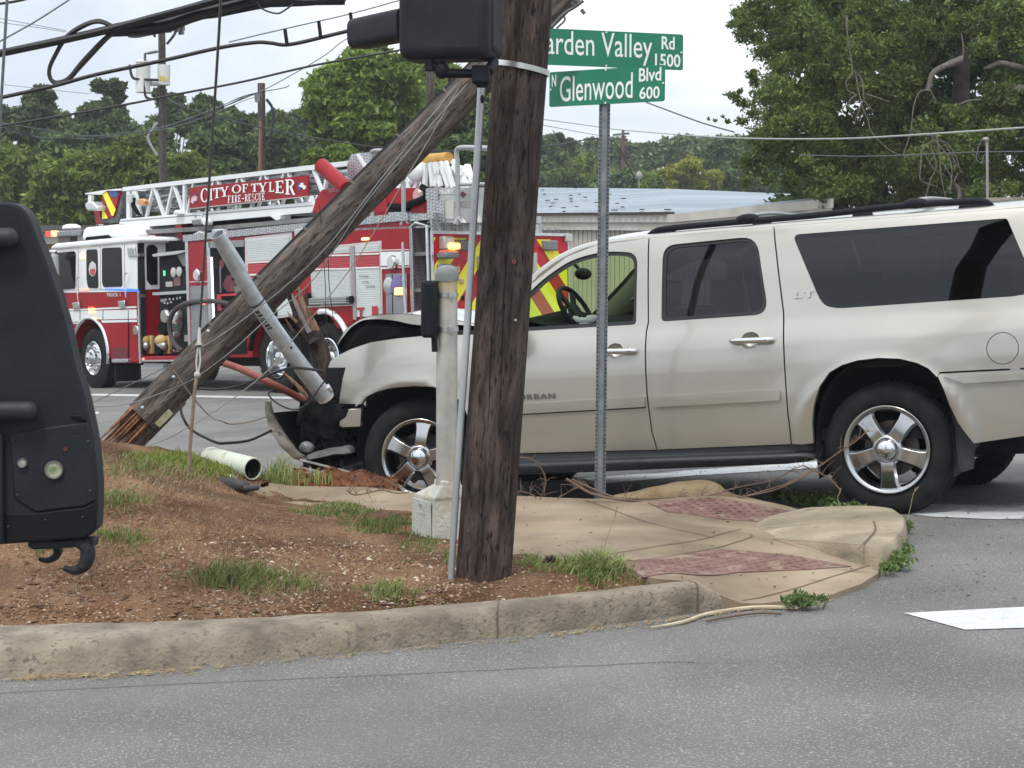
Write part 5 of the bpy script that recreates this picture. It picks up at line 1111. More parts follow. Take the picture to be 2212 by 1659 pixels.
# sign
sg = side('name_sign', 'T4', [(1175, 440), (2465, 305), (2467, 535), (1178, 672)], redp, yl-.06, .03, ladm)
side('sign_edge', 'T4', [(1178, 664), (2467, 528), (2468, 540), (1178, 675)], M('edge_grey', (.4, .35, .35)), yl-.066, .03, sg)
SER = {'I': [[(.3, 0), (.7, 0), (.7, 1), (.3, 1)], [(.05, 0), (.95, 0), (.95, .07), (.05, .07)], [(.05, .93), (.95, .93), (.95, 1), (.05, 1)]],
       'T': [[(.37, 0), (.63, 0), (.63, 1), (.37, 1)], [(.2, 0), (.8, 0), (.8, .07), (.2, .07)], [(0, .9), (1, .9), (1, 1), (0, 1)], [(0, .7), (.06, .7), (.14, .9), (0, .9)], [(1, .7), (.94, .7), (.86, .9), (1, .9)]],
       'Y': [[(.38, 0), (.62, 0), (.62, .48), (.38, .48)], [(.22, 0), (.78, 0), (.78, .07), (.22, .07)], [(.38, .45), (.6, .45), (.27, 1), (.02, 1)], [(.5, .45), (.62, .48), (.94, 1), (.82, 1)], [(-.03, .93), (.4, .93), (.4, 1), (-.03, 1)], [(.68, .93), (1.03, .93), (1.03, 1), (.68, 1)]],
       'F': [[(.12, 0), (.38, 0), (.38, 1), (.12, 1)], [(0, 0), (.55, 0), (.55, .07), (0, .07)], [(0, .91), (.95, .91), (.95, 1), (0, 1)], [(.95, .7), (.89, .7), (.8, .92), (.95, .92)], [(.35, .46), (.7, .46), (.7, .54), (.35, .54)], [(.66, .38), (.72, .38), (.72, .62), (.66, .62)]],
       'L': [[(.12, 0), (.38, 0), (.38, 1), (.12, 1)], [(0, .93), (.52, .93), (.52, 1), (0, 1)], [(0, 0), (.95, 0), (.95, .09), (0, .09)], [(.95, .28), (.89, .28), (.8, .08), (.95, .08)]],
       'E': [[(.12, 0), (.38, 0), (.38, 1), (.12, 1)], [(0, 0), (.95, 0), (.95, .09), (0, .09)], [(0, .91), (.92, .91), (.92, 1), (0, 1)], [(.35, .46), (.7, .46), (.7, .54), (.35, .54)], [(.95, .28), (.89, .28), (.8, .08), (.95, .08)], [(.92, .74), (.86, .74), (.78, .92), (.92, .92)], [(.66, .38), (.72, .38), (.72, .62), (.66, .62)]],
       '-': [[(.1, .38), (.9, .38), (.9, .5), (.1, .5)]],
       'U': [[(.1, .3), (.34, .3), (.34, 1), (.1, 1)], [(0, .93), (.46, .93), (.46, 1), (0, 1)], [(.72, .3), (.82, .3), (.82, 1), (.72, 1)], [(.62, .93), (.95, .93), (.95, 1), (.62, 1)], 'arcU'],
       'S': ['arcS'], 'C': ['arcC'], 'O': ['arcO'],
       'R': [[(.12, 0), (.36, 0), (.36, 1), (.12, 1)], [(0, 0), (.5, 0), (.5, .07), (0, .07)], [(0, .93), (.4, .93), (.4, 1), (0, 1)], 'arcR', [(.44, .5), (.68, .5), (1.02, .0), (.76, .0)]]}
def arcband(cx_, cy_, rx, ry, a0, a1, tx, ty, n=14):
    o = [(cx_+rx*math.cos(R(a0+(a1-a0)*i/n)), cy_+ry*math.sin(R(a0+(a1-a0)*i/n))) for i in range(n+1)]
    i_ = [(cx_+(rx-tx)*math.cos(R(a0+(a1-a0)*i/n)), cy_+(ry-ty)*math.sin(R(a0+(a1-a0)*i/n))) for i in range(n+1)]
    return [[o[i], o[i+1], i_[i+1], i_[i]] for i in range(n)]
def serif(word, crop, boxes, mat, y, parent, nm='lettering'):
    mb = MB()
    for ch, (x0, x1, yt0, yb0, yt1, yb1) in zip(word, boxes):
        if ch == ' ': continue
        tl, bl, tr, br = (TS(*q(crop, [p])[0], y) for p in ((x0, yt0), (x0, yb0), (x1, yt1), (x1, yb1)))
        f = lambda a, b: (bl.lerp(tl, b)).lerp(br.lerp(tr, b), a)
        polys = []
        for p in SER[ch]:
            if p == 'arcO': polys += arcband(.5, .5, .5, .51, 0, 360, .2, .07, 24)
            elif p == 'arcC': polys += arcband(.52, .5, .52, .51, 40, 320, .22, .08, 20); polys += [[(.86, .62), (.93, .62), (.93, .98), (.86, .9)], [(.9, .1), (.96, .3), (.9, .3), (.82, .1)]]
            elif p == 'arcU': polys += arcband(.46, .32, .36, .34, 180, 360, .16, .12, 12)
            elif p == 'arcR': polys += arcband(.40, .735, .50, .265, -90, 90, .22, .075, 10)
            elif p == 'arcS': polys += arcband(.48, .74, .4, .26, 20, 270, .15, .09, 12)+arcband(.50, .27, .42, .27, -160, 90, .15, .09, 12)
            else: polys.append(p)
        for k, pl in enumerate(polys):
            if area(pl) < 0: pl = pl[::-1]
            mb.add([f(a, b)+V((0, -.0006*(k % 7), 0)) for a, b in pl], [tuple(range(len(pl)))])
    return mb.build(nm, mat, parent, local=True, smooth=0)
sgw = M('sign_white', (.82, .82, .80), rough=.5)
bx = [(1300, 1388, 450, 605, 440, 590), (1392, 1434, 452, 580, 448, 574), (1438, 1515, 446, 558, 438, 548), (1512, 1606, 436, 545, 425, 528), (0,)*6, (1640, 1742, 412, 504, 402, 494), (1752, 1820, 402, 493, 396, 487), (0,)*6, (1848, 1925, 398, 487, 391, 480), (1928, 2024, 390, 488, 380, 480), (2042, 2104, 380, 484, 374, 484), (2112, 2208, 370, 498, 358, 500), (2218, 2330, 352, 512, 338, 520)]
serif('CITY OF TYLER', 'T4', bx, sgw, yl-.075, sg)
xs_ = np.linspace(1595, 2005, 12); bx = []
for i in range(11):
    a, b = xs_[i], xs_[i+1]-5; f1 = lambda x: 607-(x-1595)*.083; f0 = lambda x: 528-(x-1595)*.090; bx.append((a, b, f0(a), f1(a), f0(b), f1(b)))
serif('FIRE-RESCUE', 'T4', bx, sgw, yl-.075, sg)
side('flag_emblem', 'T4', [(1205, 540), (1235, 520), (1262, 540), (1255, 580), (1225, 590), (1215, 620), (1190, 590)], M('pale_emblem', (.5, .3, .32), (.7, .65, .65), ns=20), yl-.07, .008, sg); side('flag_emblem', 'T4', [(1225, 500), (1250, 500), (1252, 530), (1232, 530)], M('emblem_blue', (.05, .07, .3)), yl-.07, .008, sg)
side('state_emblem', 'T5', [(215, 445), (240, 440), (245, 465), (272, 475), (268, 500), (248, 512), (235, 490), (200, 480), (198, 465), (215, 465)], sgw, yl-.07, .008, sg); side('state_emblem_blue', 'T5', [(190, 430), (212, 440), (200, 485), (225, 500), (222, 522), (190, 510)], M('emblem_blue', (.05, .07, .3)), yl-.069, .008, sg)
# ladder tip
lbar('tip_panel', 'T4', [(228, 490), (270, 468), (395, 455), (418, 500), (345, 755), (225, 780)], yl-.02, .04, redp)
side('tip_chevron', 'T4', [(228, 505), (268, 470), (370, 680), (345, 745), (330, 745)], yel, yl-.03, .01, ladm); side('tip_chevron', 'T4', [(228, 650), (285, 775), (226, 780)], yel, yl-.03, .01, ladm)
side('tip_blue', 'T4', [(300, 475), (390, 465), (400, 520), (375, 545), (330, 540), (310, 515)], M('tip_blue', (.03, .08, .25), rough=.4), yl-.03, .01, ladm)
side('tip_cap', 'T4', [(40, 500), (230, 468), (420, 448), (420, 470), (270, 472), (215, 515), (42, 512)], wht, yl-.05, 1.1, ladm)
side('tip_end', 'T4', [(350, 745), (420, 500), (440, 470), (455, 480), (420, 790), (400, 820), (215, 825), (210, 780)], M('tip_dark', (.05, .045, .05), (.15, .15, .16), ns=8), yl+.02, .5, ladm)
side('tip_light', 'T4', [(30, 620), (60, 590), (110, 590), (165, 640), (170, 690), (60, 690), (45, 660)], M('lamp_silver', (.6, .62, .64), rough=.3, metal=.5), yl-.2, .25, ladm, bev=.03); side('tip_light_arm', 'T4', [(75, 520), (110, 525), (105, 595), (72, 590)], wht, yl-.1, .06, ladm)
side('tip_red_post', 'T4', [(135, 690), (200, 680), (215, 830), (165, 840)], redp, yl+.2, .1, ladm)
side('tip_amber_light', 'T4', [(595, 575), (650, 555), (685, 575), (685, 620), (650, 635), (600, 615)], M('amber_lens', (.55, .22, .03), rough=.25, coat=1), yl-.08, .12, ladm, r=.04, bev=.02)
side('tip_box', 'T4', [(495, 510), (545, 508), (545, 600), (495, 602)], M('tip_box_grey', (.5, .51, .5)), yl-.06, .1, ladm, bev=.01)
side('tip_web', 'T4', [(550, 480), (590, 475), (650, 740), (600, 745)], whl, yl+.0, .04, ladm)
side('tip_cable', 'T4', [(545, 560), (580, 540), (570, 620), (640, 740), (610, 745), (540, 650)], blk, yl-.03, .05, ladm, r=.05)
side('ladder_lamp', 'T4', [(985, 735), (1010, 680), (1055, 680), (1075, 730)], wht, yl-.1, .2, ladm, bev=.03)
side('ladder_support', 'T4', [(995, 745), (1085, 765), (1120, 945), (1035, 945)], redp, yl+.05, .5, trk); side('ladder_support', 'T1', [(1265, 0), (1330, 0), (1340, 170), (1380, 170), (1380, 300), (1300, 300)], redp, yl+.02, .4, trk)
side('flood_light', 'T4', [(1190, 790), (1290, 780), (1320, 845), (1215, 855)], M('flood_dark', (.15, .16, .16), rough=.2), yl-.3, .12, ladm, bev=.02); side('flood_light_body', 'T4', [(1285, 780), (1330, 760), (1355, 810), (1345, 850), (1315, 850)], wht, yl-.28, .15, ladm, bev=.02)
MB().tube([lad('T4', p, yl-.2) for p in ((1245, 770), (1250, 740), (1320, 735), (1325, 765))], .015, n=6, sm=3).build('lamp_bracket', steel, ladm, local=True)
side('gear_under_ladder', 'T1', [(915, 100), (1280, 95), (1290, 190), (950, 190)], M('under_ladder_dark', (.05, .05, .055), (.2, .2, .2), ns=9), yl+.1, .6, trk)
side('rail_foot', 'T4', [(2050, 745), (2170, 738), (2165, 785), (2120, 795)], whl, yl-.05, .2, ladm)
side('blue_box', 'T4', [(1885, 860), (1985, 852), (1985, 885), (1888, 890)], M('pale_blue', (.42, .58, .66)), 1.2, .2, trk)
# turntable, hydraulic ram and rear deck
yt_ = .55
side('boom_fork', 'T5', [(330, 742), (372, 600), (430, 510), (700, 478), (1100, 500), (1110, 740), (700, 800), (340, 748)], redp, yt_-.02, .15, trk, bev=.02)
MB().cyl(lad('T5', (428, 262), yt_-.15), lad('T5', (690, 500), yt_-.15), .115, n=20).build('hydraulic_ram', redp, trk, local=True)
side_text('Pierce'[0:0] or 'AERIAL', 'T5', (505, 540), (620, 530), 22, M('letter_grey2', (.45, .3, .32)), yt_-.024, trk)
side('pod', 'T5', [(695, 255), (735, 150), (900, 130), (1050, 115), (1060, 260), (900, 420), (700, 440)], dplate, yt_+.1, .9, trk); side('pod_rail', 'T5', [(780, 148), (805, 142), (890, 270), (862, 285)], wht, yt_+.08, .03, trk)
MB().tube([lad('T5', p, yt_+.05) for p in ((945, 190), (945, 130), (980, 112), (1060, 112))], .03, n=8, sm=3).build('pod_handrail', M('rail_grey', (.4, .41, .41), rough=.4, metal=.6), trk, local=True)
side('turret', 'T5', [(890, 880), (900, 620), (1110, 495), (1440, 490), (1480, 520), (1500, 850), (1320, 855), (1310, 740), (1120, 740), (1115, 870)], redp, yt_, .9, trk, bev=.02)
side('turret_well', 'T5', [(1115, 690), (1400, 640), (1320, 745), (1115, 745)], blk, yt_-.01, .02, trk); side('turret_step', 'T5', [(1118, 745), (1265, 738), (1270, 865), (1120, 868)], dplate, yt_-.15, .4, trk)
MB().tube([lad('T5', p, yt_-.05) for p in ((1130, 680), (1250, 690), (1350, 655), (1440, 620), (1500, 590), (1505, 520), (1460, 485))], .05, n=8, sm=4).build('hose_bundle', blk, trk, local=True)
disc('T5', (1430, 570), .10, M('pivot_pink', (.6, .35, .35), rough=.3, metal=.4), yt_-.02, 'pivot_pin', .05)
dk = side('rear_deck', 'T5', [(770, 905), (1560, 878), (1560, 898), (770, 928)], dplate, .0, 2.3, trk); side('deck_underside', 'T5', [(770, 930), (1545, 900), (1545, 935), (1500, 965), (800, 990)], blk, .3, 1.9, trk)
for quad, m in (([(1500, 500), (1620, 490), (1620, 610), (1500, 615)], dplate), ([(1510, 615), (1690, 612), (1690, 850), (1515, 855)], dplate), ([(1622, 495), (2130, 488), (2130, 850), (1690, 850), (1690, 612), (1622, 612)], M('cabinet_alu', (.45, .46, .44), (.52, .52, .50), ns=8, rough=.4, metal=.5))):
    side('deck_cabinet', 'T5', quad, m, .12 if m is dplate else .15, .8, trk)
side('cabinet_panel', 'T5', [(1787, 628), (1960, 628), (1960, 692), (1787, 692)], M('panel_grey', (.30, .30, .28), rough=.4), .14, .01, trk); side('cabinet_panel', 'T5', [(1690, 625), (1785, 625), (1785, 812), (1690, 812)], M('panel_pale', (.5, .5, .46), rough=.4), .14, .01, trk)
side('hazard_diamond', 'T5', [(1875, 528), (1912, 560), (1875, 595), (1838, 560)], M('diamond_dark', (.16, .05, .045)), .14, .008, trk)
side('cabinet_label', 'T5', [(1632, 515), (1800, 512), (1800, 555), (1632, 558)], M('slot_dark', (.25, .25, .25), (.7, .7, .7), ns=20), .14, .008, trk)
# tall stanchions and folded ladders at the rear
for x, yt0, yb0 in ((952, 740, 880), (1272, 430, 880), (1825, 190, 870)):
    MB().cyl(TS(*q('T5', [(x, yt0)])[0], .03), TS(*q('T5', [(x+(8 if x > 1500 else 2), yb0)])[0], .03), .032, n=8).build('stanchion', M('rail_grey', (.4, .41, .41)), trk, local=True)
    side('stanchion_foot', 'T5', [(x-45, yb0-10), (x-5, yb0-90), (x+15, yb0-90), (x+55, yb0-20), (x+40, yb0-15), (x+5, yb0-60), (x-25, yb0-5)], steel, .0, .06, trk)
MB().tube([lad('T5', p, .05) for p in ((1815, 190), (1820, 110), (1870, 82), (2100, 85), (2400, 88))], .035, n=8, sm=4).build('deck_handrail', M('rail_grey', (.4, .41, .41)), trk, local=True)
MB().tube([lad('T5', p, .05) for p in ((1825, 460), (2130, 455))], .025, n=8).build('deck_handrail', M('rail_grey', (.4, .41, .41)), trk, local=True)
MB().cyl(lad('T5', (1480, 212), .7), lad('T5', (1735, 188), .7), .085, n=14).build('wooden_roller', M('roller_yellow', (.48, .25, .04), (.55, .32, .07), ns=6, rough=.5), trk, local=True)
for a, b in (((1400, 480), (1475, 240)), ((1490, 485), (1495, 240)), ((1570, 480), (1550, 235)), ((1655, 480), (1590, 235)), ((1600, 480), (1650, 235)), ((1735, 490), (1650, 230)), ((1785, 490), (1700, 225)), ((1300, 400), (1360, 470)), ((1340, 470), (1450, 300)), ((1840, 370), (1780, 210)), ((1950, 490), (1880, 400))):
    MB().bar(lad('T5', a, .6), lad('T5', b, .6), .065, .05, ref=(0, 1, 0)).build('folded_ladder', wht, trk, local=True)
mb = MB()
for i in range(9): mb.boxm(Matrix.Translation(lad('T5', (random.uniform(1780, 1940), random.uniform(330, 480)), .7)) @ Matrix.Rotation(random.random()*3, 4, 'Y'), .25, .1, .12)
mb.build('rear_gear', wht, trk, local=True, bevel=.02)
mb = MB(); mb.sphere(lad('T5', (1390, 320), .55), .17, 12, 8, (1, .6, .9)); mb.build('turret_lamp', wht, trk, local=True)
# ---------------------------------------------------------------- poles, signal, street sign
def wpole(nm, a, b, r0, r1, mat, label=None, cat=None, parent=None, n=28, seg=60, wob=.006, flat=0, twist=0):
    """round timber with its own z along the grain so the texture runs with it"""
    Mx = zframe(a, b); Ln = (V(b)-V(a)).length; mb = MB(); rings = []
    for i in range(seg+1):
        z = Ln*i/seg; r = r0+(r1-r0)*i/seg; ring = []
        for j in range(n):
            t = 2*math.pi*j/n; d = V((math.cos(t), math.sin(t), 0)); rr = r*(1+wob*8*noise.noise(V((d.x*1.3, d.y*1.3, z*.25)))+wob*4*noise.noise(V((d.x*5, d.y*5, z*.8))))
            ring.append(d*rr+V((0, 0, z)))
        rings.append(ring)
    mb.loft(rings, caps=True)
    return mb, Mx
b0 = PT(1036, 1258); bY = b0.y+.10
pa = P(1034.5, 1275, bY)+V((0, 0, -.25)); pb = P(1136, -5, bY); pd = (pb-pa).normalized(); pc = pb+pd*6.5
R0 = 61/F*bY
mb, Mx = wpole('utility_pole', pa, pc, R0, R0*.86, wood, seg=110)
up_ = thing('utility_pole', 'dark brown wooden utility pole leaning right, standing on the gravel by the kerb', 'utility pole', Mx)
mb.build('pole_shaft', wood, up_, local=True, smooth=60)
def onpole(u, v, out_=0.0, Y=None):
    """point on the standing pole's near surface for a photo position"""
    p = P(u, v, bY-R0-out_); return p
# drying cracks as real dark splits
mb = MB()
crackm = M('dark_crack', (.008, .006, .005), rough=1)
def skin(u, v, out_=.001):
    uc = 1135-v*.0785; k = sclamp((u-uc)/61, -.97, .97); return P(u, v, bY-R0*.985*math.sqrt(1-k*k)-out_)
for u0, v0, u1, v1, w_ in ((1082, 330, 1066, 560, .0022), (1070, 620, 1052, 930, .0025), (1122, 20, 1112, 210, .002), (1100, 420, 1078, 900, .003), (1048, 960, 1040, 1200, .002), (1108, 600, 1096, 760, .0018), (1070, 1020, 1062, 1240, .002), (1090, 900, 1084, 1100, .0022), (1150, 200, 1138, 420, .0016)):
    mb.tube([skin(u0+(u1-u0)*t+1.6*math.sin(t*9), v0+(v1-v0)*t, .0) for t in np.linspace(0, 1, 9)], [w_*.2, w_, w_, w_*.2], n=5)
mb.build('drying_cracks', crackm, up_, smooth=0)['kind'] = 'stuff'
cab_ring = lambda v: pa+pd*((pb-pa).length*(1275-v)/1280.)
def ring(v, r, h, tilt=.03):
    c = cab_ring(v); m = zframe(c, c+pd); mb = MB(); mb.lathe([(r-.002, -h/2), (r+.002, -h/2), (r+.002, h/2), (r-.002, h/2)], m @ Matrix.Rotation(tilt, 4, 'Y'), 40); return mb
ring(133, R0*1.012, .024, .12).build('strap', M('strap_steel', (.7, .7, .68), rough=.3, metal=.9), up_, smooth=50)
mb = MB(); c_ = skin(1079, 132, .005); mb.boxm(Matrix.Translation(c_+V((0, .03, 0))), .022, .02, .045); mb.cyl(c_+V((-.02, .03, 0)), c_+V((-.07, .05, 0)), .012); mb.build('strap_buckle', steel, up_)
for u, v, m, r in ((1110.5, 565, M('red_washer', (.38, .09, .08), rough=.5), .0095), (1113.5, 691, M('pale_nail', (.5, .45, .4), rough=.5), .0055)):
    c_ = skin(u, v, -.006); MB().cyl(c_, c_+V((0, -.012, 0)), r, n=14).build('pole_marker', m, up_)
c_ = skin(1110.5, 565, .006); MB().cyl(c_, c_+V((0, -.003, 0)), .004, n=10).build('nail', black, up_)
# grey shaved streaks of lighter wood
# conduit on the pole's left face
cpth = [P(u, v, bY-R0*.55) for u, v in ((1041, 182), (1032, 330), (1018, 560), (1006, 760), (992, 960), (978, 1180), (974, 1262))]
o = MB().tube(cpth, [.0195, .0175, .0165, .0165, .016, .0155, .0155], n=14, sm=5).build('conduit', M('conduit_grey', (.40, .41, .42), (.53, .54, .54), ns=9, rough=.42, metal=.7, stretch=(1, 1, .3)), smooth=60)
tag(o, 'thin grey metal conduit running up the left side of the leaning wooden pole', 'conduit')
MB().sphere(P(1041.5, 214, bY-R0*.55-.016), .012, 12, 8, (.8, .5, 1.7)).build('conduit_slot', black, o)
# pedestrian signal strapped high on the pole
sg_ = thing('pedestrian_signal', 'black signal housing with round visor hanging beside the leaning wooden pole', 'signal', P(965, 70, 7.7))
def rbx(c, sx, sy, sz, rz, r, seg=4):
    mb = MB(); mb.boxm(Matrix.Translation(c) @ Matrix.Rotation(rz, 4, 'Z'), sx, sy, sz); return mb
H_ = P(967, 20, 7.75); sz = .50
rbx(H_+V((0, .05, .02)), .385, .22, .455, R(-10), .05).build('housing', blacks, sg_, bevel=.045, seg=4)
rbx(H_+V((.10, .10, .03)), .22, .28, .44, R(-10), .05).build('housing_door', black, sg_, bevel=.04, seg=4)
va = P(868, 55, 7.85); vb = P(774, 74, 8.1); m = zframe(va, vb); mb = MB(); rg = []
rr = .063
for z, s_ in ((-.05, 1), (.10, 1), ((vb-va).length-.012, .98), ((vb-va).length, .93)): rg.append([m @ V((math.copysign(abs(math.cos(t))**.5, math.cos(t))*rr*s_*1.05, math.copysign(abs(math.sin(t))**.5, math.sin(t))*rr*s_*1.02, z)) for t in np.linspace(0, 2*math.pi, 33)[:-1]])
mb.loft(rg, caps=True).build('visor', blacks, sg_, smooth=50)
S1 = lambda x, y, Y=7.75: P(*q('S1', [(x, y)])[0], Y)
mb = MB(); mb.cyl(S1(1080, 760), S1(1082, 970), .021, n=16); mb.build('hub_stub', black, sg_, bevel=.003)
mb = MB(); mb.sphere(S1(1245, 960), .032, 16, 10, (1, 1, 1.1)); mb.cyl(S1(1215, 840), S1(1225, 940), .020, n=14); mb.cyl(S1(1240, 1000), S1(1700, 1002), .0185, n=16); mb.build('bracket_arm', black, sg_)
mb = MB(); mb.boxm(Matrix.Translation(S1(1775, 1020)), .075, .07, .075); mb.cyl(S1(1790, 1080), S1(1795, 1190), .027, n=16); mb.cyl(S1(1870, 980), S1(1960, 830, 7.85), .022, n=12); mb.build('bracket_elbow', black, sg_, bevel=.010, seg=3)
# small signal post with pedestal
pY = PT(937, 1172).y; ps = thing('signal_post', 'short galvanised signal post on a cast metal pedestal left of the leaning pole', 'post', P(937, 1172, pY))
ax = (967/1.0-1106)/F*(pY+.1); pz = lambda v: P(966, v, pY+.1).z
rP = 23.2/F*(pY+.1); xP = P(966, 800, pY+.1).x
mb = MB(); mb.cyl((P(965, 1045, pY+.1).x, pY+.1, pz(1050)), (xP+.0, pY+.1, pz(600)), rP, rP*.98, n=32); mb.build('post', galvd, ps)
mb = MB(); mb.lathe([(rP*1.11, 0), (rP*1.12, .032), (rP*1.04, .056), (rP*.78, .073), (rP*.4, .083), (.001, .085)], Matrix.Translation((xP, pY+.1, pz(607))), 28); mb.build('post_cap', M('cap_grey', (.16, .17, .17), (.22, .23, .22), ns=9, rough=.6), ps, smooth=60)
for v in (637, 711):
    mb = MB(); mb.lathe([(rP, -.012), (rP+.003, -.012), (rP+.003, .012), (rP, .012)], Matrix.Translation((xP, pY+.1, pz(v))), 32)
    c_ = P(976, v+2, pY+.1-rP); mb.boxm(Matrix.Translation(c_), .026, .015, .03); mb.cyl(c_+V((.0, -.02, 0)), c_+V((.0, 0, 0)), .009, n=8); mb.build('clamp', steel, ps)
bx_ = [P(u, v, pY+.02) for u, v in ((909, 606), (945, 730))]
mb = MB(); mb.boxm(Matrix.Translation(((bx_[0].x+bx_[1].x)/2, pY+.10, (bx_[0].z+bx_[1].z)/2)), abs(bx_[0].x-bx_[1].x), .19, abs(bx_[0].z-bx_[1].z)); sb = mb.build('button_box', black, ps, bevel=.022, seg=4)
MB().cyl(P(938, 728, pY+.05), P(939, 760, pY+.05), .016, n=12).build('cable_gland', black, ps)
cxp = P(937, 1172, pY).x; gz = T(cxp, pY+.1)-.02; hw = 1
Nn = V((P(937, 1170, pY).x, pY, 0)); sS = 116/F*pY; be = R(63); vL = V((-math.cos(be), math.sin(be), 0))*sS; vR = V((math.sin(be), math.cos(be), 0))*sS; Cc = Nn+vL*.5+vR*.5; crn = [Nn-Cc, Nn+vR-Cc, Nn+vR+vL-Cc, Nn+vL-Cc]; zt = P(936, 1082, pY).z
rg = []
for z, h_ in ((gz, 1.04), (gz+.02, 1.03), (zt, .97), (zt+.012, .94), (pz(1046), .40), (pz(1040), .39), (pz(1036), .39)):
    cc = Cc.lerp(V((xP, pY+.1, 0)), sclamp((z-zt)/(pz(1046)-zt), 0, 1)); rg.append([cc+c_*h_+V((0, 0, z)) for c_ in crn])
pdm = M('pedestal_cast', (.40, .40, .35), (.52, .51, .45), ns=7, rough=.75, bump=.3, bs=60, c3=(.36, .25, .12), ns3=4, f3=.52)
MB().loft(rg, caps=True).build('pedestal', pdm, ps, bevel=.010, smooth=30, seg=3)
L0 = Nn+vL; F0 = Nn; n_1 = -vR.normalized()
def pf(s_, z): return L0.lerp(F0, s_)+V((0, 0, z))+n_1*.004
dd = MB(); qd = [pf(.06, gz+.03), pf(.94, gz+.02), pf(.92, zt-.01), pf(.08, zt-.006)]; dd.add(qd+[p+n_1*.006 for p in qd], [(3, 2, 1, 0), (4, 5, 6, 7), (0, 1, 5, 4), (1, 2, 6, 5), (2, 3, 7, 6), (3, 0, 4, 7)])
dr = dd.build('access_door', M('door_cast', (.38, .40, .35), (.5, .52, .47), ns=8, rough=.7, bump=.3, bs=60), ps, bevel=.003)
c_ = pf(.5, zt-.035); MB().cyl(c_, c_+n_1*.014, .008, n=8).build('door_bolt', steel, dr)
mb = MB(); mb.add([pf(.3, zt-.085)+n_1*.008, pf(.72, zt-.085)+n_1*.008, pf(.72, zt-.079)+n_1*.008, pf(.3, zt-.079)+n_1*.008], [(0, 1, 2, 3)]); mb.build('door_rib', pdm, dr)
# street name sign
sY = 11.35; st = thing('street_sign', 'green street name signs crossing on a perforated steel post behind the pavement', 'street sign', P(1295, 1085, sY))
xa = P(1296, 1080, sY); xb = P(1306.5, 205, sY); hwp = .034; xa = xa+(xa-xb).normalized()*.15
pm_ = zframe(xa, xb, (0, -1, 0)); Ln = (xb-xa).length
# hat-section channel with punched holes
prof = [(-hwp, 0), (-hwp*.55, 0), (-hwp*.40, .024), (hwp*.40, .024), (hwp*.55, 0), (hwp, 0), (hwp, -.003), (hwp*.50, -.003), (hwp*.34, .020), (-hwp*.34, .020), (-hwp*.50, -.003), (-hwp, -.003)]
ux = V((1, 0, 0)); uz = (xb-xa).normalized(); uy = V((0, -1, 0))
mb = MB(); mb.loft([[xa+uz*z+ux*a+uy*b for a, b in prof] for z in (0, Ln)], caps=True)
po = mb.build('sign_post', M('post_galv_dark', (.17, .19, .20), (.25, .27, .28), ns=20, rough=.5, metal=.5), st, smooth=0)
hm = MB(); k = 0
while k*.0254 < Ln-.1:
    for sx in (-.78, .78):
        c_ = xa+uz*(k*.0254+.02)+ux*(hwp*sx)+uy*.0005
        hm.cyl(c_, c_+uy*.0012, .0048, n=7)
    k += 1
ho = hm.build('punched_holes', black, po, smooth=0); ho['kind'] = 'stuff'
green = M('sign_green', (.0, .165, .085), (.0, .185, .10), ns=3, rough=.35, coat=.25); wl = M('sign_lettering', (.80, .82, .80), rough=.5)
def sign(quad, Ys, items, nm):
    bl, br, tr, tl = [P(u, v, Y) for (u, v), Y in zip(quad, Ys)]
    w_ = br-bl; h_ = tl-bl; f = frame(bl, w_, z=V((0, 0, 1)))
    W_1 = w_.length; H_1 = (tl-bl).length; mb = MB(); mb.prism(rnd([(0, 0), (W_1, 0), (W_1, H_1), (0, H_1)], .015, 4), f @ Matrix.Rotation(math.pi/2, 4, 'X'), .004)
    so3 = mb.build('sign_blade', green, st)
    for s, fx0, fx1, fy0, fy1, b in items:
        text(s, f @ Matrix.Translation((fx0*W_1, -.005, fy0*H_1)), (fx1-fx0)*W_1, (fy1-fy0)*H_1, wl, so3, bold=b, ext=.0005)
    for fx, fy in ((.5, .02), (.5, .97), (.012, .5), (.988, .5)):
        c_ = f @ V((fx*W_1, -.004, sclamp(fy, .04, .96)*H_1)); MB().cyl(c_, c_+f.to_3x3() @ V((0, -.004, 0)), .006, n=8).build('rivet', wl, so3)
    return f
Jq = lambda pts: q('J', pts)
x0g = 690
fxg = lambda x: (x-x0g)/(1828-x0g)
sign(Jq([(x0g, 470-(810-x0g)*.0396), (1822, 511), (1828, 250), (x0g, 205-(845-x0g)*.0458)]), (11.30, 11.62, 11.62, 11.30), [('Garden Valley', fxg(712), fxg(1597), .085, .955, .004), ('Rd', fxg(1666), fxg(1764), .565, .925, .02), ('1500', fxg(1618), fxg(1808), .075, .44, .02)], 0)
fxn = lambda x: (x-857)/(1694-857)
sign(Jq([(855, 778), (1692, 735), (1696, 460), (858, 525)]), (11.55, 11.05, 11.05, 11.55), [('Glenwood', fxn(937), fxn(1470), .13, .86, .004), ('N', fxn(876), fxn(909), .575, .92, .02), ('Blvd', fxn(1513), fxn(1670), .57, .945, .018), ('600', fxn(1518), fxn(1661), .085, .43, .02)], 0)
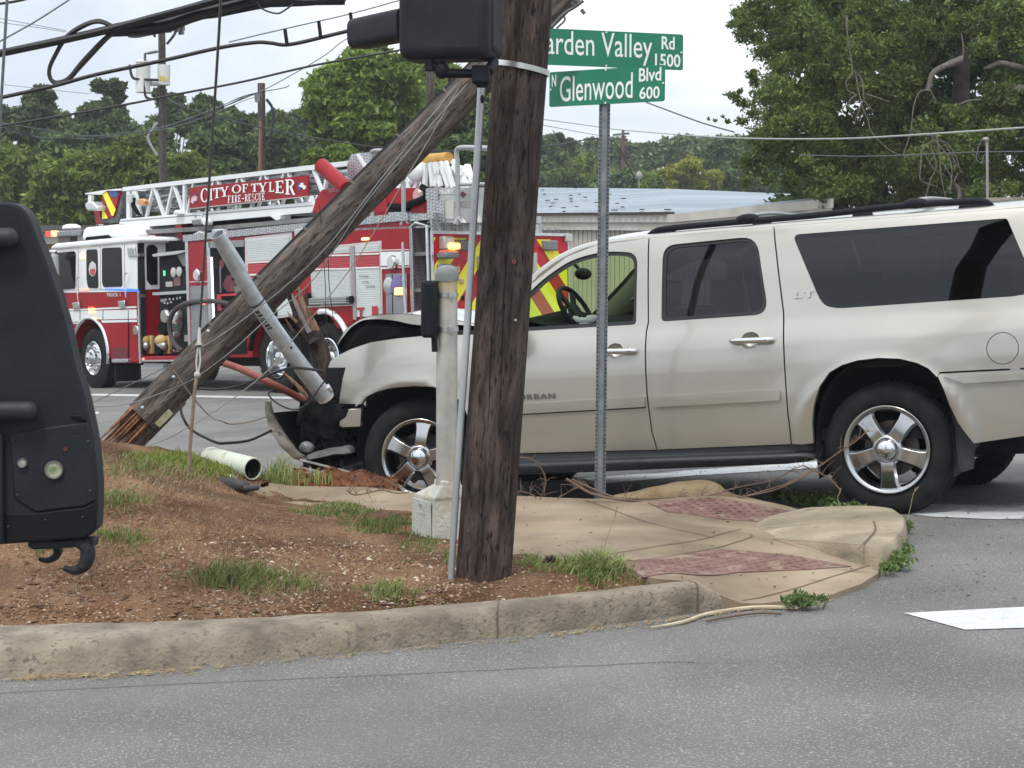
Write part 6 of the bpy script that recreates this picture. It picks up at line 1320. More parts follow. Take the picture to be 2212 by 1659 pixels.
# ---------------------------------------------------------------- the broken poles
fa = P(258, 955, 12.35); fb = P(1006, 201, 12.95); fd_ = (fb-fa).normalized(); fc = fb+fd_*2.6
fr0 = 41/F*12.35; fr1 = 37/F*12.9*.93
mb, Mx = wpole('broken', fa+fd_*.22, fc, fr0, fr1, wood2, seg=90)
bpole = thing('broken_utility_pole', 'snapped grey wooden utility pole slanting across the scene in front of the fire truck', 'utility pole', Mx)
mb.build('pole_shaft', wood2, bpole, local=True, smooth=60)
rng = random.Random(4)
pn = fd_.cross(V((0, 1, 0))).normalized()      # across the pole in the picture plane
mb = MB()
for i in range(60):     # torn fibres at the broken end
    a = rng.uniform(0, 2*math.pi); rr = rng.uniform(.2, .95)*fr0; off_ = pn*math.cos(a)*rr+V((0, 1, 0))*math.sin(a)*rr
    s_ = fa+fd_*(.26)+off_; e = fa+fd_*(.16-rng.uniform(.05, .34))+off_*1.05; w_ = rng.uniform(.006, .022)
    mb.cyl(e, s_, .001, w_, n=5)
spl = mb.build('torn_fibres', M('torn_wood', (.13, .055, .025), (.28, .15, .08), ns=30, rough=.9, stretch=(1, 1, 1)), bpole, smooth=0)
mb = MB()
a_ = fa+pn*(-fr0*.82); 
for t in (-.74, -.9, -.6): mb.bar(fa+pn*(fr0*t)+fd_*.5+V((0, -fr0*.3, 0)), fa+pn*(fr0*t*1.0)-fd_*(.22+.05*t), .030, .05)
mb.build('split_edge', wood2, bpole, smooth=0)
# moulding strip along the upper edge
edge = -1 if pn.x*1+pn.z*-1 > 0 else 1
upn = pn if pn.z > 0 else -pn
mb = MB(); mb.bar(fa+fd_*.9+upn*fr0*.95+V((0, -.03, 0)), fc+upn*fr1*.97+V((0, -.03, 0)), .035, .022, ref=(0, 1, 0)); mb.build('wire_moulding', M('dark_moulding', (.012, .010, .012), rough=.6), bpole)
for t in np.linspace(1.0, 6, 12):
    c_ = fa+fd_*t+upn*fr0*.86+V((0, -.075, 0)); MB().boxm(frame(c_, fd_, y=(0, 1, 0)), .018, .012, .05).build('staple', M('staple', (.16, .14, .12), rough=.5, metal=.5), bpole)
tg = frame(P(*q('N1', [(655, 990)])[0], 12.18), fd_, y=(0, 1, 0)); MB().boxm(tg, .13, .004, .045).build('pole_tag', M('tag_yellowgrey', (.22, .19, .10), (.32, .29, .2), ns=20, rough=.6), bpole, bevel=.002)
for u, v in q('N1', [(738, 630), (466, 897), (1040, 230)]): MB().sphere(P(u, v, 12.17), .012, 8, 6).build('nail_head', galv, bpole)
# broken crossarm hardware at its upper end
mb = MB(); c_ = [P(*q('J', [p])[0], 12.75) for p in ((870, 195), (960, 100), (1040, 50), (1100, 5))]
mb.tube(c_, .012, n=6, sm=3); mb.tube([P(*q('J', [p])[0], 12.7) for p in ((905, 205), (965, 150), (960, 120))], .008, n=6, sm=3)
for k, p in enumerate(((1045, 45), (1070, 15), (1085, 70))): mb.bar(P(*q('J', [p])[0], 12.7), P(*q('J', [(p[0]+(25 if k == 2 else -30), p[1]+(30 if k == 2 else -25))])[0], 12.7), .022, .022)
hw1 = mb.build('insulator_hardware', M('hardware_grey', (.06, .062, .062), (.12, .12, .12), ns=20, rough=.6), bpole)
# splintered stump under the car's nose
M1 = lambda x, y, Y=13.1: P(*q('M1', [(x, y)])[0], Y+.38)
stump = thing('pole_stump', 'splintered wooden pole stump standing between the steel pole and the crashed SUV', 'broken pole', M1(700, 1380, 13.2))
def beam(pts, rs, mat, nm, Y=13.1, parent=stump, n=9, rough_=.25):
    mb = MB(); mb.tube([M1(x, y, Y) for x, y in pts], rs, n=n, sm=6)
    for i, v_ in enumerate(mb.v): mb.v[i] = v_+V((1, .6, .3))*max(rs)*rough_*noise.noise(V((v_.x*40, v_.y*40, v_.z*7)))
    return mb.build(nm, mat, parent, smooth=25)
beam([(775, 1270), (715, 1000), (640, 780), (560, 600)], [.055, .062, .064, .05], wood, 'stump_trunk', 13.0, n=12)
beam([(600, 760), (500, 580), (410, 400), (345, 240), (305, 115)], [.048, .042, .034, .022, .004], wood, 'splinter', 12.94)
beam([(560, 660), (480, 500), (405, 330), (350, 190)], [.018, .017, .014, .003], M('grey_split_wood', (.20, .175, .16), (.30, .27, .25), ns=12, rough=.8, bump=.4), 'splinter', 12.89)
beam([(600, 640), (540, 500), (475, 340), (430, 140)], [.018, .026, .022, .004], rawwood, 'splinter', 12.9)
beam([(580, 600), (510, 430), (445, 240), (380, 130)], [.014, .02, .016, .003], M('dark_split', (.05, .03, .02), (.09, .05, .035), ns=12, rough=.9), 'splinter', 12.92)
beam([(640, 640), (600, 560), (560, 480), (520, 400)], [.016, .018, .012, .003], rawwood, 'splinter', 12.9)
beam([(430, 560), (370, 500), (335, 450)], [.012, .008, .002], rawwood, 'splinter', 12.9)
beam([(400, 660), (345, 570), (310, 520)], [.014, .009, .002], M('dark_split', (.05, .03, .02)), 'splinter', 12.98)
beam([(540, 400), (520, 300), (530, 250), (545, 200)], [.012, .012, .008, .002], M('dark_split', (.05, .03, .02)), 'splinter', 12.92)
beam([(400, 930), (500, 1130), (600, 1330), (655, 1420)], [.025, .036, .042, .042], wood, 'split_beam', 12.9)
beam([(295, 1060), (400, 1160), (500, 1260), (560, 1320)], [.004, .014, .018, .014], rawwood, 'splinter', 12.88)
for k in range(16):
    x0_, y0_ = random.choice(((395, 150), (440, 170), (560, 420), (330, 160), (610, 560))); beam([(x0_+random.uniform(-25, 40), y0_+random.uniform(60, 120)), (x0_+random.uniform(-30, 30), y0_+random.uniform(-40, 20))], [.006, .001], random.choice((rawwood, M('dark_split', (.05, .03, .02)))), 'splinter', 12.88, n=5)
o = MB().tube([P(u, v, Y) for u, v, Y in ((470, 780, 13.3), (520, 797, 13.2), (585, 828, 13.05), (640, 856, 13.2), (680, 880, 13.3))], .026, n=12, sm=4).build('rust_red_pipe', M('rust_red', (.22, .055, .04), (.30, .09, .06), ns=12, rough=.6, bump=.2)); tag(o, 'rusty red pipe lying against the stump below the slanting pole', 'pipe')
# galvanised steel pole knocked over against the timber
ga_ = P(703, 858, 12.75); gb2 = P(470, 506, 12.05); gm = zframe(ga_, gb2); gl_ = (gb2-ga_).length
gp_ = thing('steel_light_pole', 'bent galvanised steel pole resting across the broken wooden pole', 'pole', gm)
mb = MB(); rg = []
for i in range(31):
    t = i/30; z = gl_*t; b_ = .035*math.sin(t*math.pi)*-1; rg.append([V((b_+.060*(1-.2*t)*math.cos(a), .060*(1-.2*t)*math.sin(a), z)) for a in np.linspace(0, 2*math.pi, 29)[:-1]])
mb.loft(rg); mb.loft([[p*1 for p in rg[-1]], [V((p.x*.93, p.y*.93, p.z)) for p in rg[-1]], [V((p.x*.9, p.y*.9, p.z-.3)) for p in rg[-1]]]); mb.build('pole_tube', galv, gp_, local=True, smooth=50)
MB().lathe([(.045, -.012), (.062, -.007), (.0625, .006), (.0605, .010)], Matrix(), 24).build('base_collar', M('pale_collar', (.5, .48, .42), rough=.7), gp_, local=True)
MB().boxm(Matrix.Translation((.045, -.01, .05)), .05, .05, .05).build('base_lug', galv, gp_, local=True, bevel=.005)
def band(z, h, r, mat, a0=0, a1=2*math.pi, nm='sticker'):
    mb = MB(); mb.lathe([(r, -h/2), (r, h/2)], Matrix.Translation((-.035*math.sin(z/gl_*math.pi), 0, z)) @ Matrix.Rotation(a0, 4, 'Z'), 24, ang=a1-a0); return mb.build(nm, mat, gp_, local=True)
zs_ = gl_*(1-((643-506)/(860-506)))
stk = M('sticker_pale', (.48, .50, .50), rough=.5); ink = M('sticker_ink', (.05, .055, .06), rough=.5)
band(zs_, .014, .0545, ink)
mb = MB(); mb.lathe([(.0549, -.21), (.0543, -.02)], Matrix.Translation((-.034, 0, zs_)) @ Matrix.Rotation(R(-150), 4, 'Z'), 12, ang=R(75)); so4 = mb.build('sticker', stk, gp_, local=True)
for k, (z, h) in enumerate(((-.045, .022), (-.075, .02), (-.165, .02), (-.19, .014))):
    mb = MB(); mb.lathe([(.0555, z-h/2), (.0553, z+h/2)], Matrix.Translation((-.034, 0, zs_)) @ Matrix.Rotation(R(-138+k*4), 4, 'Z'), 8, ang=R(38)); mb.build('print', ink, so4, local=True)
c_ = Matrix.Translation((-.034, 0, zs_-.12)) @ Matrix.Rotation(R(-113), 4, 'Z') @ Matrix.Translation((.0556, 0, 0)) @ Matrix.Rotation(R(90), 4, 'Y'); mb = MB(); mb.lathe([(.022, 0), (.022, .0008), (.017, .0008), (.017, 0)], c_, 20); mb.boxm(c_ @ Matrix.Translation((0, 0, .0005)) @ Matrix.Rotation(.7, 4, 'Z'), .036, .006, .0006); mb.boxm(c_ @ Matrix.Translation((0, 0, .0005)) @ Matrix.Rotation(-.7, 4, 'Z'), .036, .006, .0007); mb.build('round_mark', ink, so4, local=True)
for z, a in ((.34*gl_, -60), (.26*gl_, -150), (.16*gl_, -60), (.78*gl_, -150)): MB().cyl(V((-.03+.048*math.cos(R(a)), .048*math.sin(R(a)), z)), V((-.03+.061*math.cos(R(a)), .061*math.sin(R(a)), z)), .008, n=8).build('bolt_hole', black, gp_, local=True)
# guy wire, insulator and anchor rod
gw_ = thing('guy_anchor', 'rusty anchor rod with pale cone insulator in front of the broken pole', 'guy anchor', PT(403, 1057))
MB().tube([P(404, 1062, 11.2), P(411, 960, 11.3), P(420, 850, 11.4), P(426, 808, 11.45)], [.011, .011, .011, .012], n=8, sm=3).build('anchor_rod', M('rusty_rod', (.13, .075, .05), (.20, .15, .10), ns=8, rough=.8), gw_)
mb = MB(); mb.lathe([(.022, 0), (.024, .012), (.014, .02), (.013, .05), (.007, .125)], zframe(P(430, 748, 11.5), P(431, 707, 11.55)), 14); mb.build('cone_insulator', M('insulator_pale', (.36, .36, .32), (.46, .46, .42), ns=10, rough=.5), gw_)
mb = MB(); mb.tube([P(426, 812, 11.46), P(424, 780, 11.5), P(428, 750, 11.5)], .006, n=6); mb.tube([P(427, 812, 11.46), P(433, 780, 11.5), P(431, 750, 11.5)], .006, n=6); mb.sphere(P(426, 810, 11.44), .022, 8, 6); mb.build('eye_nut', M('insulator_pale', (.36, .36, .32)), gw_)
# ---------------------------------------------------------------- wires
def wire(pts, r, label, cat='wire', mat=None, group=None, nm='wire', n=6, sm=6):
    """pts: (u, v, depth)"""
    o = MB().tube([P(u, v, Y) for u, v, Y in pts], r, n=n, sm=sm).build(nm, mat or wirem); return tag(o, label, cat, group)
gm_ = M('guy_strand', (.10, .12, .12), (.16, .18, .175), ns=60, rough=.5, metal=.5)
wire([(478, -20, 9.0), (470, 120, 9.6), (457, 320, 10.4), (441, 560, 11.1), (432, 706, 11.5)], .0075, 'steel guy wire dropping from above to the cone insulator', mat=gm_, nm='guy_wire')
wire([(16.5, -20, 9.0), (9, 110, 9.0), (1, 245, 9.0), (-8, 400, 9)], .0075, 'steel guy wire at the far left edge of the sky', mat=gm_, nm='guy_wire')
W_g = 'loose wires around the broken pole'
wire([(150, 889, 12), (250, 846, 12.05), (425, 757, 12.0), (560, 664, 12.1), (700, 540, 12.2), (850, 352, 12.4), (985, 185, 12.6)], .0036, 'grey wire running up the face of the slanting pole from the far left', group=W_g, mat=gm_)
wire([(150, 877, 12), (229, 878, 12.0), (279, 872, 12.02), (341, 852, 12.05), (420, 817, 12.05), (502, 757, 12.1), (574, 692, 12.2), (680, 600, 12.3), (800, 425, 12.4), (1010, 180, 12.7)], .0036, 'lower grey wire sagging left of the anchor rod then following the slanting pole', group=W_g, mat=gm_)
wire([(299, 970, 12.0), (360, 948, 12.0), (410, 921, 12.0), (452, 896, 12.05), (509, 857, 12.1), (579, 800, 12.2), (616, 754, 12.3), (758, 579, 12.4), (877, 384, 12.5), (926, 302, 12.6), (990, 190, 12.7)], .0036, 'tan wire from the broken pole foot up across the stump', group=W_g, mat=M('tan_wire', (.24, .19, .15), rough=.6))
wire([(385, 850, 12.45), (390, 877, 12.3), (395, 901, 12.2), (415, 929, 12.2), (465, 955, 12.2), (490, 957, 12.3), (539, 951, 12.5), (586, 930, 12.8)], .0095, 'thick black cable hanging in a loop between pole and bumper', group=W_g, mat=cable, cat='cable', nm='cable')
wire([(375, 800, 12.0), (410, 850, 12.1), (452, 897, 12.2), (480, 910, 12.2), (500, 916, 12.3), (540, 911, 12.4), (576, 900, 12.7)], .005, 'thin brown wire sagging over the road to the torn bumper', group=W_g, mat=M('tan_wire', (.24, .19, .15)))
wire([(428, 839, 13.0), (470, 841, 13), (514, 834, 13), (560, 818, 12.9), (618, 797, 12.6), (658, 796, 12.4), (702, 803, 12.4)], .0095, 'thick black cable draped over the steel pole near its foot', group=W_g, mat=cable, cat='cable', nm='cable')
wire([(590, 842, 12.5), (580, 852, 12.5), (600, 872, 12.5), (635, 885, 12.5), (665, 872, 12.5), (690, 838, 12.5), (704, 820, 12.5)], .006, 'black cable looped around the foot of the stump', group=W_g, mat=cable, cat='cable', nm='cable')
wire([(690, 440, 12.6), (702, 600, 12.6), (706, 720, 12.6), (722, 760, 12.6)], .003, 'thin dark strand hanging in front of the white shutter', group=W_g, mat=cable)
wire([(712, 450, 12.7), (710, 600, 12.7), (722, 700, 12.7), (730, 752, 12.7)], .003, 'thin dark strand nearer the car hood in front of the shutter', group=W_g, mat=cable)
# overhead cables
OH = 'overhead cables'
def ohp(crop, pts, Y0, Y1):
    p = q(crop, pts); n = len(p); return [(u, v, Y0+(Y1-Y0)*i/(n-1)) for i, (u, v) in enumerate(p)]
def bundle(paths, r, label, Y0, Y1, k=4, cat='cable bundle', crop='H', spread=3.5):
    mb = MB(); rg_ = random.Random(len(label))
    for path in paths:
        for j in range(k):
            du, dv = rg_.uniform(-spread, spread), rg_.uniform(-spread, spread)
            mb.tube([P(u+du*.4, v+dv*(1+.4*math.sin(i*1.7+j)), Y+.02*j) for i, (u, v, Y) in enumerate(ohp(crop, path, Y0, Y1))], r, n=6, sm=6)
    return tag(mb.build('cable_bundle', cable), label, cat)
bundle([[(-60, 398), (0, 385), (420, 300), (820, 205), (1100, 130), (1400, 50), (1620, -10), (1900, -80)]], .027, 'upper black cable bundle crossing the top left sky', 18, 18, 9, spread=3.2)
bundle([[(780, 232), (850, 222), (1000, 200), (1200, 185), (1400, 118), (1600, 75), (1843, 14), (2050, -5), (2250, 0), (2500, -18)]], .028, 'heavy black cable bundle running into the top edge beside the slack loop', 18.1, 18.1, 24, spread=9)
bundle([[(820, 190), (720, 150), (600, 185), (480, 270), (400, 400), (358, 500), (372, 575), (420, 598), (500, 565), (600, 445), (750, 290), (850, 215)]], .017, 'slack loop of black cable hanging from the upper bundle', 18.05, 18.05, 7, cat='cable loop', spread=2.6)
bundle([[(840, 215), (750, 300), (600, 460), (500, 570), (430, 600)]], .02, 'thick straight side of the slack cable loop', 18.12, 18.1, 6, cat='cable loop', spread=2.8)
wire([(0+u, v, 17) for u, v in ((-20, 216), (6, 210), (119, 185), (208, 161), (351, 131), (470, 104), (549, 92), (585, 93), (613, 97), (648, 92), (702, 79), (776, 61), (800, 55))], .019, 'single heavy black cable below the bundles with spacer straps', mat=cable, cat='cable', nm='cable', group=OH)
wire([(494, 91, 17), (568, 73, 17), (660, 52, 17), (756, 30, 17), (862, 1, 17)], .0065, 'thin steel messenger wire above the spacer straps', mat=gm_, group=OH)
for x, y0, y1 in ((415, 212, 312), (660, 152, 268), (890, 92, 210)):
    a, b = q('I', [(x-6, y0), (x+8, y1)]); o = MB().bar(P(*a, 16.95), P(*b, 16.95), .05, .03).build('cable_spacer', black, bevel=.004); tag(o, {415: 'leftmost black spacer strap on the heavy cable', 660: 'middle black spacer strap on the heavy cable', 890: 'black spacer strap nearest the signal visor'}[x], 'cable spacer', 'spacer straps on the cable')
a, b, c = q('I', [(205, 15), (350, 98), (470, 30)]); wire([(*a, 18), (568, 20, 18), (*b, 18), (615, 22, 18), (*c, 18)], .009, 'short black cable sagging under the top bundle', mat=cable, cat='cable', group=OH, nm='cable')
def oh(crop, pts, r, label, Y=30, Y1=None, mat=None, nm='wire'): wire(ohp(crop, pts, Y, Y1 or Y), r, label, mat=mat or cable, group=OH, nm=nm, cat='wire' if nm == 'wire' else 'cable')
oh('H', [(-40, 920), (0, 915), (500, 832), (1000, 742), (1200, 700), (1600, 625), (1843, 575), (2300, 470), (2900, 365)], .017, 'black cable rising from the left treeline to the signal', 26, nm='cable')
oh('H', [(0, 905), (120, 950), (320, 1012), (500, 998), (650, 995), (850, 1015), (1000, 990), (1170, 935), (1400, 862), (1650, 762), (1843, 680), (2050, 640), (2100, 620)], .014, 'lowest black cable sagging before the pines at left', 45, 55, nm='cable')
oh('H', [(0, 890), (250, 930), (600, 985), (900, 965), (1200, 915), (1500, 810), (1750, 710), (1870, 680)], .012, 'pale wire just above the lowest sagging cable', 45, 55, gm_)
oh('H', [(0, 915), (200, 985), (450, 1000), (700, 1000), (1170, 940), (1400, 880), (1560, 820), (1800, 720), (1900, 700)], .010, 'pale wire tangled with the lowest sagging cable', 45, 55, gm_)
oh('H', [(1200, 700), (1300, 765), (1450, 812), (1650, 865), (1843, 915), (2150, 975), (2400, 1020), (2750, 1070), (3150, 1095), (3300, 1098)], .02, 'black cable descending from the transformer pole behind the slanting pole', 60, 45, nm='cable')
oh('H', [(-10, 305), (250, 160), (500, 0), (530, -20)], .012, 'grey wire cutting the top left corner', 26, mat=gm_)
oh('H', [(-10, 28), (100, 12), (200, -10)], .02, 'short piece of black cable at the extreme top left', 26, nm='cable')
oh('H', [(-10, 132), (250, 180), (480, 222)], .012, 'upper faint wire crossing behind the slack loop', 60, mat=gm_); oh('H', [(-10, 162), (250, 196), (480, 232)], .012, 'lower faint wire crossing behind the slack loop', 60, mat=gm_)
oh('H', [(30, 615), (350, 650), (660, 682)], .010, 'faint wire over the left pine tops', 60, mat=gm_)
oh('I', [(0, 760), (250, 655), (500, 520), (700, 400), (800, 320), (935, 232)], .016, 'grey wire from the plain pole up to the visor', 58, mat=gm_); oh('I', [(0, 745), (100, 700), (220, 668)], .016, 'grey wire reaching the plain pole from the left', 58, mat=gm_)
oh('J', [(780, 862), (1200, 920), (1400, 946), (2028, 997)], .02, 'upper pale wire between the sign post and the big tree', 100, 100, gm_)
oh('J', [(780, 903), (1000, 945), (1200, 980), (1380, 1003)], .02, 'second pale wire right of the leaning pole', 100, 130, gm_)
oh('J', [(760, 1067), (900, 1050), (1000, 1035), (1200, 1003), (1300, 1015), (1360, 1075), (1420, 1190), (1470, 1290), (1450, 1332), (1400, 1300)], .04, 'black cable curling down beside the distant brown pole', 100, 125, nm='cable')
oh('J', [(1555, 742), (1900, 870), (2028, 912), (2200, 960)], .016, 'wire from behind the lower green sign into the big tree', 40, 40, gm_)
oh('K', [(-20, 884), (400, 905), (1000, 907), (1500, 882), (2250, 832)], .014, 'pale wire in front of the big tree', 30, 22, M('pale_wire', (.32, .36, .32), rough=.6)); oh('K', [(750, 1012), (1200, 1022), (1850, 996), (2250, 990)], .009, 'thin wire reaching the service mast above the car roof', 32, 28, gm_)
# ---------------------------------------------------------------- things lying about
o = thing('white_pipe', 'pale plastic pipe section with dark open end lying at the verge', 'pipe', P(438, 992, 12.2))
pa1 = P(452, 989, 12.3); pb1 = P(547, 1013, 11.95); m = zframe(pa1, pb1); l1 = (pb1-pa1).length
pm1 = M('pvc_pale', (.50, .54, .43), (.60, .63, .52), ns=5, rough=.55, c3=(.36, .37, .27), ns3=9, f3=.63)
MB().lathe([(.001, -.0), (.072, 0), (.0745, .004), (.0745, l1-.01), (.072, l1), (.066, l1), (.066, .02), (.001, .02)], m, 32).build('pipe_wall', pm1, o, smooth=40)
MB().lathe([(.0755, .02), (.077, .025), (.077, .05), (.0755, .055)], m, 32).build('pipe_rim', pm1, o)
MB().lathe([(.0655, l1-.012), (.0655, .03)], m, 32).build('pipe_inside', M('pipe_dark', (.02, .022, .018), rough=.9), o)
o = MB().tube([P(366, 1021, 12.1), P(430, 1024, 12.0), P(505, 1037, 11.8)], .031, n=14, sm=3).build('thin_pipe', M('pvc_green', (.40, .47, .38), (.48, .54, .45), ns=6, rough=.6)); tag(o, 'slim pale green pipe lying half buried under the larger pipe', 'pipe')
can = thing('dark_canister', 'dented dark canister lying on the dirt below the pale pipe', 'canister', P(503, 1052, 11.55))
mb = MB(); m = zframe(P(474, 1043, 11.6), P(533, 1053, 11.5)); l2 = (P(474, 1043, 11.6)-P(533, 1053, 11.5)).length
mb.lathe([(.001, 0), (.032, .005), (.042, .03), (.045, l2*.6), (.04, l2*.9), (.024, l2), (.001, l2)], m, 20)
for i, v_ in enumerate(mb.v): mb.v[i] = v_+V((1, 1, 1))*.010*noise.noise(v_*14)
mb.build('canister_body', M('canister_dark', (.03, .028, .03), (.05, .045, .045), ns=9, rough=.7), can, smooth=60); MB().tube([P(528, 1056, 11.48), P(545, 1054, 11.48), P(557, 1053, 11.5)], [.026, .02, .018], n=10, sm=3).build('canister_neck', M('canister_dark', (.03, .028, .03)), can)
cn = PT(*q('E', [(455, 1078)])[0], .02); pc_ = thing('pine_cone', 'brown pine cone on the pavement edge right of the leaning pole', 'pine cone', cn)
mb = MB()
for k in range(60):
    a = k*2.4; z = -1+2*k/60; r = .026*math.sqrt(max(0, 1-z*z)); d = V((math.cos(a), math.sin(a), .35)); p = V((r*math.cos(a), r*math.sin(a), .03*z+.022)); mb.bar(cn+p*.5, cn+p+d*.008, .011, .004)
mb.build('cone_scales', M('cone_brown', (.05, .03, .02), (.11, .075, .05), ns=30, rough=.9), pc_, smooth=0)
dry = M('dry_stick', (.42, .33, .22), (.55, .46, .33), ns=12, rough=.9); 
def stick(pts, r, label, mat=dry, fn=PT, h=.012, nm='stick', group=None):
    o = MB().tube([fn(u, v, h) for u, v in pts], r, n=7, sm=4).build(nm, mat); return tag(o, label, 'stick', group)
stick(q('E', [(1130, 1482), (1350, 1442), (1500, 1392), (1750, 1352), (1950, 1345), (2112, 1352)]), [.004, .008, .009, .009, .010, .006], 'long pale stick lying in the gutter at the kerb end', fn=PG)
stick(q('E', [(1500, 1440), (1650, 1410), (1850, 1385), (2000, 1390)]), .005, 'short dark twig under the long pale stick', mat=M('dark_twig', (.12, .08, .05), rough=.9), fn=PG)
stick(q('G', [(1535, 1018), (1620, 1005), (1700, 1000), (1755, 1030)]), .006, 'pale curved stick on the gravel beside the grass clump'); stick(q('G', [(1670, 955), (1720, 985), (1758, 1045)]), .004, 'thin pale twig crossing the curved stick on gravel')
# vines trailing over the pavement edge
vm = M('vine_brown', (.12, .075, .055), (.2, .14, .10), ns=9, rough=.9)
def vine(pts, r, label, Y=None, crop='E', Ys=None):
    uv = q(crop, pts); P3 = [P(u, v, (Ys[i] if Ys else Y)) for i, (u, v) in enumerate(uv)]
    mb = MB(); mb.tube(P3, r, n=6, sm=5)
    rg_ = random.Random(len(label)*3)
    for i in range(len(P3)*3):
        t = rg_.random()*(len(P3)-1.01); p = P3[int(t)].lerp(P3[int(t)+1], t % 1); d = V((rg_.uniform(-1, 1), rg_.uniform(-.5, .5), rg_.uniform(-.3, 1))).normalized()*rg_.uniform(.03, .12); mb.tube([p, p+d*.5+V((0, 0, .01)), p+d], [.002, .0008], n=4)
    o = mb.build('vine', vm); tag(o, label, 'vine', 'dead vines behind the sign post')
vine([(560, 485), (650, 540), (750, 592), (900, 622), (1100, 640), (1200, 662), (1400, 668), (1600, 640), (1800, 590), (2000, 530), (2120, 480), (2212, 425)], [.009, .008, .005, .003], 'longest dead vine curving along the pavement edge past the sign post', Y=11.0)
vine([(600, 490), (780, 570), (950, 618), (1300, 610), (1500, 600), (1700, 545), (1950, 492), (2080, 420), (2160, 395)], [.007, .005, .003], 'second dead vine rising to the running board', Y=11.05)
vine([(190, 340), (320, 350), (390, 410), (425, 500), (400, 590), (380, 625)], .0035, 'dead vine looping down beside the leaning pole', Y=11.2)
vine([(180, 600), (230, 570), (330, 590), (360, 620)], .0035, 'small dead vine arch on the pavement by the pole', Y=11.2)
vine([(760, 420), (900, 460), (1100, 450)] if 0 else [(500, 620), (600, 560), (650, 545), (760, 600)], .003, 'short dead vine left of the sign post foot', Y=11.2)
vine([(785, 440), (700, 515), (600, 580), (430, 700), (250, 790), (60, 835), (0, 842)], .004, 'vine reaching across the rear wheel rim', crop='D', Ys=[10.75, 10.75, 10.8, 10.85, 10.9, 10.95, 11])
vine([(400, 655), (500, 700), (560, 740), (620, 800)], .005, 'vine stub between running board and rear tyre', crop='D', Y=10.8)
vine([(770, 880), (820, 910), (900, 900), (1000, 880), (1100, 900), (1180, 890)], .004, 'wiry dead vine in front of the front wheel', crop='C', Y=11.2)
vine([(800, 800), (900, 830), (980, 790), (1060, 830), (1150, 880)], .004, 'wiry dead vine above the pavement near the front tyre', crop='C', Y=11.3)
# ---------------------------------------------------------------- wrecker corner at the left edge
tY = 4.0
tow = thing('tow_truck_corner', 'black steel tow truck corner with two hooks filling the left edge', 'tow truck', P(60, 900, tY))
W1 = lambda pts: q('W1', pts); W2 = lambda pts: q('W2', pts)
def slab(nm, uv, Y, t, mat=blacks, parent=tow, bev=.006, r=0):
    pts = [P(u, v, Y) for u, v in uv]; n = len(pts); mb = MB(); mb.add(pts+[p+V((.0, t, 0)) for p in pts], [tuple(range(n)), tuple(range(2*n-1, n-1, -1))]+[(i, n+i, n+(i+1) % n, (i+1) % n) for i in range(n)])
    # orient faces outward whichever way the outline was traced
    o = mb.build(nm, mat, parent, bevel=bev, smooth=35)
    bm = bmesh.new(); bm.from_mesh(o.data); bmesh.ops.recalc_face_normals(bm, faces=bm.faces); bm.to_mesh(o.data); bm.free(); o.data.shade_smooth(); o.data.set_sharp_from_angle(angle=R(35)); return o
out_l = W1([(-400, 40), (0, 38), (80, 40), (150, 55), (210, 85), (260, 130), (295, 185), (320, 240), (350, 320), (480, 650), (600, 1000), (700, 1350), (768, 1659)])+W2([(556, 110), (610, 280), (650, 460), (680, 620), (700, 800), (710, 960), (706, 1100), (700, 1255), (630, 1318), (590, 1330), (0, 1372), (-280, 1380)])
slab('side_plate', out_l, tY, .07)
slab('cover_plate', W2([(62, 572), (350, 520), (636, 482), (678, 640), (695, 800), (705, 960), (702, 1050), (610, 1098), (450, 1112), (260, 1140), (100, 1035), (85, 800)]), tY-.006, .008, bev=.004)
slab('lower_lip', W2([(14, 1150), (245, 1145), (450, 1120), (610, 1102), (695, 1050), (698, 1250), (628, 1312), (590, 1324), (10, 1362)]), tY-.004, .006, M('lip_black', (.007, .008, .010), rough=.6, spec=.2), bev=.003)
slab('fold', W2([(505, 440), (600, 425), (632, 478), (600, 480)]), tY-.008, .01, M('lip_black', (.007, .008, .010)), bev=.003)
slab('inner_frame', W2([(-280, 540), (14, 560), (20, 1372), (-280, 1380)]), tY-.02, .02, blacks, bev=.006)
for (u, v, r) in ((20, 513.5, 21.5), (64, 886.5, 20)):
    p = P(u, v, tY-.03); rr = r/F*tY; mb = MB(); mb.cyl(p+V((-.35, -.01, .0)), p, rr, n=28); mb.sphere(p, rr, 28, 14, (.9, 1, 1)); mb.build('tube_bar', M('tube_black', (.018, .021, .024), (.024, .027, .03), ns=6, rough=.55, spec=.35, bump=.1, bs=150), tow, smooth=60)
def dial(c, r, nm, mat, t=.008, rim=steel):
    p = P(*W2([c])[0], tY-.006); rr = r*.29769/F*tY; m = Matrix.Translation(p) @ Matrix.Rotation(math.pi/2, 4, 'X'); mb = MB(); mb.lathe([(rr*.84, t), (rr, t), (rr*1.02, t*.5), (rr*1.02, 0)], m, 28); o = mb.build(nm+'_rim', rim, tow); mb = MB(); mb.lathe([(.0005, t*.7), (rr*.86, t*.7)], m, 28); mb.build(nm, mat, o)
dial((395, 828), 66, 'level_gauge', M('gauge_green', (.16, .22, .09), (.45, .46, .36), ns=60, rough=.3), rim=M('gauge_rim', (.22, .21, .17), rough=.4, metal=.6))
dial((165, 778), 36, 'lock', M('lock_grey', (.2, .2, .19), (.45, .44, .42), ns=90, rough=.5), rim=M('lock_rim', (.10, .09, .08), rough=.6))
dial((477, 675), 17, 'marker', M('marker_red', (.10, .035, .03), rough=.6), t=.004, rim=M('marker_rim', (.07, .03, .03), rough=.6))
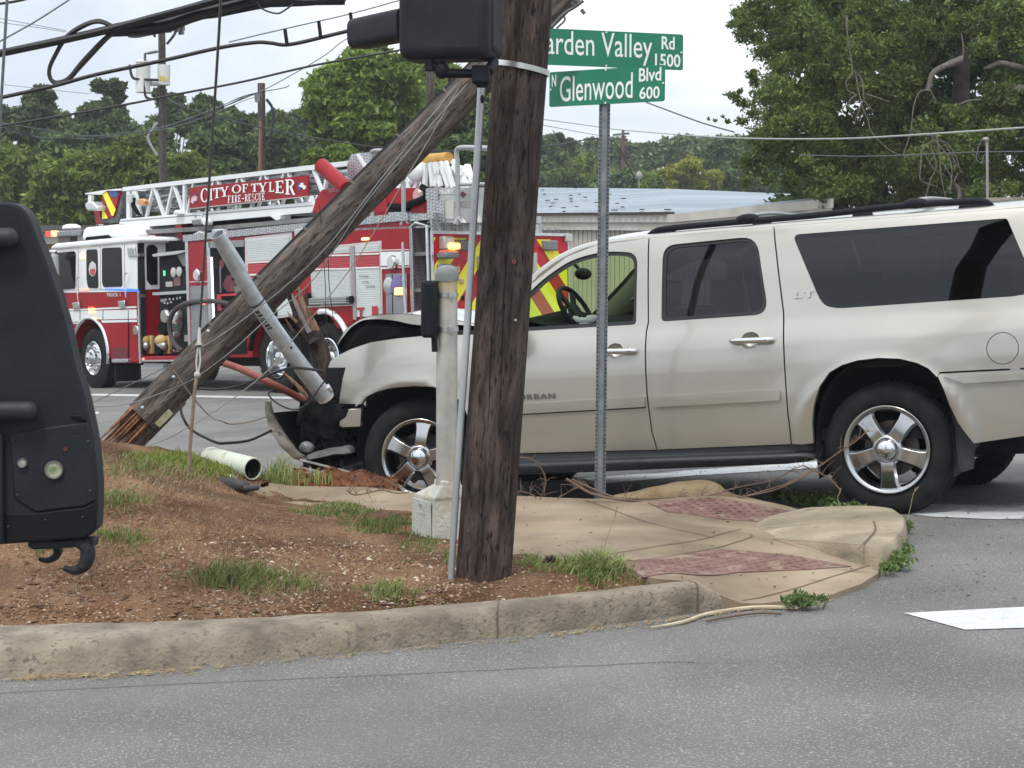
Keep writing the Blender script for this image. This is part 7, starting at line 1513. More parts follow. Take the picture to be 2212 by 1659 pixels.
def hook(pts, rs, Y, nm='tow_hook'):
    mb = MB(); mb.tube([P(u, v, Y) for u, v in W2(pts)], [r*.29769/F*tY for r in rs], n=14, sm=6)
    return mb.build(nm, M('hook_black', (.012, .014, .016), (.022, .024, .026), ns=9, rough=.6, spec=.3, bump=.3, bs=120), tow, smooth=60)
hook([(560, 1350), (625, 1385), (638, 1450), (612, 1520), (550, 1558), (490, 1550), (465, 1535)], [40, 55, 55, 50, 36, 24, 20], tY+.02)
hook([(395, 1370), (420, 1410), (405, 1455), (350, 1485), (300, 1480), (285, 1468)], [30, 36, 30, 24, 18, 14], tY+.12)
slab('hook_mount', W2([(195, 1350), (680, 1330), (670, 1400), (560, 1375), (540, 1395), (230, 1410), (200, 1385)]), tY+.01, .06, bev=.008)

for x, y, r in ((95, 620, 9), (640, 620, 8), (655, 980, 9), (130, 1010, 9), (330, 1190, 8), (600, 1170, 8), (60, 1240, 8)):
    p = P(*W2([(x, y)])[0], tY-.006); MB().lathe([(r*.29769/F*tY, 0), (r*.29769/F*tY, .003), (r*.2/F*tY, .005), (.0003, .005)], Matrix.Translation(p) @ Matrix.Rotation(math.pi/2, 4, 'X'), 10).build('bolt_head', M('bolt_dusty', (.035, .036, .036), (.07, .068, .062), ns=90, rough=.7), tow)
# ---------------------------------------------------------------- distant buildings
def uvY(u, v, Y): return P(u, v, Y)
metal = M('blue_grey_roof', (.20, .25, .30), (.26, .31, .36), ns=.5, rough=.55, c3=(.34, .34, .33), ns3=1.6, f3=.60, bump=.0, metal=.1, stretch=(.25, 1.5, 1), blotch=.2, bls=.6)
wallm = M('corrugated_wall', (.44, .41, .36), (.50, .47, .42), ns=.8, rough=.6); fasc = M('fascia_pale', (.46, .43, .38), (.55, .52, .47), ns=2, rough=.6)
bA = thing('metal_building', 'long low metal building with blue grey roof beyond the fire truck', 'building', (3, 46, 0))
ev = [P(930, 466, 52), P(1150, 465, 47), P(1450, 463, 41), P(1740, 434, 36), P(1800, 428, 34.5)]
rid = [P(930, 404, 66), P(1150, 405, 62), P(1450, 408, 58), P(1740, 420, 54), P(1800, 420, 53)]
mb = MB(); mb.loft([ev, [p+V((0, 1.5, 4.2-p.z)) if 0 else p for p in rid]], closed=False); mb.loft([rid, [p+V((0, 14, -1.2)) for p in rid]], closed=False); mb.build('roof', metal, bA, smooth=0)
mb = MB()
for a, b in zip(ev, ev[1:]):
    n_ = int((b-a).length/.22); lowa = V((a.x, a.y+.35, G(a.x, a.y))); d = (b-a)
    for i in range(n_):
        t0, t1, t2, t3 = i/n_, (i+.45)/n_, (i+.6)/n_, (i+.85)/n_
        for s0, s1, o0, o1 in ((t0, t1, 0, 0), (t1, t2, 0, .05), (t2, t3, .05, .05), (t3, (i+1)/n_, .05, 0)):
            p0 = a+d*s0; p1 = a+d*s1; mb.add([V((p0.x, p0.y+.35-o0, -.6)), V((p1.x, p1.y+.35-o1, -.6)), V((p1.x, p1.y+.35-o1, p1.z-.3)), V((p0.x, p0.y+.35-o0, p0.z-.3))], [(0, 1, 2, 3)])
mb.build('wall', wallm, bA, smooth=0)
mb = MB()
for a, b in zip(ev, ev[1:]):
    for z0_, z1_, y_ in ((0, -.18, 0), (-.18, -.36, .12)): mb.add([a+V((0, y_-.03, z0_)), b+V((0, y_-.03, z0_)), b+V((0, y_-.03, z1_)), a+V((0, y_-.03, z1_))], [(3, 2, 1, 0)])
mb.build('fascia', fasc, bA, smooth=0)
mb = MB()
for i in range(26):
    s_, t = random.random(), random.random(); a = ev[1].lerp(ev[2], s_).lerp(rid[1].lerp(rid[2], s_), t); mb.boxm(Matrix.Translation(a+V((0, 0, .04))), random.uniform(.05, .16), random.uniform(.1, .25), .02)
for i in range(24):
    a = ev[1].lerp(ev[2], i/24+.02); mb.boxm(Matrix.Translation(a+V((0, .1, .03))), .3, .25, .05)
o = mb.build('roof_litter', M('litter', (.07, .06, .05), rough=1), bA, smooth=0); o['kind'] = 'stuff'
o = MB().bar(P(2130, 437, 30), P(2400, 432, 29), .2, .14).build('neighbour_roof_edge', M('tan_gravel_roof', (.25, .2, .15), (.3, .26, .21), ns=3, rough=.9)); tag(o, 'tan flat roof edge just above the car roof at right', 'roof')
bb = thing('brick_building', 'low brown brick building behind the fire truck cab', 'building', (-13, 50, 0))
def brick(nm):
    m, t, b = nodes(nm); NN = t.nodes; LL = t.links; tc = NN.new('ShaderNodeTexCoord'); mp = NN.new('ShaderNodeMapping'); mp.inputs['Rotation'].default_value = (math.pi/2, 0, 0); LL.new(tc.outputs['Object'], mp.inputs[0])
    br = NN.new('ShaderNodeTexBrick'); br.inputs['Scale'].default_value = 3.2; br.inputs['Color1'].default_value = (.42, .25, .15, 1); br.inputs['Color2'].default_value = (.32, .18, .11, 1); br.inputs['Mortar'].default_value = (.45, .38, .30, 1); br.inputs['Mortar Size'].default_value = .04; LL.new(mp.outputs[0], br.inputs[0]); LL.new(br.outputs[0], b.inputs['Base Color']); b.inputs['Roughness'].default_value = .9; return m
a = P(60, 494, 50); b = P(420, 494, 47)
mb = MB(); mb.box((a.x-6, a.y, -1.5), (b.x+4, a.y+9, a.z-.15)); mb.build('wall', brick('tan_brick'), bb, smooth=0)
mb = MB(); mb.box((a.x-6.4, a.y-.5, a.z-.12), (b.x+4.4, a.y+9.4, a.z+.08)); mb.build('roof', M('dark_roof_edge', (.10, .09, .085), rough=.8), bb); mb = MB(); mb.box((a.x-6.2, a.y-.3, a.z-.42), (b.x+4.2, a.y-.02, a.z-.13)); mb.build('fascia', fasc, bb)
# ---------------------------------------------------------------- distant utility poles
PG_ = 'distant utility poles'
def dpole(u0, vt, u1, w_px, Y, label, mat=wood2, hw=None):
    top_ = P(u0, vt, Y); bt = V((P(u1, 500, Y).x, Y, G(top_.x, Y)-.3)); r = w_px/2/F*Y
    mb, Mx = wpole('p', bt, top_, r*1.15, r*.9, mat, seg=30, n=12); t = thing('utility_pole', label, 'utility pole', Mx, PG_); mb.build('pole_shaft', mat, t, local=True); return t, Y
Hh = lambda x, y, Y=66: P(*q('H', [(x, y)])[0], Y)
t1, _ = dpole(349.5, 62, 352, 17, 66, 'distant wooden pole carrying a white transformer at left')
whiteT = M('transformer_white', (.60, .61, .60), (.68, .69, .68), ns=1.5, rough=.5)
tr = MB(); tr.cyl(Hh(1037, 672, 65.2), Hh(1040, 450, 65.2), 52*.29767/F*65, n=24); trn = tr.build('transformer', whiteT, t1); MB().cyl(Hh(1040, 452, 65.2), Hh(1040, 436, 65.2), 58*.29767/F*65, 40*.29767/F*65, n=24).build('transformer_lid', whiteT, trn)
MB().tube([Hh(1052, 440, 65), Hh(1052, 390, 65), Hh(1080, 385, 65), Hh(1140, 375, 65.5)], .05, n=6).build('bushing', gm_, trn); MB().cyl(Hh(1090, 600, 65.3), Hh(1150, 600, 65.6), .12, n=8).build('bracket', whiteT, trn)
MB().cyl(Hh(1188, 618, 65.6), Hh(1190, 472, 65.6), 46*.29767/F*65.6, n=20).build('pole_capacitor', whiteT, t1)
MB().boxm(Matrix.Translation(Hh(1190, 570, 65.1)), .34, .1, .16).build('yellow_label', M('label_yellow', (.55, .4, .06), (.6, .58, .5), ns=6), t1)
for pts in (((940, 470), (960, 560), (1020, 575), (1150, 580)), ((1040, 560), (1048, 650), (1060, 705), (1100, 720)), ((1210, 320), (1265, 250), (1290, 190), (1320, 200), (1300, 250)), ((930, 262), (1000, 265), (1110, 245), (1120, 270))): MB().tube([Hh(x, y, 65) for x, y in pts], .05, n=5, sm=3).build('jumper_wire', cable, t1)
mb = MB(); mb.bar(Hh(1130, 215, 65.5), Hh(1340, 205, 65.5), .15, .12, ref=(0, 1, 0)); mb.build('crossarm', wood2, t1)
for x, y in ((1220, 200), (1275, 195), (1310, 215)): MB().cyl(Hh(x, y-25, 65.2), Hh(x+8, y+35, 65.2), .10, n=8).build('insulator', M('insulator_grey', (.16, .17, .17), rough=.4), t1)
MB().tube([Hh(1145, 890, 64), Hh(1100, 950, 64), Hh(1075, 1010, 64), (Hh(1140, 1130, 64))], .05, n=5, sm=4).build('drop_wire', M('pale_wire2', (.3, .3, .28)), t1)
t2, _ = dpole(564.5, 180, 568, 18, 60, 'distant bare wooden pole rising behind the truck ladder')
I6 = lambda x, y, Y=59.5: P(*q('I', [(x, y)])[0], Y)
MB().tube([I6(275, 720), (I6(320, 790)), I6(322, 900), I6(290, 1050)], .05, n=5, sm=3).build('riser_wire', cable, t2); MB().bar(I6(205, 680), I6(210, 740), .15, .15).build('insulator', M('insulator_grey', (.16, .17, .17)), t2); MB().tube([I6(232, 880), I6(228, 1240)], .05, n=6).build('riser_pipe', M('rust_riser', (.25, .11, .06)), t2)
t3, _ = dpole(930, 120, 925, 20, 50, 'distant grey pole partly hidden behind the black signal')
J1 = lambda x, y, Y=139: P(*q('J', [(x, y)])[0], Y)
t4, _ = dpole(1346, 281, 1346.5, 7, 140, 'distant red brown pole right of the sign post', M('brown_pole', (.12, .05, .035), rough=.8)); MB().bar(J1(1315, 980), J1(1435, 968), .15, .15).build('crossarm', gm_, t4)
ms = thing('service_mast', 'slim grey service mast with weatherhead rising above the car roof at right', 'mast', P(2132, 436, 28))
K1 = lambda x, y, Y=28: P(*q('K', [(x, y)])[0], Y)
MB().cyl(K1(1975, 1500), K1(1970, 920), 9*.33/F*28, n=12).build('mast_pipe', M('mast_grey', (.36, .36, .36), (.3, .2, .17), ns=2, rough=.5, metal=.4), ms); MB().sphere(K1(1962, 912), 20*.33/F*28, 12, 8, (1.2, 1, .8)).build('weatherhead', M('mast_grey', (.36, .36, .36)), ms)
MB().tube([K1(1940, 905), K1(1915, 960), K1(1900, 1040), K1(1935, 1065), K1(1955, 1010), K1(1990, 1065)], .008, n=5, sm=4).build('drip_loop', gm_, ms)
vt = thing('roof_vent', 'small domed roof vent standing on the metal roof by the brown pole', 'vent', J1(1505, 1372, 57)); MB().lathe([(.05, 0), (.05, .9), (.28, 1.1), (.33, 1.3), (.22, 1.55), (.02, 1.75)], Matrix.Translation(J1(1505, 1372, 57)) @ Matrix.Scale(.32, 4), 16).build('vent_cowl', M('vent_grey', (.30, .27, .25), rough=.7), vt)
# ---------------------------------------------------------------- trees
NR = np.random.default_rng(11)
def leaves_mesh(name, cen, rad, n, size, mat, parent, squash=.8, shell=.45, droop=0):
    """cen (k,3), rad (k,): n leaf blades through the clumps"""
    cen = np.asarray(cen); rad = np.asarray(rad); k = NR.choice(len(cen), n, p=rad**2/(rad**2).sum())
    d = NR.normal(size=(n, 3)); d /= np.linalg.norm(d, axis=1)[:, None]; r = NR.random(n)**shell*(1+np.abs(NR.normal(size=n))*.2)
    # lumps on each clump so its outline is uneven
    lump = 1+.28*np.sin(d[:, 0]*5+k*1.3)*np.sin(d[:, 1]*4+k)*1+.2*np.sin(d[:, 2]*7+k*2.1)
    p = cen[k]+d*(rad[k]*r*lump)[:, None]*np.array([1, 1, squash])
    a = NR.normal(size=(n, 3)); a[:, 2] -= droop; a /= np.linalg.norm(a, axis=1)[:, None]; b = np.cross(a, NR.normal(size=(n, 3))); b /= np.linalg.norm(b, axis=1)[:, None]
    s = size*NR.uniform(.55, 1.35, n)[:, None]; a = a*s; b = b*s*.42
    vs = np.empty((n, 4, 3)); vs[:, 0] = p-a; vs[:, 1] = p+b; vs[:, 2] = p+a; vs[:, 3] = p-b
    me = bpy.data.meshes.new(name); me.vertices.add(4*n); me.vertices.foreach_set('co', vs.reshape(-1)); me.loops.add(4*n); me.loops.foreach_set('vertex_index', np.arange(4*n, dtype=np.int32)); me.polygons.add(n); me.polygons.foreach_set('loop_start', np.arange(0, 4*n, 4, dtype=np.int32)); me.update(calc_edges=True); me.validate()
    me.materials.append(mat); return link(name, me, parent)
bark = M('tree_bark', (.05, .04, .033), (.10, .085, .07), ns=5, rough=.95, bump=.6, bs=9)
gA_ = leafmat('leaf_olive', [(.085, .12, .03), (.135, .185, .045), (.185, .24, .062), (.24, .29, .09)], .3)
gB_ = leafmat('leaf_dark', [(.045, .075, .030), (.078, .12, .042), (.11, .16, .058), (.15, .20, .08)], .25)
gC_ = leafmat('leaf_bright', [(.09, .14, .028), (.15, .225, .04), (.21, .295, .07), (.29, .36, .12)], .35)
gP_ = leafmat('pine_needles', [(.045, .070, .030), (.078, .112, .045), (.11, .145, .06), (.15, .18, .08)], .2)
gY_ = leafmat('leaf_yellow', [(.20, .22, .03), (.30, .32, .05), (.38, .38, .09)], .35)
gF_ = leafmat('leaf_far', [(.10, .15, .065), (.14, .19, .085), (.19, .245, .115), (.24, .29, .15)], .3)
def finish_tree(t, X, Y, cs, rs, r0, seed=0):
    zt_ = max(c[2] for c in cs); gz_ = G(X, Y); rg_ = random.Random(seed); mb = MB(); top_ = V((X, Y, gz_+(zt_-gz_)*.8))
    b_ = V((X, Y, gz_-.3)); mb.tube([b_, b_.lerp(top_, .4)+V((rg_.uniform(-.3, .3), 0, 0)), top_], [r0, r0*.7, r0*.2], n=9, sm=5)
    idx = list(range(len(cs))); rg_.shuffle(idx)
    for i in idx[:9]:
        c = V(cs[i]); s_ = b_.lerp(top_, rg_.uniform(.35, .85)); mb.tube([s_, s_.lerp(c, .5)+V((0, 0, rg_.uniform(-.2, .4))), c], [r0*.35, r0*.22, r0*.06], n=6, sm=3)
    mb.build('trunk', bark, t)
def mk(ells, Y, label, mat, n, size, nm='tree', k=10, r0=.22, group='trees behind the fire truck', tu=None, rk=.50, dy=.5):
    n = int(n*1.7); size *= .68; k = int(k*1.3)
    cs = []; rs = []
    for (cu, cv, ru, rv) in ells:
        for i in range(k):
            a = NR.random()*6.283; r = NR.random()**.5*.8; u = cu+ru*r*math.cos(a); v = cv+rv*r*math.sin(a); rr = min(ru, rv)*NR.uniform(.6, 1.1)*rk/F*Y
            p = P(u, v, Y); cs.append((p.x, Y+NR.uniform(-1, 1)*dy*ru/F*Y, p.z)); rs.append(rr)
    X = (( tu or ells[0][0])-1106)/F*Y; t = thing(nm, label, 'bush' if nm == 'bush' else 'tree', (X, Y, G(X, Y)), group)
    o = leaves_mesh('crown', cs, rs, n, size, mat, None); o.data.transform(Matrix.Translation((-X, -Y, -G(X, Y)))); o.parent = t
    finish_tree(t, X, Y, cs, rs, r0, int(X*7)); return t
TP = 'pines on the skyline at left'
mk([(15, 262, 45, 32), (-40, 300, 60, 50)], 92, 'pine cropped by the left edge below the cables', gP_, 9000, .30, 'pine_tree', 9, group=TP)
mk([(92, 222, 42, 30), (95, 265, 60, 35), (60, 300, 60, 30), (140, 300, 50, 30)], 92, 'pine with a flat rounded top second from the left edge', gP_, 17000, .28, 'pine_tree', 8, group=TP)
mk([(238, 200, 42, 24), (235, 245, 62, 34), (250, 290, 75, 35), (190, 270, 40, 30)], 90, 'tallest pine left of the transformer', gP_, 20000, .28, 'pine_tree', 8, group=TP)
mk([(362, 215, 34, 24), (370, 262, 45, 40), (330, 300, 45, 35)], 94, 'pine directly behind the transformer pole', gP_, 12000, .28, 'pine_tree', 7, group=TP)
mk([(440, 232, 36, 26), (430, 280, 60, 40), (480, 300, 50, 45)], 90, 'pine right of the transformer pole', gB_, 15000, .28, 'pine_tree', 8, group=TP)
mk([(510, 262, 30, 28), (545, 300, 50, 50)], 92, 'small pine left of the bare pole', gB_, 10000, .28, 'pine_tree', 8, group=TP)
mk([(600, 262, 30, 26), (612, 310, 55, 50)], 90, 'pine just right of the bare pole', gP_, 11000, .28, 'pine_tree', 8, group=TP)
mk([(652, 262, 26, 24), (650, 320, 45, 50)], 93, 'pine touching the bright green tree', gP_, 8000, .28, 'pine_tree', 8, group=TP)
mk([(30, 370, 85, 65), (20, 440, 80, 60)], 72, 'olive broadleaf tree above the tow truck corner', gA_, 26000, .22, 'broadleaf_tree', 14)
mk([(150, 410, 75, 75), (120, 470, 80, 50)], 70, 'broadleaf tree behind the ladder tip', gA_, 24000, .22, 'broadleaf_tree', 14)
mk([(270, 360, 80, 60), (270, 430, 90, 60)], 70, 'broadleaf tree between ladder tip and transformer pole', gA_, 26000, .22, 'broadleaf_tree', 14)
mk([(385, 385, 60, 50), (400, 430, 60, 40)], 68, 'low lighter broadleaf tree right of the transformer pole', gA_, 16000, .20, 'broadleaf_tree', 12)
mk([(170, 340, 90, 60), (330, 340, 80, 55)], 82, 'dark wide tree under the tallest pine', gB_, 24000, .26, 'broadleaf_tree', 14)
mk([(470, 345, 75, 60), (480, 400, 90, 60)], 78, 'dark broadleaf tree behind the city sign', gB_, 24000, .24, 'broadleaf_tree', 14)
mk([(600, 340, 75, 55), (600, 395, 90, 50)], 78, 'dark broadleaf tree behind the bare pole', gB_, 22000, .24, 'broadleaf_tree', 14)
mk([(768, 128, 20, 26), (812, 112, 20, 20), (868, 140, 18, 24), (700, 175, 26, 26), (790, 150, 70, 38), (745, 210, 75, 70), (835, 210, 75, 75), (760, 290, 110, 45), (860, 290, 90, 50)], 58, 'tall bright green tree between the bare pole and the signal', gC_, 60000, .17, 'broadleaf_tree', 14, r0=.3)
mk([(920, 175, 70, 55), (950, 240, 90, 70), (900, 290, 80, 50), (1030, 260, 60, 80)], 62, 'tall green tree directly behind the signal and the slanting pole', gA_, 44000, .18, 'broadleaf_tree', 14, r0=.3)
mk([(735, 345, 75, 34), (690, 370, 50, 25)], 50, 'yellow green bush behind the red ram', gC_, 16000, .14, 'bush', 12, r0=.08)
mk([(990, 360, 80, 50), (1060, 330, 60, 60)], 56, 'dark tree behind the folded ladders', gB_, 20000, .18, 'broadleaf_tree', 12)
FR = 'far trees beyond the metal roof'
far_t = [(1165, 345, 50, 42, gB_, 'dark far tree just right of the leaning pole'), (1215, 330, 45, 38, gF_, 'pale far tree left of the sign post'), (1280, 335, 42, 36, gF_, 'pale far tree behind the sign post'), (1255, 375, 50, 32, gA_, 'low far tree left of the sign post foot line'), (1330, 345, 36, 40, gF_, 'far tree left of the brown pole'),
         (1395, 340, 40, 32, gF_, 'far tree right of the brown pole'), (1440, 328, 36, 28, gF_, 'round far tree in the skyline gap'), (1480, 325, 34, 28, gF_, 'far tree at the skyline centre'), (1530, 335, 40, 34, gF_, 'far tree left of the big tree'), (1575, 345, 45, 48, gB_, 'dark blue green far tree touching the big tree'), (1190, 385, 50, 25, gA_, 'low far tree on the roof line by the leaning pole'), (1330, 390, 50, 22, gA_, 'low far tree above the roof at the brown pole'), (1640, 360, 60, 60, gB_, 'dark far tree seen through the big tree')]
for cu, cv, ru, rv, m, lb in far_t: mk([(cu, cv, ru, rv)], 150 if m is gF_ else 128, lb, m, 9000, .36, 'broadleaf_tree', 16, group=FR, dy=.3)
for cu_, ru_, lb_ in ((1190, 90, 'low dark hedge on the roof line right of the leaning pole'), (1370, 110, 'low dark hedge on the roof line behind the vent'), (1560, 110, 'low dark hedge on the roof line left of the big tree'), (1720, 90, 'low dark hedge showing under the big tree')): mk([(cu_, 398, ru_, 18)], 122, lb_, gB_, 8000, .34, 'bush', 20, group=FR, r0=.1, dy=.15, rk=.9)
mk([(1195, 300, 22, 10), (1215, 312, 35, 14)], 140, 'feathery dark pine top above the far trees', gP_, 3500, .3, 'pine_tree', 6, group=FR)
mk([(1440, 385, 50, 24), (1490, 372, 36, 32)], 118, 'yellow bush above the roof right of the brown pole', gY_, 11000, .28, 'bush', 12, group=FR, r0=.1); mk([(1540, 390, 30, 20)], 118, 'small yellow bush beside the big tree', gY_, 4000, .28, 'bush', 10, group=FR, r0=.1)
mk([(1400, 392, 34, 18)], 116, 'yellow green bush behind the roof vent', gC_, 4500, .28, 'bush', 10, group=FR, r0=.1)
# the big tree at right
oakY = 37; ob = P(2060, 230, oakY)
oak = thing('oak_tree', 'huge leafy tree with hanging dead twigs overhanging the metal roof at right', 'tree', (ob.x, oakY, G(ob.x, oakY)))
opoly = [(1600, -60), (1590, 20), (1578, 62), (1612, 95), (1640, 120), (1632, 165), (1612, 180), (1625, 215), (1600, 235), (1618, 262), (1602, 290), (1640, 310), (1612, 345), (1590, 372), (1606, 402), (1660, 425), (1700, 415), (1750, 428), (1790, 448), (1900, 440), (2000, 445), (2330, 435), (2330, -60)]
cs = []; rs = []
while len(cs) < 460:
    u = NR.uniform(1585, 2330); v = NR.uniform(-60, 445); r_ = NR.uniform(14, 34)
    if inpoly(u-r_*.7, v, opoly) and inpoly(u, v+r_*.7, opoly) and inpoly(u-r_*.4, v-r_*.4, opoly+[]):
        if 2010 < u < 2130 and 60 < v < 215 and NR.random() < .85: continue
        if 1700 < u < 1760 and 255 < v < 300 and NR.random() < .8: continue
        dp = NR.uniform(-2.6, 2.6); p = P(u, v, oakY+dp); cs.append(tuple(p)); rs.append(r_/F*oakY)
for (u, v, r_) in ((1583, 52, 12), (1596, 30, 14), (1612, 72, 16), (1625, 160, 14), (1575, 205, 9), (1590, 212, 12), (1606, 222, 14), (1600, 196, 6), (1530, 257, 4), (1545, 261, 4), (1562, 252, 4), (1572, 262, 5), (1602, 262, 12), (1628, 245, 16)): cs.append(tuple(P(u, v, oakY-.5))); rs.append(r_/F*oakY)
og = leafmat('oak_leaf', [(.056, .086, .026), (.10, .142, .04), (.15, .20, .058), (.22, .27, .09)], .3)
for j, (m, f_) in enumerate(((og, 1),)):
    o = leaves_mesh('crown', cs, rs, 260000, .047, m, None, shell=.5, droop=.3); o.data.transform(Matrix.Translation((-ob.x, -oakY, -G(ob.x, oakY)))); o.parent = oak
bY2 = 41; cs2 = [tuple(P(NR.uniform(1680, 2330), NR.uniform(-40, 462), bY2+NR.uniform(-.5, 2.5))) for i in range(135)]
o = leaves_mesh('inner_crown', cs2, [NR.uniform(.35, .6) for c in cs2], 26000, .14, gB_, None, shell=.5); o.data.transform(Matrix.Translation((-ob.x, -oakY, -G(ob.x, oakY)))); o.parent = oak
Kp = lambda x, y, Y=oakY-.4: P(*q('K', [(x, y)])[0], Y)
mb = MB(); mb.tube([V((ob.x, oakY+.3, -.3)), Kp(1790, 900, oakY+.3), Kp(1800, 600, oakY+.3), Kp(1820, 350, oakY+.3), Kp(1850, 150, oakY+.3), Kp(1960, -150, oakY+.4)], [.30, .22, .17, .15, .13, .10], n=12, sm=6); mb.tube([Kp(1830, 330, oakY+.3), Kp(1900, 180, oakY+.2), Kp(1960, 30, oakY), Kp(2000, -80, oakY)], [.12, .12, .11, .10], n=10, sm=5); mb.build('trunk', bark, oak, smooth=60)
brm = M('pale_branch', (.11, .095, .08), (.19, .165, .14), ns=12, rough=.9, bump=.4, bs=30)
for pts, r in (([(1580, 595), (1595, 540), (1620, 475), (1700, 430), (1810, 385)], [.04, .05, .055, .06, .07]), ([(1810, 390), (1815, 300), (1800, 215)], [.02, .015, .01]), ([(1950, 450), (2000, 430), (2060, 412), (2130, 425), (2250, 450)], [.03, .045, .05, .055, .06]), ([(1980, 645), (2020, 605), (2080, 580), (2160, 578), (2260, 600)], [.03, .07, .09, .09, .09]), ([(1750, 700), (1850, 660), (1960, 655)], [.01, .02, .025]), ([(1760, 1205), (1790, 1250), (1790, 1310)], [.04, .045, .05])):
    MB().tube([Kp(x, y, oakY-2.2) for x, y in pts], r, n=9, sm=5).build('branch', brm, oak, smooth=60)
tw_ = [[(1050, 100), (1060, 250), (1090, 460), (1050, 530), (1060, 590), (1120, 620)], [(1090, 460), (1140, 500), (1160, 560), (1170, 660), (1230, 730)], [(1110, 480), (1150, 680), (1190, 780), (1220, 870), (1330, 980), (1400, 1010)], [(1120, 620), (1070, 660), (1075, 740)], [(1150, 680), (1110, 780)], [(1600, 590), (1530, 600), (1490, 700), (1470, 870), (1425, 1005), (1440, 1030)], [(1170, 610), (1330, 665)], [(1470, 840), (1560, 880), (1650, 900), (1720, 980), (1780, 1100)], [(1640, 890), (1660, 1000), (1670, 1150), (1700, 1300)], [(1540, 980), (1535, 1100), (1540, 1180), (1650, 1220)], [(1600, 950), (1640, 1080), (1600, 1180), (1570, 1290)], [(1540, 980), (1600, 930), (1700, 930), (1760, 1010), (1800, 1130)], [(1780, 1130), (1750, 1200)], [(1600, 590), (1640, 665)], [(1690, 1080), (1740, 1180), (1700, 1260)], [(1560, 1000), (1620, 1100), (1700, 1150)], [(1610, 900), (1700, 1000), (1740, 1100), (1730, 1260)]]
mb = MB()
for pts in tw_: mb.tube([Kp(x, y, oakY-3.2) for x, y in pts], [.012, .010, .008], n=5, sm=4)
mb.build('dead_twigs', brm, oak)
# ---------------------------------------------------------------- grass, gravel, weeds
def blades(name, spots, mat, label, cat='grass', lean=.5, w_=.0035):
    """spots: list of (x, y, height, count, spread)"""
    vs = []; fs = []; rg_ = random.Random(len(spots)*7+3)
    for (x, y, h, n, sp) in spots:
        for i in range(n):
            bx_, by_ = x+rg_.gauss(0, sp), y+rg_.gauss(0, sp); z = rough_T(bx_, by_)+.002; hh = h*rg_.uniform(.45, 1.2); a = rg_.random()*6.283; ln = lean*rg_.uniform(.2, 1.3)*hh; dx, dy_ = math.cos(a)*ln, math.sin(a)*ln; ww = w_*rg_.uniform(.6, 1.3); px, py = -math.sin(a+.8)*ww, math.cos(a+.8)*ww
            k = len(vs); vs += [(bx_-px, by_-py, z), (bx_+px, by_+py, z), (bx_+dx*.35-px*.8, by_+dy_*.35-py*.8, z+hh*.6), (bx_+dx*.35+px*.8, by_+dy_*.35+py*.8, z+hh*.6), (bx_+dx, by_+dy_, z+hh*.95)]
            fs += [(k, k+1, k+3, k+2), (k+2, k+3, k+4)]
    me = bpy.data.meshes.new(name); me.from_pydata(vs, [], fs); me.materials.append(mat); me.update(); o = link(name, me); tag(o, label, cat, kind='stuff'); return o
def patch(u0, v0, u1, v1, n, h, cnt, sp=.012):
    o = []
    for i in range(n):
        gu = sclamp(random.gauss(.5, .27), -.15, 1.15); gv = sclamp(random.gauss(.5, .27), -.15, 1.15); p = PT(u0+(u1-u0)*gu, v0+(v1-v0)*gv); e = math.hypot(gu-.5, gv-.5); o.append((p.x, p.y, h*random.uniform(.5, 1.25)*(1.15-e), cnt, sp))
    return o
gg = leafmat('grass_green', [(.09, .13, .035), (.13, .19, .05), (.19, .25, .08), (.28, .30, .13), (.33, .28, .16)], .3); gd = leafmat('grass_dry', [(.16, .10, .055), (.26, .19, .11), (.38, .31, .2)], .2); gy = leafmat('grass_yellowgreen', [(.14, .20, .04), (.22, .28, .06), (.30, .34, .11)], .3)
sp = patch(195, 944, 440, 962, 240, .05, 14, .03)+patch(205, 955, 420, 985, 220, .045, 16, .03)+patch(300, 975, 470, 1015, 160, .05, 12, .03)+patch(380, 1005, 560, 1040, 110, .045, 9, .03)
blades('verge_grass', sp, gy, 'short yellow green grass along the crest of the verge')
sp = patch(205, 990, 420, 1040, 120, .04, 8, .03)+patch(205, 1060, 330, 1110, 60, .04, 9, .03)+patch(640, 1096, 800, 1124, 130, .045, 14, .02)+patch(760, 1120, 890, 1160, 100, .045, 12, .02)+patch(860, 1140, 960, 1215, 60, .03, 10, .02)+patch(960, 1205, 980, 1225, 14, .05, 14, .01)
blades('verge_grass', sp, gg, 'patchy green grass over the middle of the red verge')
sp = patch(415, 1238, 640, 1285, 60, .085, 13, .035)+patch(445, 1245, 540, 1262, 14, .10, 22, .035)+patch(770, 1272, 900, 1300, 34, .06, 11, .03)+patch(205, 1155, 320, 1195, 36, .055, 11, .03)+patch(60, 1180, 125, 1200, 18, .05, 12, .03)+patch(600, 1255, 690, 1290, 26, .05, 10, .02)
blades('grass_clump', sp, gg, 'long green grass clumps on the gravel near the kerb', lean=.9, w_=.003)
sp = patch(1190, 1215, 1370, 1262, 60, .075, 22, .022)+patch(1240, 1222, 1340, 1254, 26, .10, 22, .022)+patch(1120, 1212, 1200, 1232, 12, .06, 14, .02)
blades('grass_clump', sp, gg, 'big tuft of long green grass right of the leaning pole', lean=1.1, w_=.003)
sp = patch(0, 1000, 700, 1345, 480, .035, 6, .04)+patch(600, 1110, 1000, 1320, 260, .028, 6, .04)+patch(380, 1225, 760, 1320, 130, .04, 9, .04)+patch(205, 990, 560, 1090, 330, .04, 8, .04)
blades('dry_grass', sp, gd, 'dry straw coloured grass scattered over the red verge', lean=1.4, w_=.002)
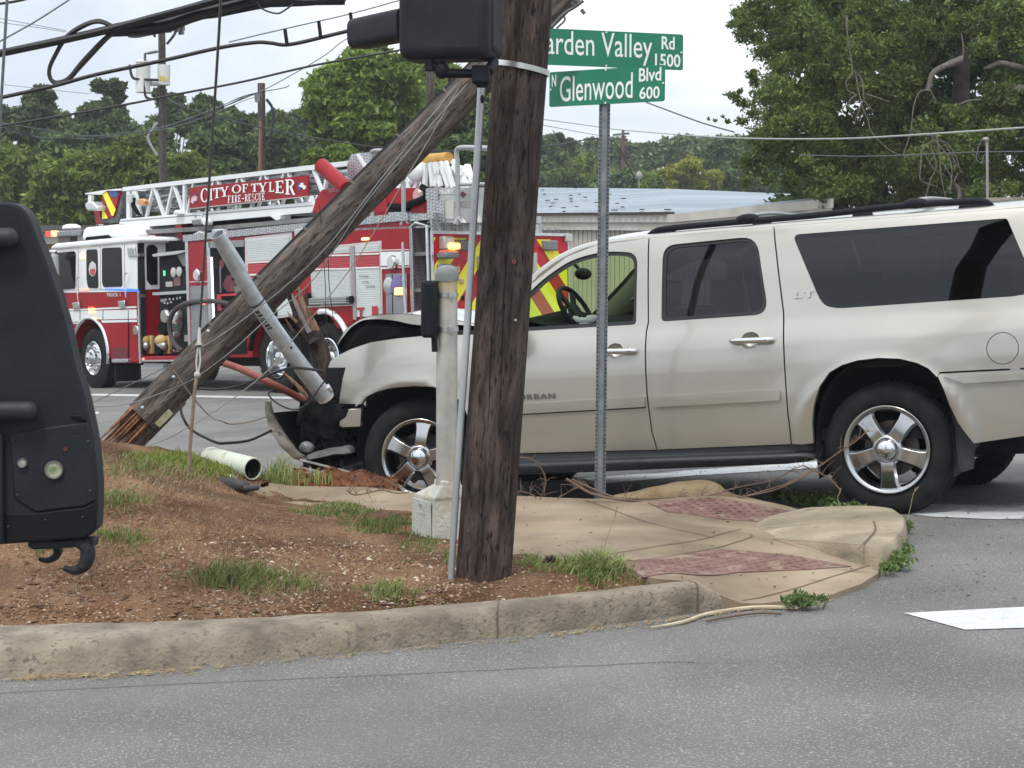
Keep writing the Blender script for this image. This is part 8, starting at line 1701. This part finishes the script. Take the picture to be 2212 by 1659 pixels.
# gravel
def pebbles(name, n, reg, smin, smax, mat, label):
    base = np.array([(1, 0, 0), (0, 1, 0), (-1, 0, 0), (0, -1, 0), (0, 0, 1), (0, 0, -1)], float); tri = np.array([(0, 1, 4), (1, 2, 4), (2, 3, 4), (3, 0, 4), (1, 0, 5), (2, 1, 5), (3, 2, 5), (0, 3, 5)])
    VV = []; FF = []; rg_ = random.Random(n); c = 0
    while c < n:
        u0, v0, u1, v1 = reg[rg_.randrange(len(reg))]; p = PT(rg_.uniform(u0, u1), rg_.uniform(v0, v1))
        if noise.noise(V((p.x*2.3, p.y*2.3, 3)))+.35*noise.noise(V((p.x*9, p.y*9, 1))) < rg_.uniform(-.5, .25): c += .3; continue
        if not inpoly(p.x, p.y, soilpoly) or (inpoly(p.x, p.y, CP_) and rg_.random() < .93): c += .2; continue
        s_ = rg_.uniform(smin, smax)*(1 if rg_.random() < .9 else 1.7); a = rg_.random()*6.28; R3 = np.array(Matrix.Rotation(a, 3, 'Z') @ Matrix.Rotation(rg_.uniform(-.5, .5), 3, 'X')); sc3 = np.array([s_*rg_.uniform(.8, 1.5), s_*rg_.uniform(.6, 1.1), s_*rg_.uniform(.4, .8)])
        VV.append((base*(1+.3*(np.array([rg_.random() for _ in range(6)])[:, None]-.5))*sc3) @ R3.T+np.array([p.x, p.y, rough_T(p.x, p.y)+s_*.15])); FF.append(tri+6*len(FF)); c += 1
    VV = np.concatenate(VV); FF = np.concatenate(FF); me = bpy.data.meshes.new(name); me.from_pydata(VV.tolist(), [], FF.tolist()); me.materials.append(mat); me.update(); me.shade_smooth() if 0 else None; o = link(name, me); return tag(o, label, 'gravel', kind='stuff')
CP_ = xy(cpoly)
pebm = leafmat('pebble', [(.14, .06, .03), (.20, .11, .065), (.30, .21, .14), (.52, .45, .36), (.26, .17, .11), (.11, .065, .05), (.17, .10, .07)], 0)
pebr = leafmat('pebble_rust', [(.10, .05, .03), (.18, .09, .045), (.27, .16, .09), (.09, .06, .045)], 0)
pebbles('gravel', 9500, [(-10, 1160, 1000, 1345), (0, 1230, 1000, 1348), (500, 1180, 1100, 1330)], .0035, .0105, pebm, 'pale and tan gravel scattered over the red verge')
pebbles('gravel', 6500, [(-10, 1010, 900, 1345), (-10, 1200, 1000, 1345)], .005, .013, pebr, 'rust brown gravel scattered over the red verge')
pebbles('gravel', 500, [(1095, 1200, 1420, 1275)], .004, .008, pebm, 'fine gravel around the foot of the leaning pole')
# loose dirt heap and rubble at the crash
mb = MB(); dm_ = M('wet_red_dirt', (.10, .035, .018), (.20, .085, .04), ns=12, rough=1, bump=1, bs=30, c3=(.06, .03, .02), ns3=20, f3=.55, spec=.1); rg = []
for u in range(535, 871, 12):
    vt_ = 1052-34*math.sin(math.pi*(u-535)/336)**.6-5*math.sin(u*.09); c0 = P(u, 1060, 12.15); c1 = P(u, vt_+8, 12.3); c2_ = P(u, vt_, 12.55); row = [V((c0.x, 12.15, c0.z-.06)), c0, c1, c2_, V((c2_.x, 12.9, c2_.z-.06)), V((c2_.x, 13.3, c2_.z-.3))]
    row = catmull(row, 4); rg.append([p+V((0, .02, .03))*noise.noise(p*9)+V((0, 0, .014))*noise.noise(p*26) for p in row])
o = mb.loft(rg, closed=False).build('dirt_heap', dm_, smooth=60); tag(o, 'heap of churned red dirt under the torn bumper', 'dirt', kind='stuff')
mb = MB()
for i in range(420):
    r0_ = rg[random.randrange(len(rg))]; p = r0_[random.randrange(2, len(r0_)-5)]+V((random.uniform(-.04, .04), random.uniform(-.03, .03), .004)); s_ = random.uniform(.006, .026); mb.boxm(Matrix.Translation(p) @ Matrix.Rotation(random.random()*3, 4, 'Z') @ Matrix.Rotation(random.random(), 4, 'X'), s_, s_*.8, s_*.7, taper=.6)
o = mb.build('dirt_clods', dm_, smooth=0); tag(o, 'loose red clods on the churned dirt under the bumper', 'dirt', kind='stuff')
vs = []; fs = []
for i in range(300):
    u = random.gauss(606, 18) if i < 170 else random.uniform(545, 720); p = P(u, random.uniform(1030, 1046), random.uniform(12.1, 12.4)); hh = random.uniform(.04, .24)*random.uniform(.5, 1) if i < 170 else random.uniform(.03, .09); a = random.random()*6.28; dx, dy_ = math.cos(a)*hh*random.uniform(.2, 1.0), math.sin(a)*hh*.5; k = len(vs)
    vs += [(p.x-.003, p.y, p.z-.03), (p.x+.003, p.y, p.z-.03), (p.x+dx*.3-.0025, p.y+dy_*.3, p.z+hh*.6), (p.x+dx*.3+.0025, p.y+dy_*.3, p.z+hh*.6), (p.x+dx, p.y+dy_, p.z+hh)]; fs += [(k, k+1, k+3, k+2), (k+2, k+3, k+4)]
me = bpy.data.meshes.new('tall_weeds'); me.from_pydata(vs, [], fs); me.materials.append(gg); o = link('tall_weeds', me); tag(o, 'tall weedy grass at the red dirt beside the bumper', 'grass', kind='stuff')
# litter: leaves, flakes and stones on pavement and gutter
mb = MB()
for i in range(90):
    u, v = random.uniform(1110, 1880), random.uniform(1085, 1290); p = PT(u, v)
    if inpoly(p.x, p.y, CP_): a = random.random()*6; s_ = random.uniform(.006, .018); mb.boxm(Matrix.Translation((p.x, p.y, T(p.x, p.y)+.022)) @ Matrix.Rotation(a, 4, 'Z'), s_, s_*.5, s_*.25)
o = mb.build('pavement_litter', M('litter_brown', (.06, .04, .03), (.25, .17, .1), ns=30, rough=1), smooth=0); tag(o, 'small brown leaf flakes and grit on the tan pavement', 'litter', kind='stuff')
mb = MB(); rg_ = random.Random(5)
def gutter(u): return float(np.interp(u, [-50, 300, 658, 950, 1236, 1516, 1603, 1700, 1794, 1896, 1960], [1466, 1452, 1423, 1394, 1363, 1327, 1313, 1308, 1297, 1250, 1190]))
for i in range(520):
    u = rg_.choice([rg_.uniform(0, 1600), rg_.uniform(1180, 1800), rg_.uniform(40, 420)]); p = PG(u, gutter(u)+abs(rg_.gauss(0, 5)), .006); a = rg_.gauss(0, .6)+.35; L1 = rg_.uniform(.01, .06); mb.tube([p, p+V((math.cos(a)*L1*.5, math.sin(a)*L1*.5, .006)), p+V((math.cos(a+.3)*L1, math.sin(a+.3)*L1, .001))], .0016, n=4)
o = mb.build('gutter_litter', M('straw_litter', (.20, .14, .08), (.42, .33, .2), ns=30, rough=1), smooth=0); tag(o, 'dry pine straw and grit lying along the gutter', 'litter', kind='stuff')
mb = MB()
for i in range(230):
    u = rg_.choice([rg_.uniform(1840, 2212), rg_.uniform(1240, 1780)]); v = rg_.uniform(1075, 1300) if u > 1840 else rg_.uniform(1000, 1040); p = PG(u, v, .006); s_ = rg_.uniform(.002, .008)*rg_.uniform(.6, 1.4); mb.boxm(Matrix.Translation(p) @ Matrix.Rotation(rg_.random()*6, 4, 'Z'), s_*1.6, s_, s_*.5)
o = mb.build('road_grit', M('grit_dark', (.04, .04, .04), (.3, .28, .24), ns=30, rough=1), smooth=0); tag(o, 'dark grit and debris on the asphalt around the rear wheel', 'grit', kind='stuff')
# leafy weeds
wg = leafmat('weed_leaf', [(.07, .12, .035), (.12, .18, .06), (.19, .25, .11)], .3)
def weed(cens, n, size, label, h=.05, group='leafy weeds at the pavement edge'):
    c = [];
    for (u, v, r) in cens: p = onsurf(u, v, lambda x, y: G(x, y)+.05); c.append((p.x, p.y, p.z)); 
    t = thing('weed', label, 'weed', c[0], group); o = leaves_mesh('leaves', c, [r for _, _, r in cens], n, size, wg, None, squash=.6, shell=.5); o.data.transform(Matrix.Translation([-x for x in c[0]])); o.parent = t
    mb = MB()
    for x, y, z in c:
        for k in range(3): mb.tube([V((x, y, z-.07)), V((x+random.uniform(-.05, .05), y+random.uniform(-.04, .04), z+.02))], .002, n=4)
    mb.build('stem', M('weed_stem', (.12, .13, .05), rough=.9), t)
Dq = lambda pts: [(*q('D', [(x, y)])[0], r) for x, y, r in pts]
weed(Dq([(240, 820, .05), (320, 835, .06), (400, 850, .07), (480, 850, .08), (550, 870, .07), (610, 900, .06)]), 1500, .016, 'low leafy weeds in front of the rear tyre')
weed(Dq([(700, 900, .06), (720, 930, .06), (780, 940, .05), (840, 950, .05), (660, 940, .05)]), 1000, .016, 'leafy weeds below the rear tyre on the crosswalk edge')
weed(Dq([(930, 1100, .06), (960, 1150, .07), (910, 1200, .07), (970, 1220, .05), (900, 1250, .04)]), 1300, .016, 'bushy weed at the tip of the raised kerb nose')
weed(Dq([(980, 990, .04), (1010, 1010, .04), (950, 980, .03)]), 350, .012, 'dry weed tuft above the tip of the kerb nose')
weed(Dq([(330, 1450, .04), (380, 1435, .045), (420, 1450, .04)]), 450, .014, 'small leafy weed in the gutter of the near ramp'); weed(Dq([(500, 1440, .025)]), 90, .012, 'tiny leafy sprout right of the gutter weed')
def stalk(pts, label, crop='D', Ys=(9.8, 9.8, 9.8), fl=True):
    P3 = [P(*q(crop, [p])[0], Ys[0]) for p in pts]; t = thing('seed_stalk', label, 'stalk', P3[0], 'thin grass stalks'); MB().tube(P3, [.0022, .0012], n=5, sm=4).build('stem', M('straw_stem', (.30, .28, .13), rough=.8), t)
    mb = MB()
    for k in range(10): p = P3[-1].lerp(P3[-2], k/14); mb.bar(p, p+V((random.uniform(-.008, .008), 0, .012)), .003, .002)
    mb.build('seed_head', M('seed_tan', (.28, .22, .12), rough=.9), t)
stalk([(1020, 960), (1035, 890), (1050, 820), (1075, 790)], 'thin seed stalk standing in front of the rear tyre right side')
stalk([(640, 930), (600, 850), (620, 800)], 'thin twiggy stalk left of the rear tyre foot'); stalk([(790, 1080), (820, 930), (870, 780), (905, 680)], 'tall thin grass stalk rising from the tuft right of the pole', 'E', (8.9,)); stalk([(775, 1160), (850, 1050), (935, 960), (900, 880)], 'tall thin grass stalk left of the pedestal', 'C', (9.8,))

# wood on the far side of the road behind the viewer: seen only as reflections in paint, chrome and glass
cs = []; rs = []
for i in range(150):
    x = NR.uniform(-45, 60); hgt = 5+4*math.sin(x*.21)+3*math.sin(x*.57+1); y = -34-NR.random()*6; z = NR.random()*max(2.5, hgt); cs.append((x, y, z)); rs.append(NR.uniform(1.0, 2.2))
o = leaves_mesh('far_wood', cs, rs, 30000, .42, gB_, None); tag(o, 'wood across the road behind the viewer, mirrored in the car paint and windows', 'wood', kind='stuff')
# seam and crack lines in the near road
mb = MB()
crk = M('tar_crack', (.055, .055, .056), rough=.9)
for ln, w_ in (([(-40, 1500), (400, 1478), (900, 1456), (1103, 1446), (1250, 1440), (1420, 1432), (1500, 1431)], .006), ([(1480, 1431), (1560, 1436), (1640, 1428)], .003)):
    pts = cat2([tuple(PG(u, v).xy) for u, v in ln], 8); ribbon(mb, [(x+.006*noise.noise(V((x*9, y*9, 0))), y+.01*noise.noise(V((x*7, y*7, 4)))) for x, y in pts], w_, .003, G)
tag(mb.build('road_crack', crk, smooth=0), kind='structure')
# thin air between here and the far trees
hz = MB(); hz.box((-420, -60, -4), (420, 420, 17)); ho_ = hz.build('haze', None or bpy.data.materials.new('haze_air'), smooth=0); tag(ho_, 'thin pale haze over the far trees', 'haze', kind='stuff')
hm_ = ho_.data.materials[0]; hm_.use_nodes = True; t_ = hm_.node_tree; t_.nodes.remove(t_.nodes['Principled BSDF']); pv_ = t_.nodes.new('ShaderNodeVolumePrincipled'); pv_.inputs['Color'].default_value = (.88, .93, 1, 1); pv_.inputs['Density'].default_value = .0006; t_.links.new(pv_.outputs[0], t_.nodes['Material Output'].inputs['Volume'])
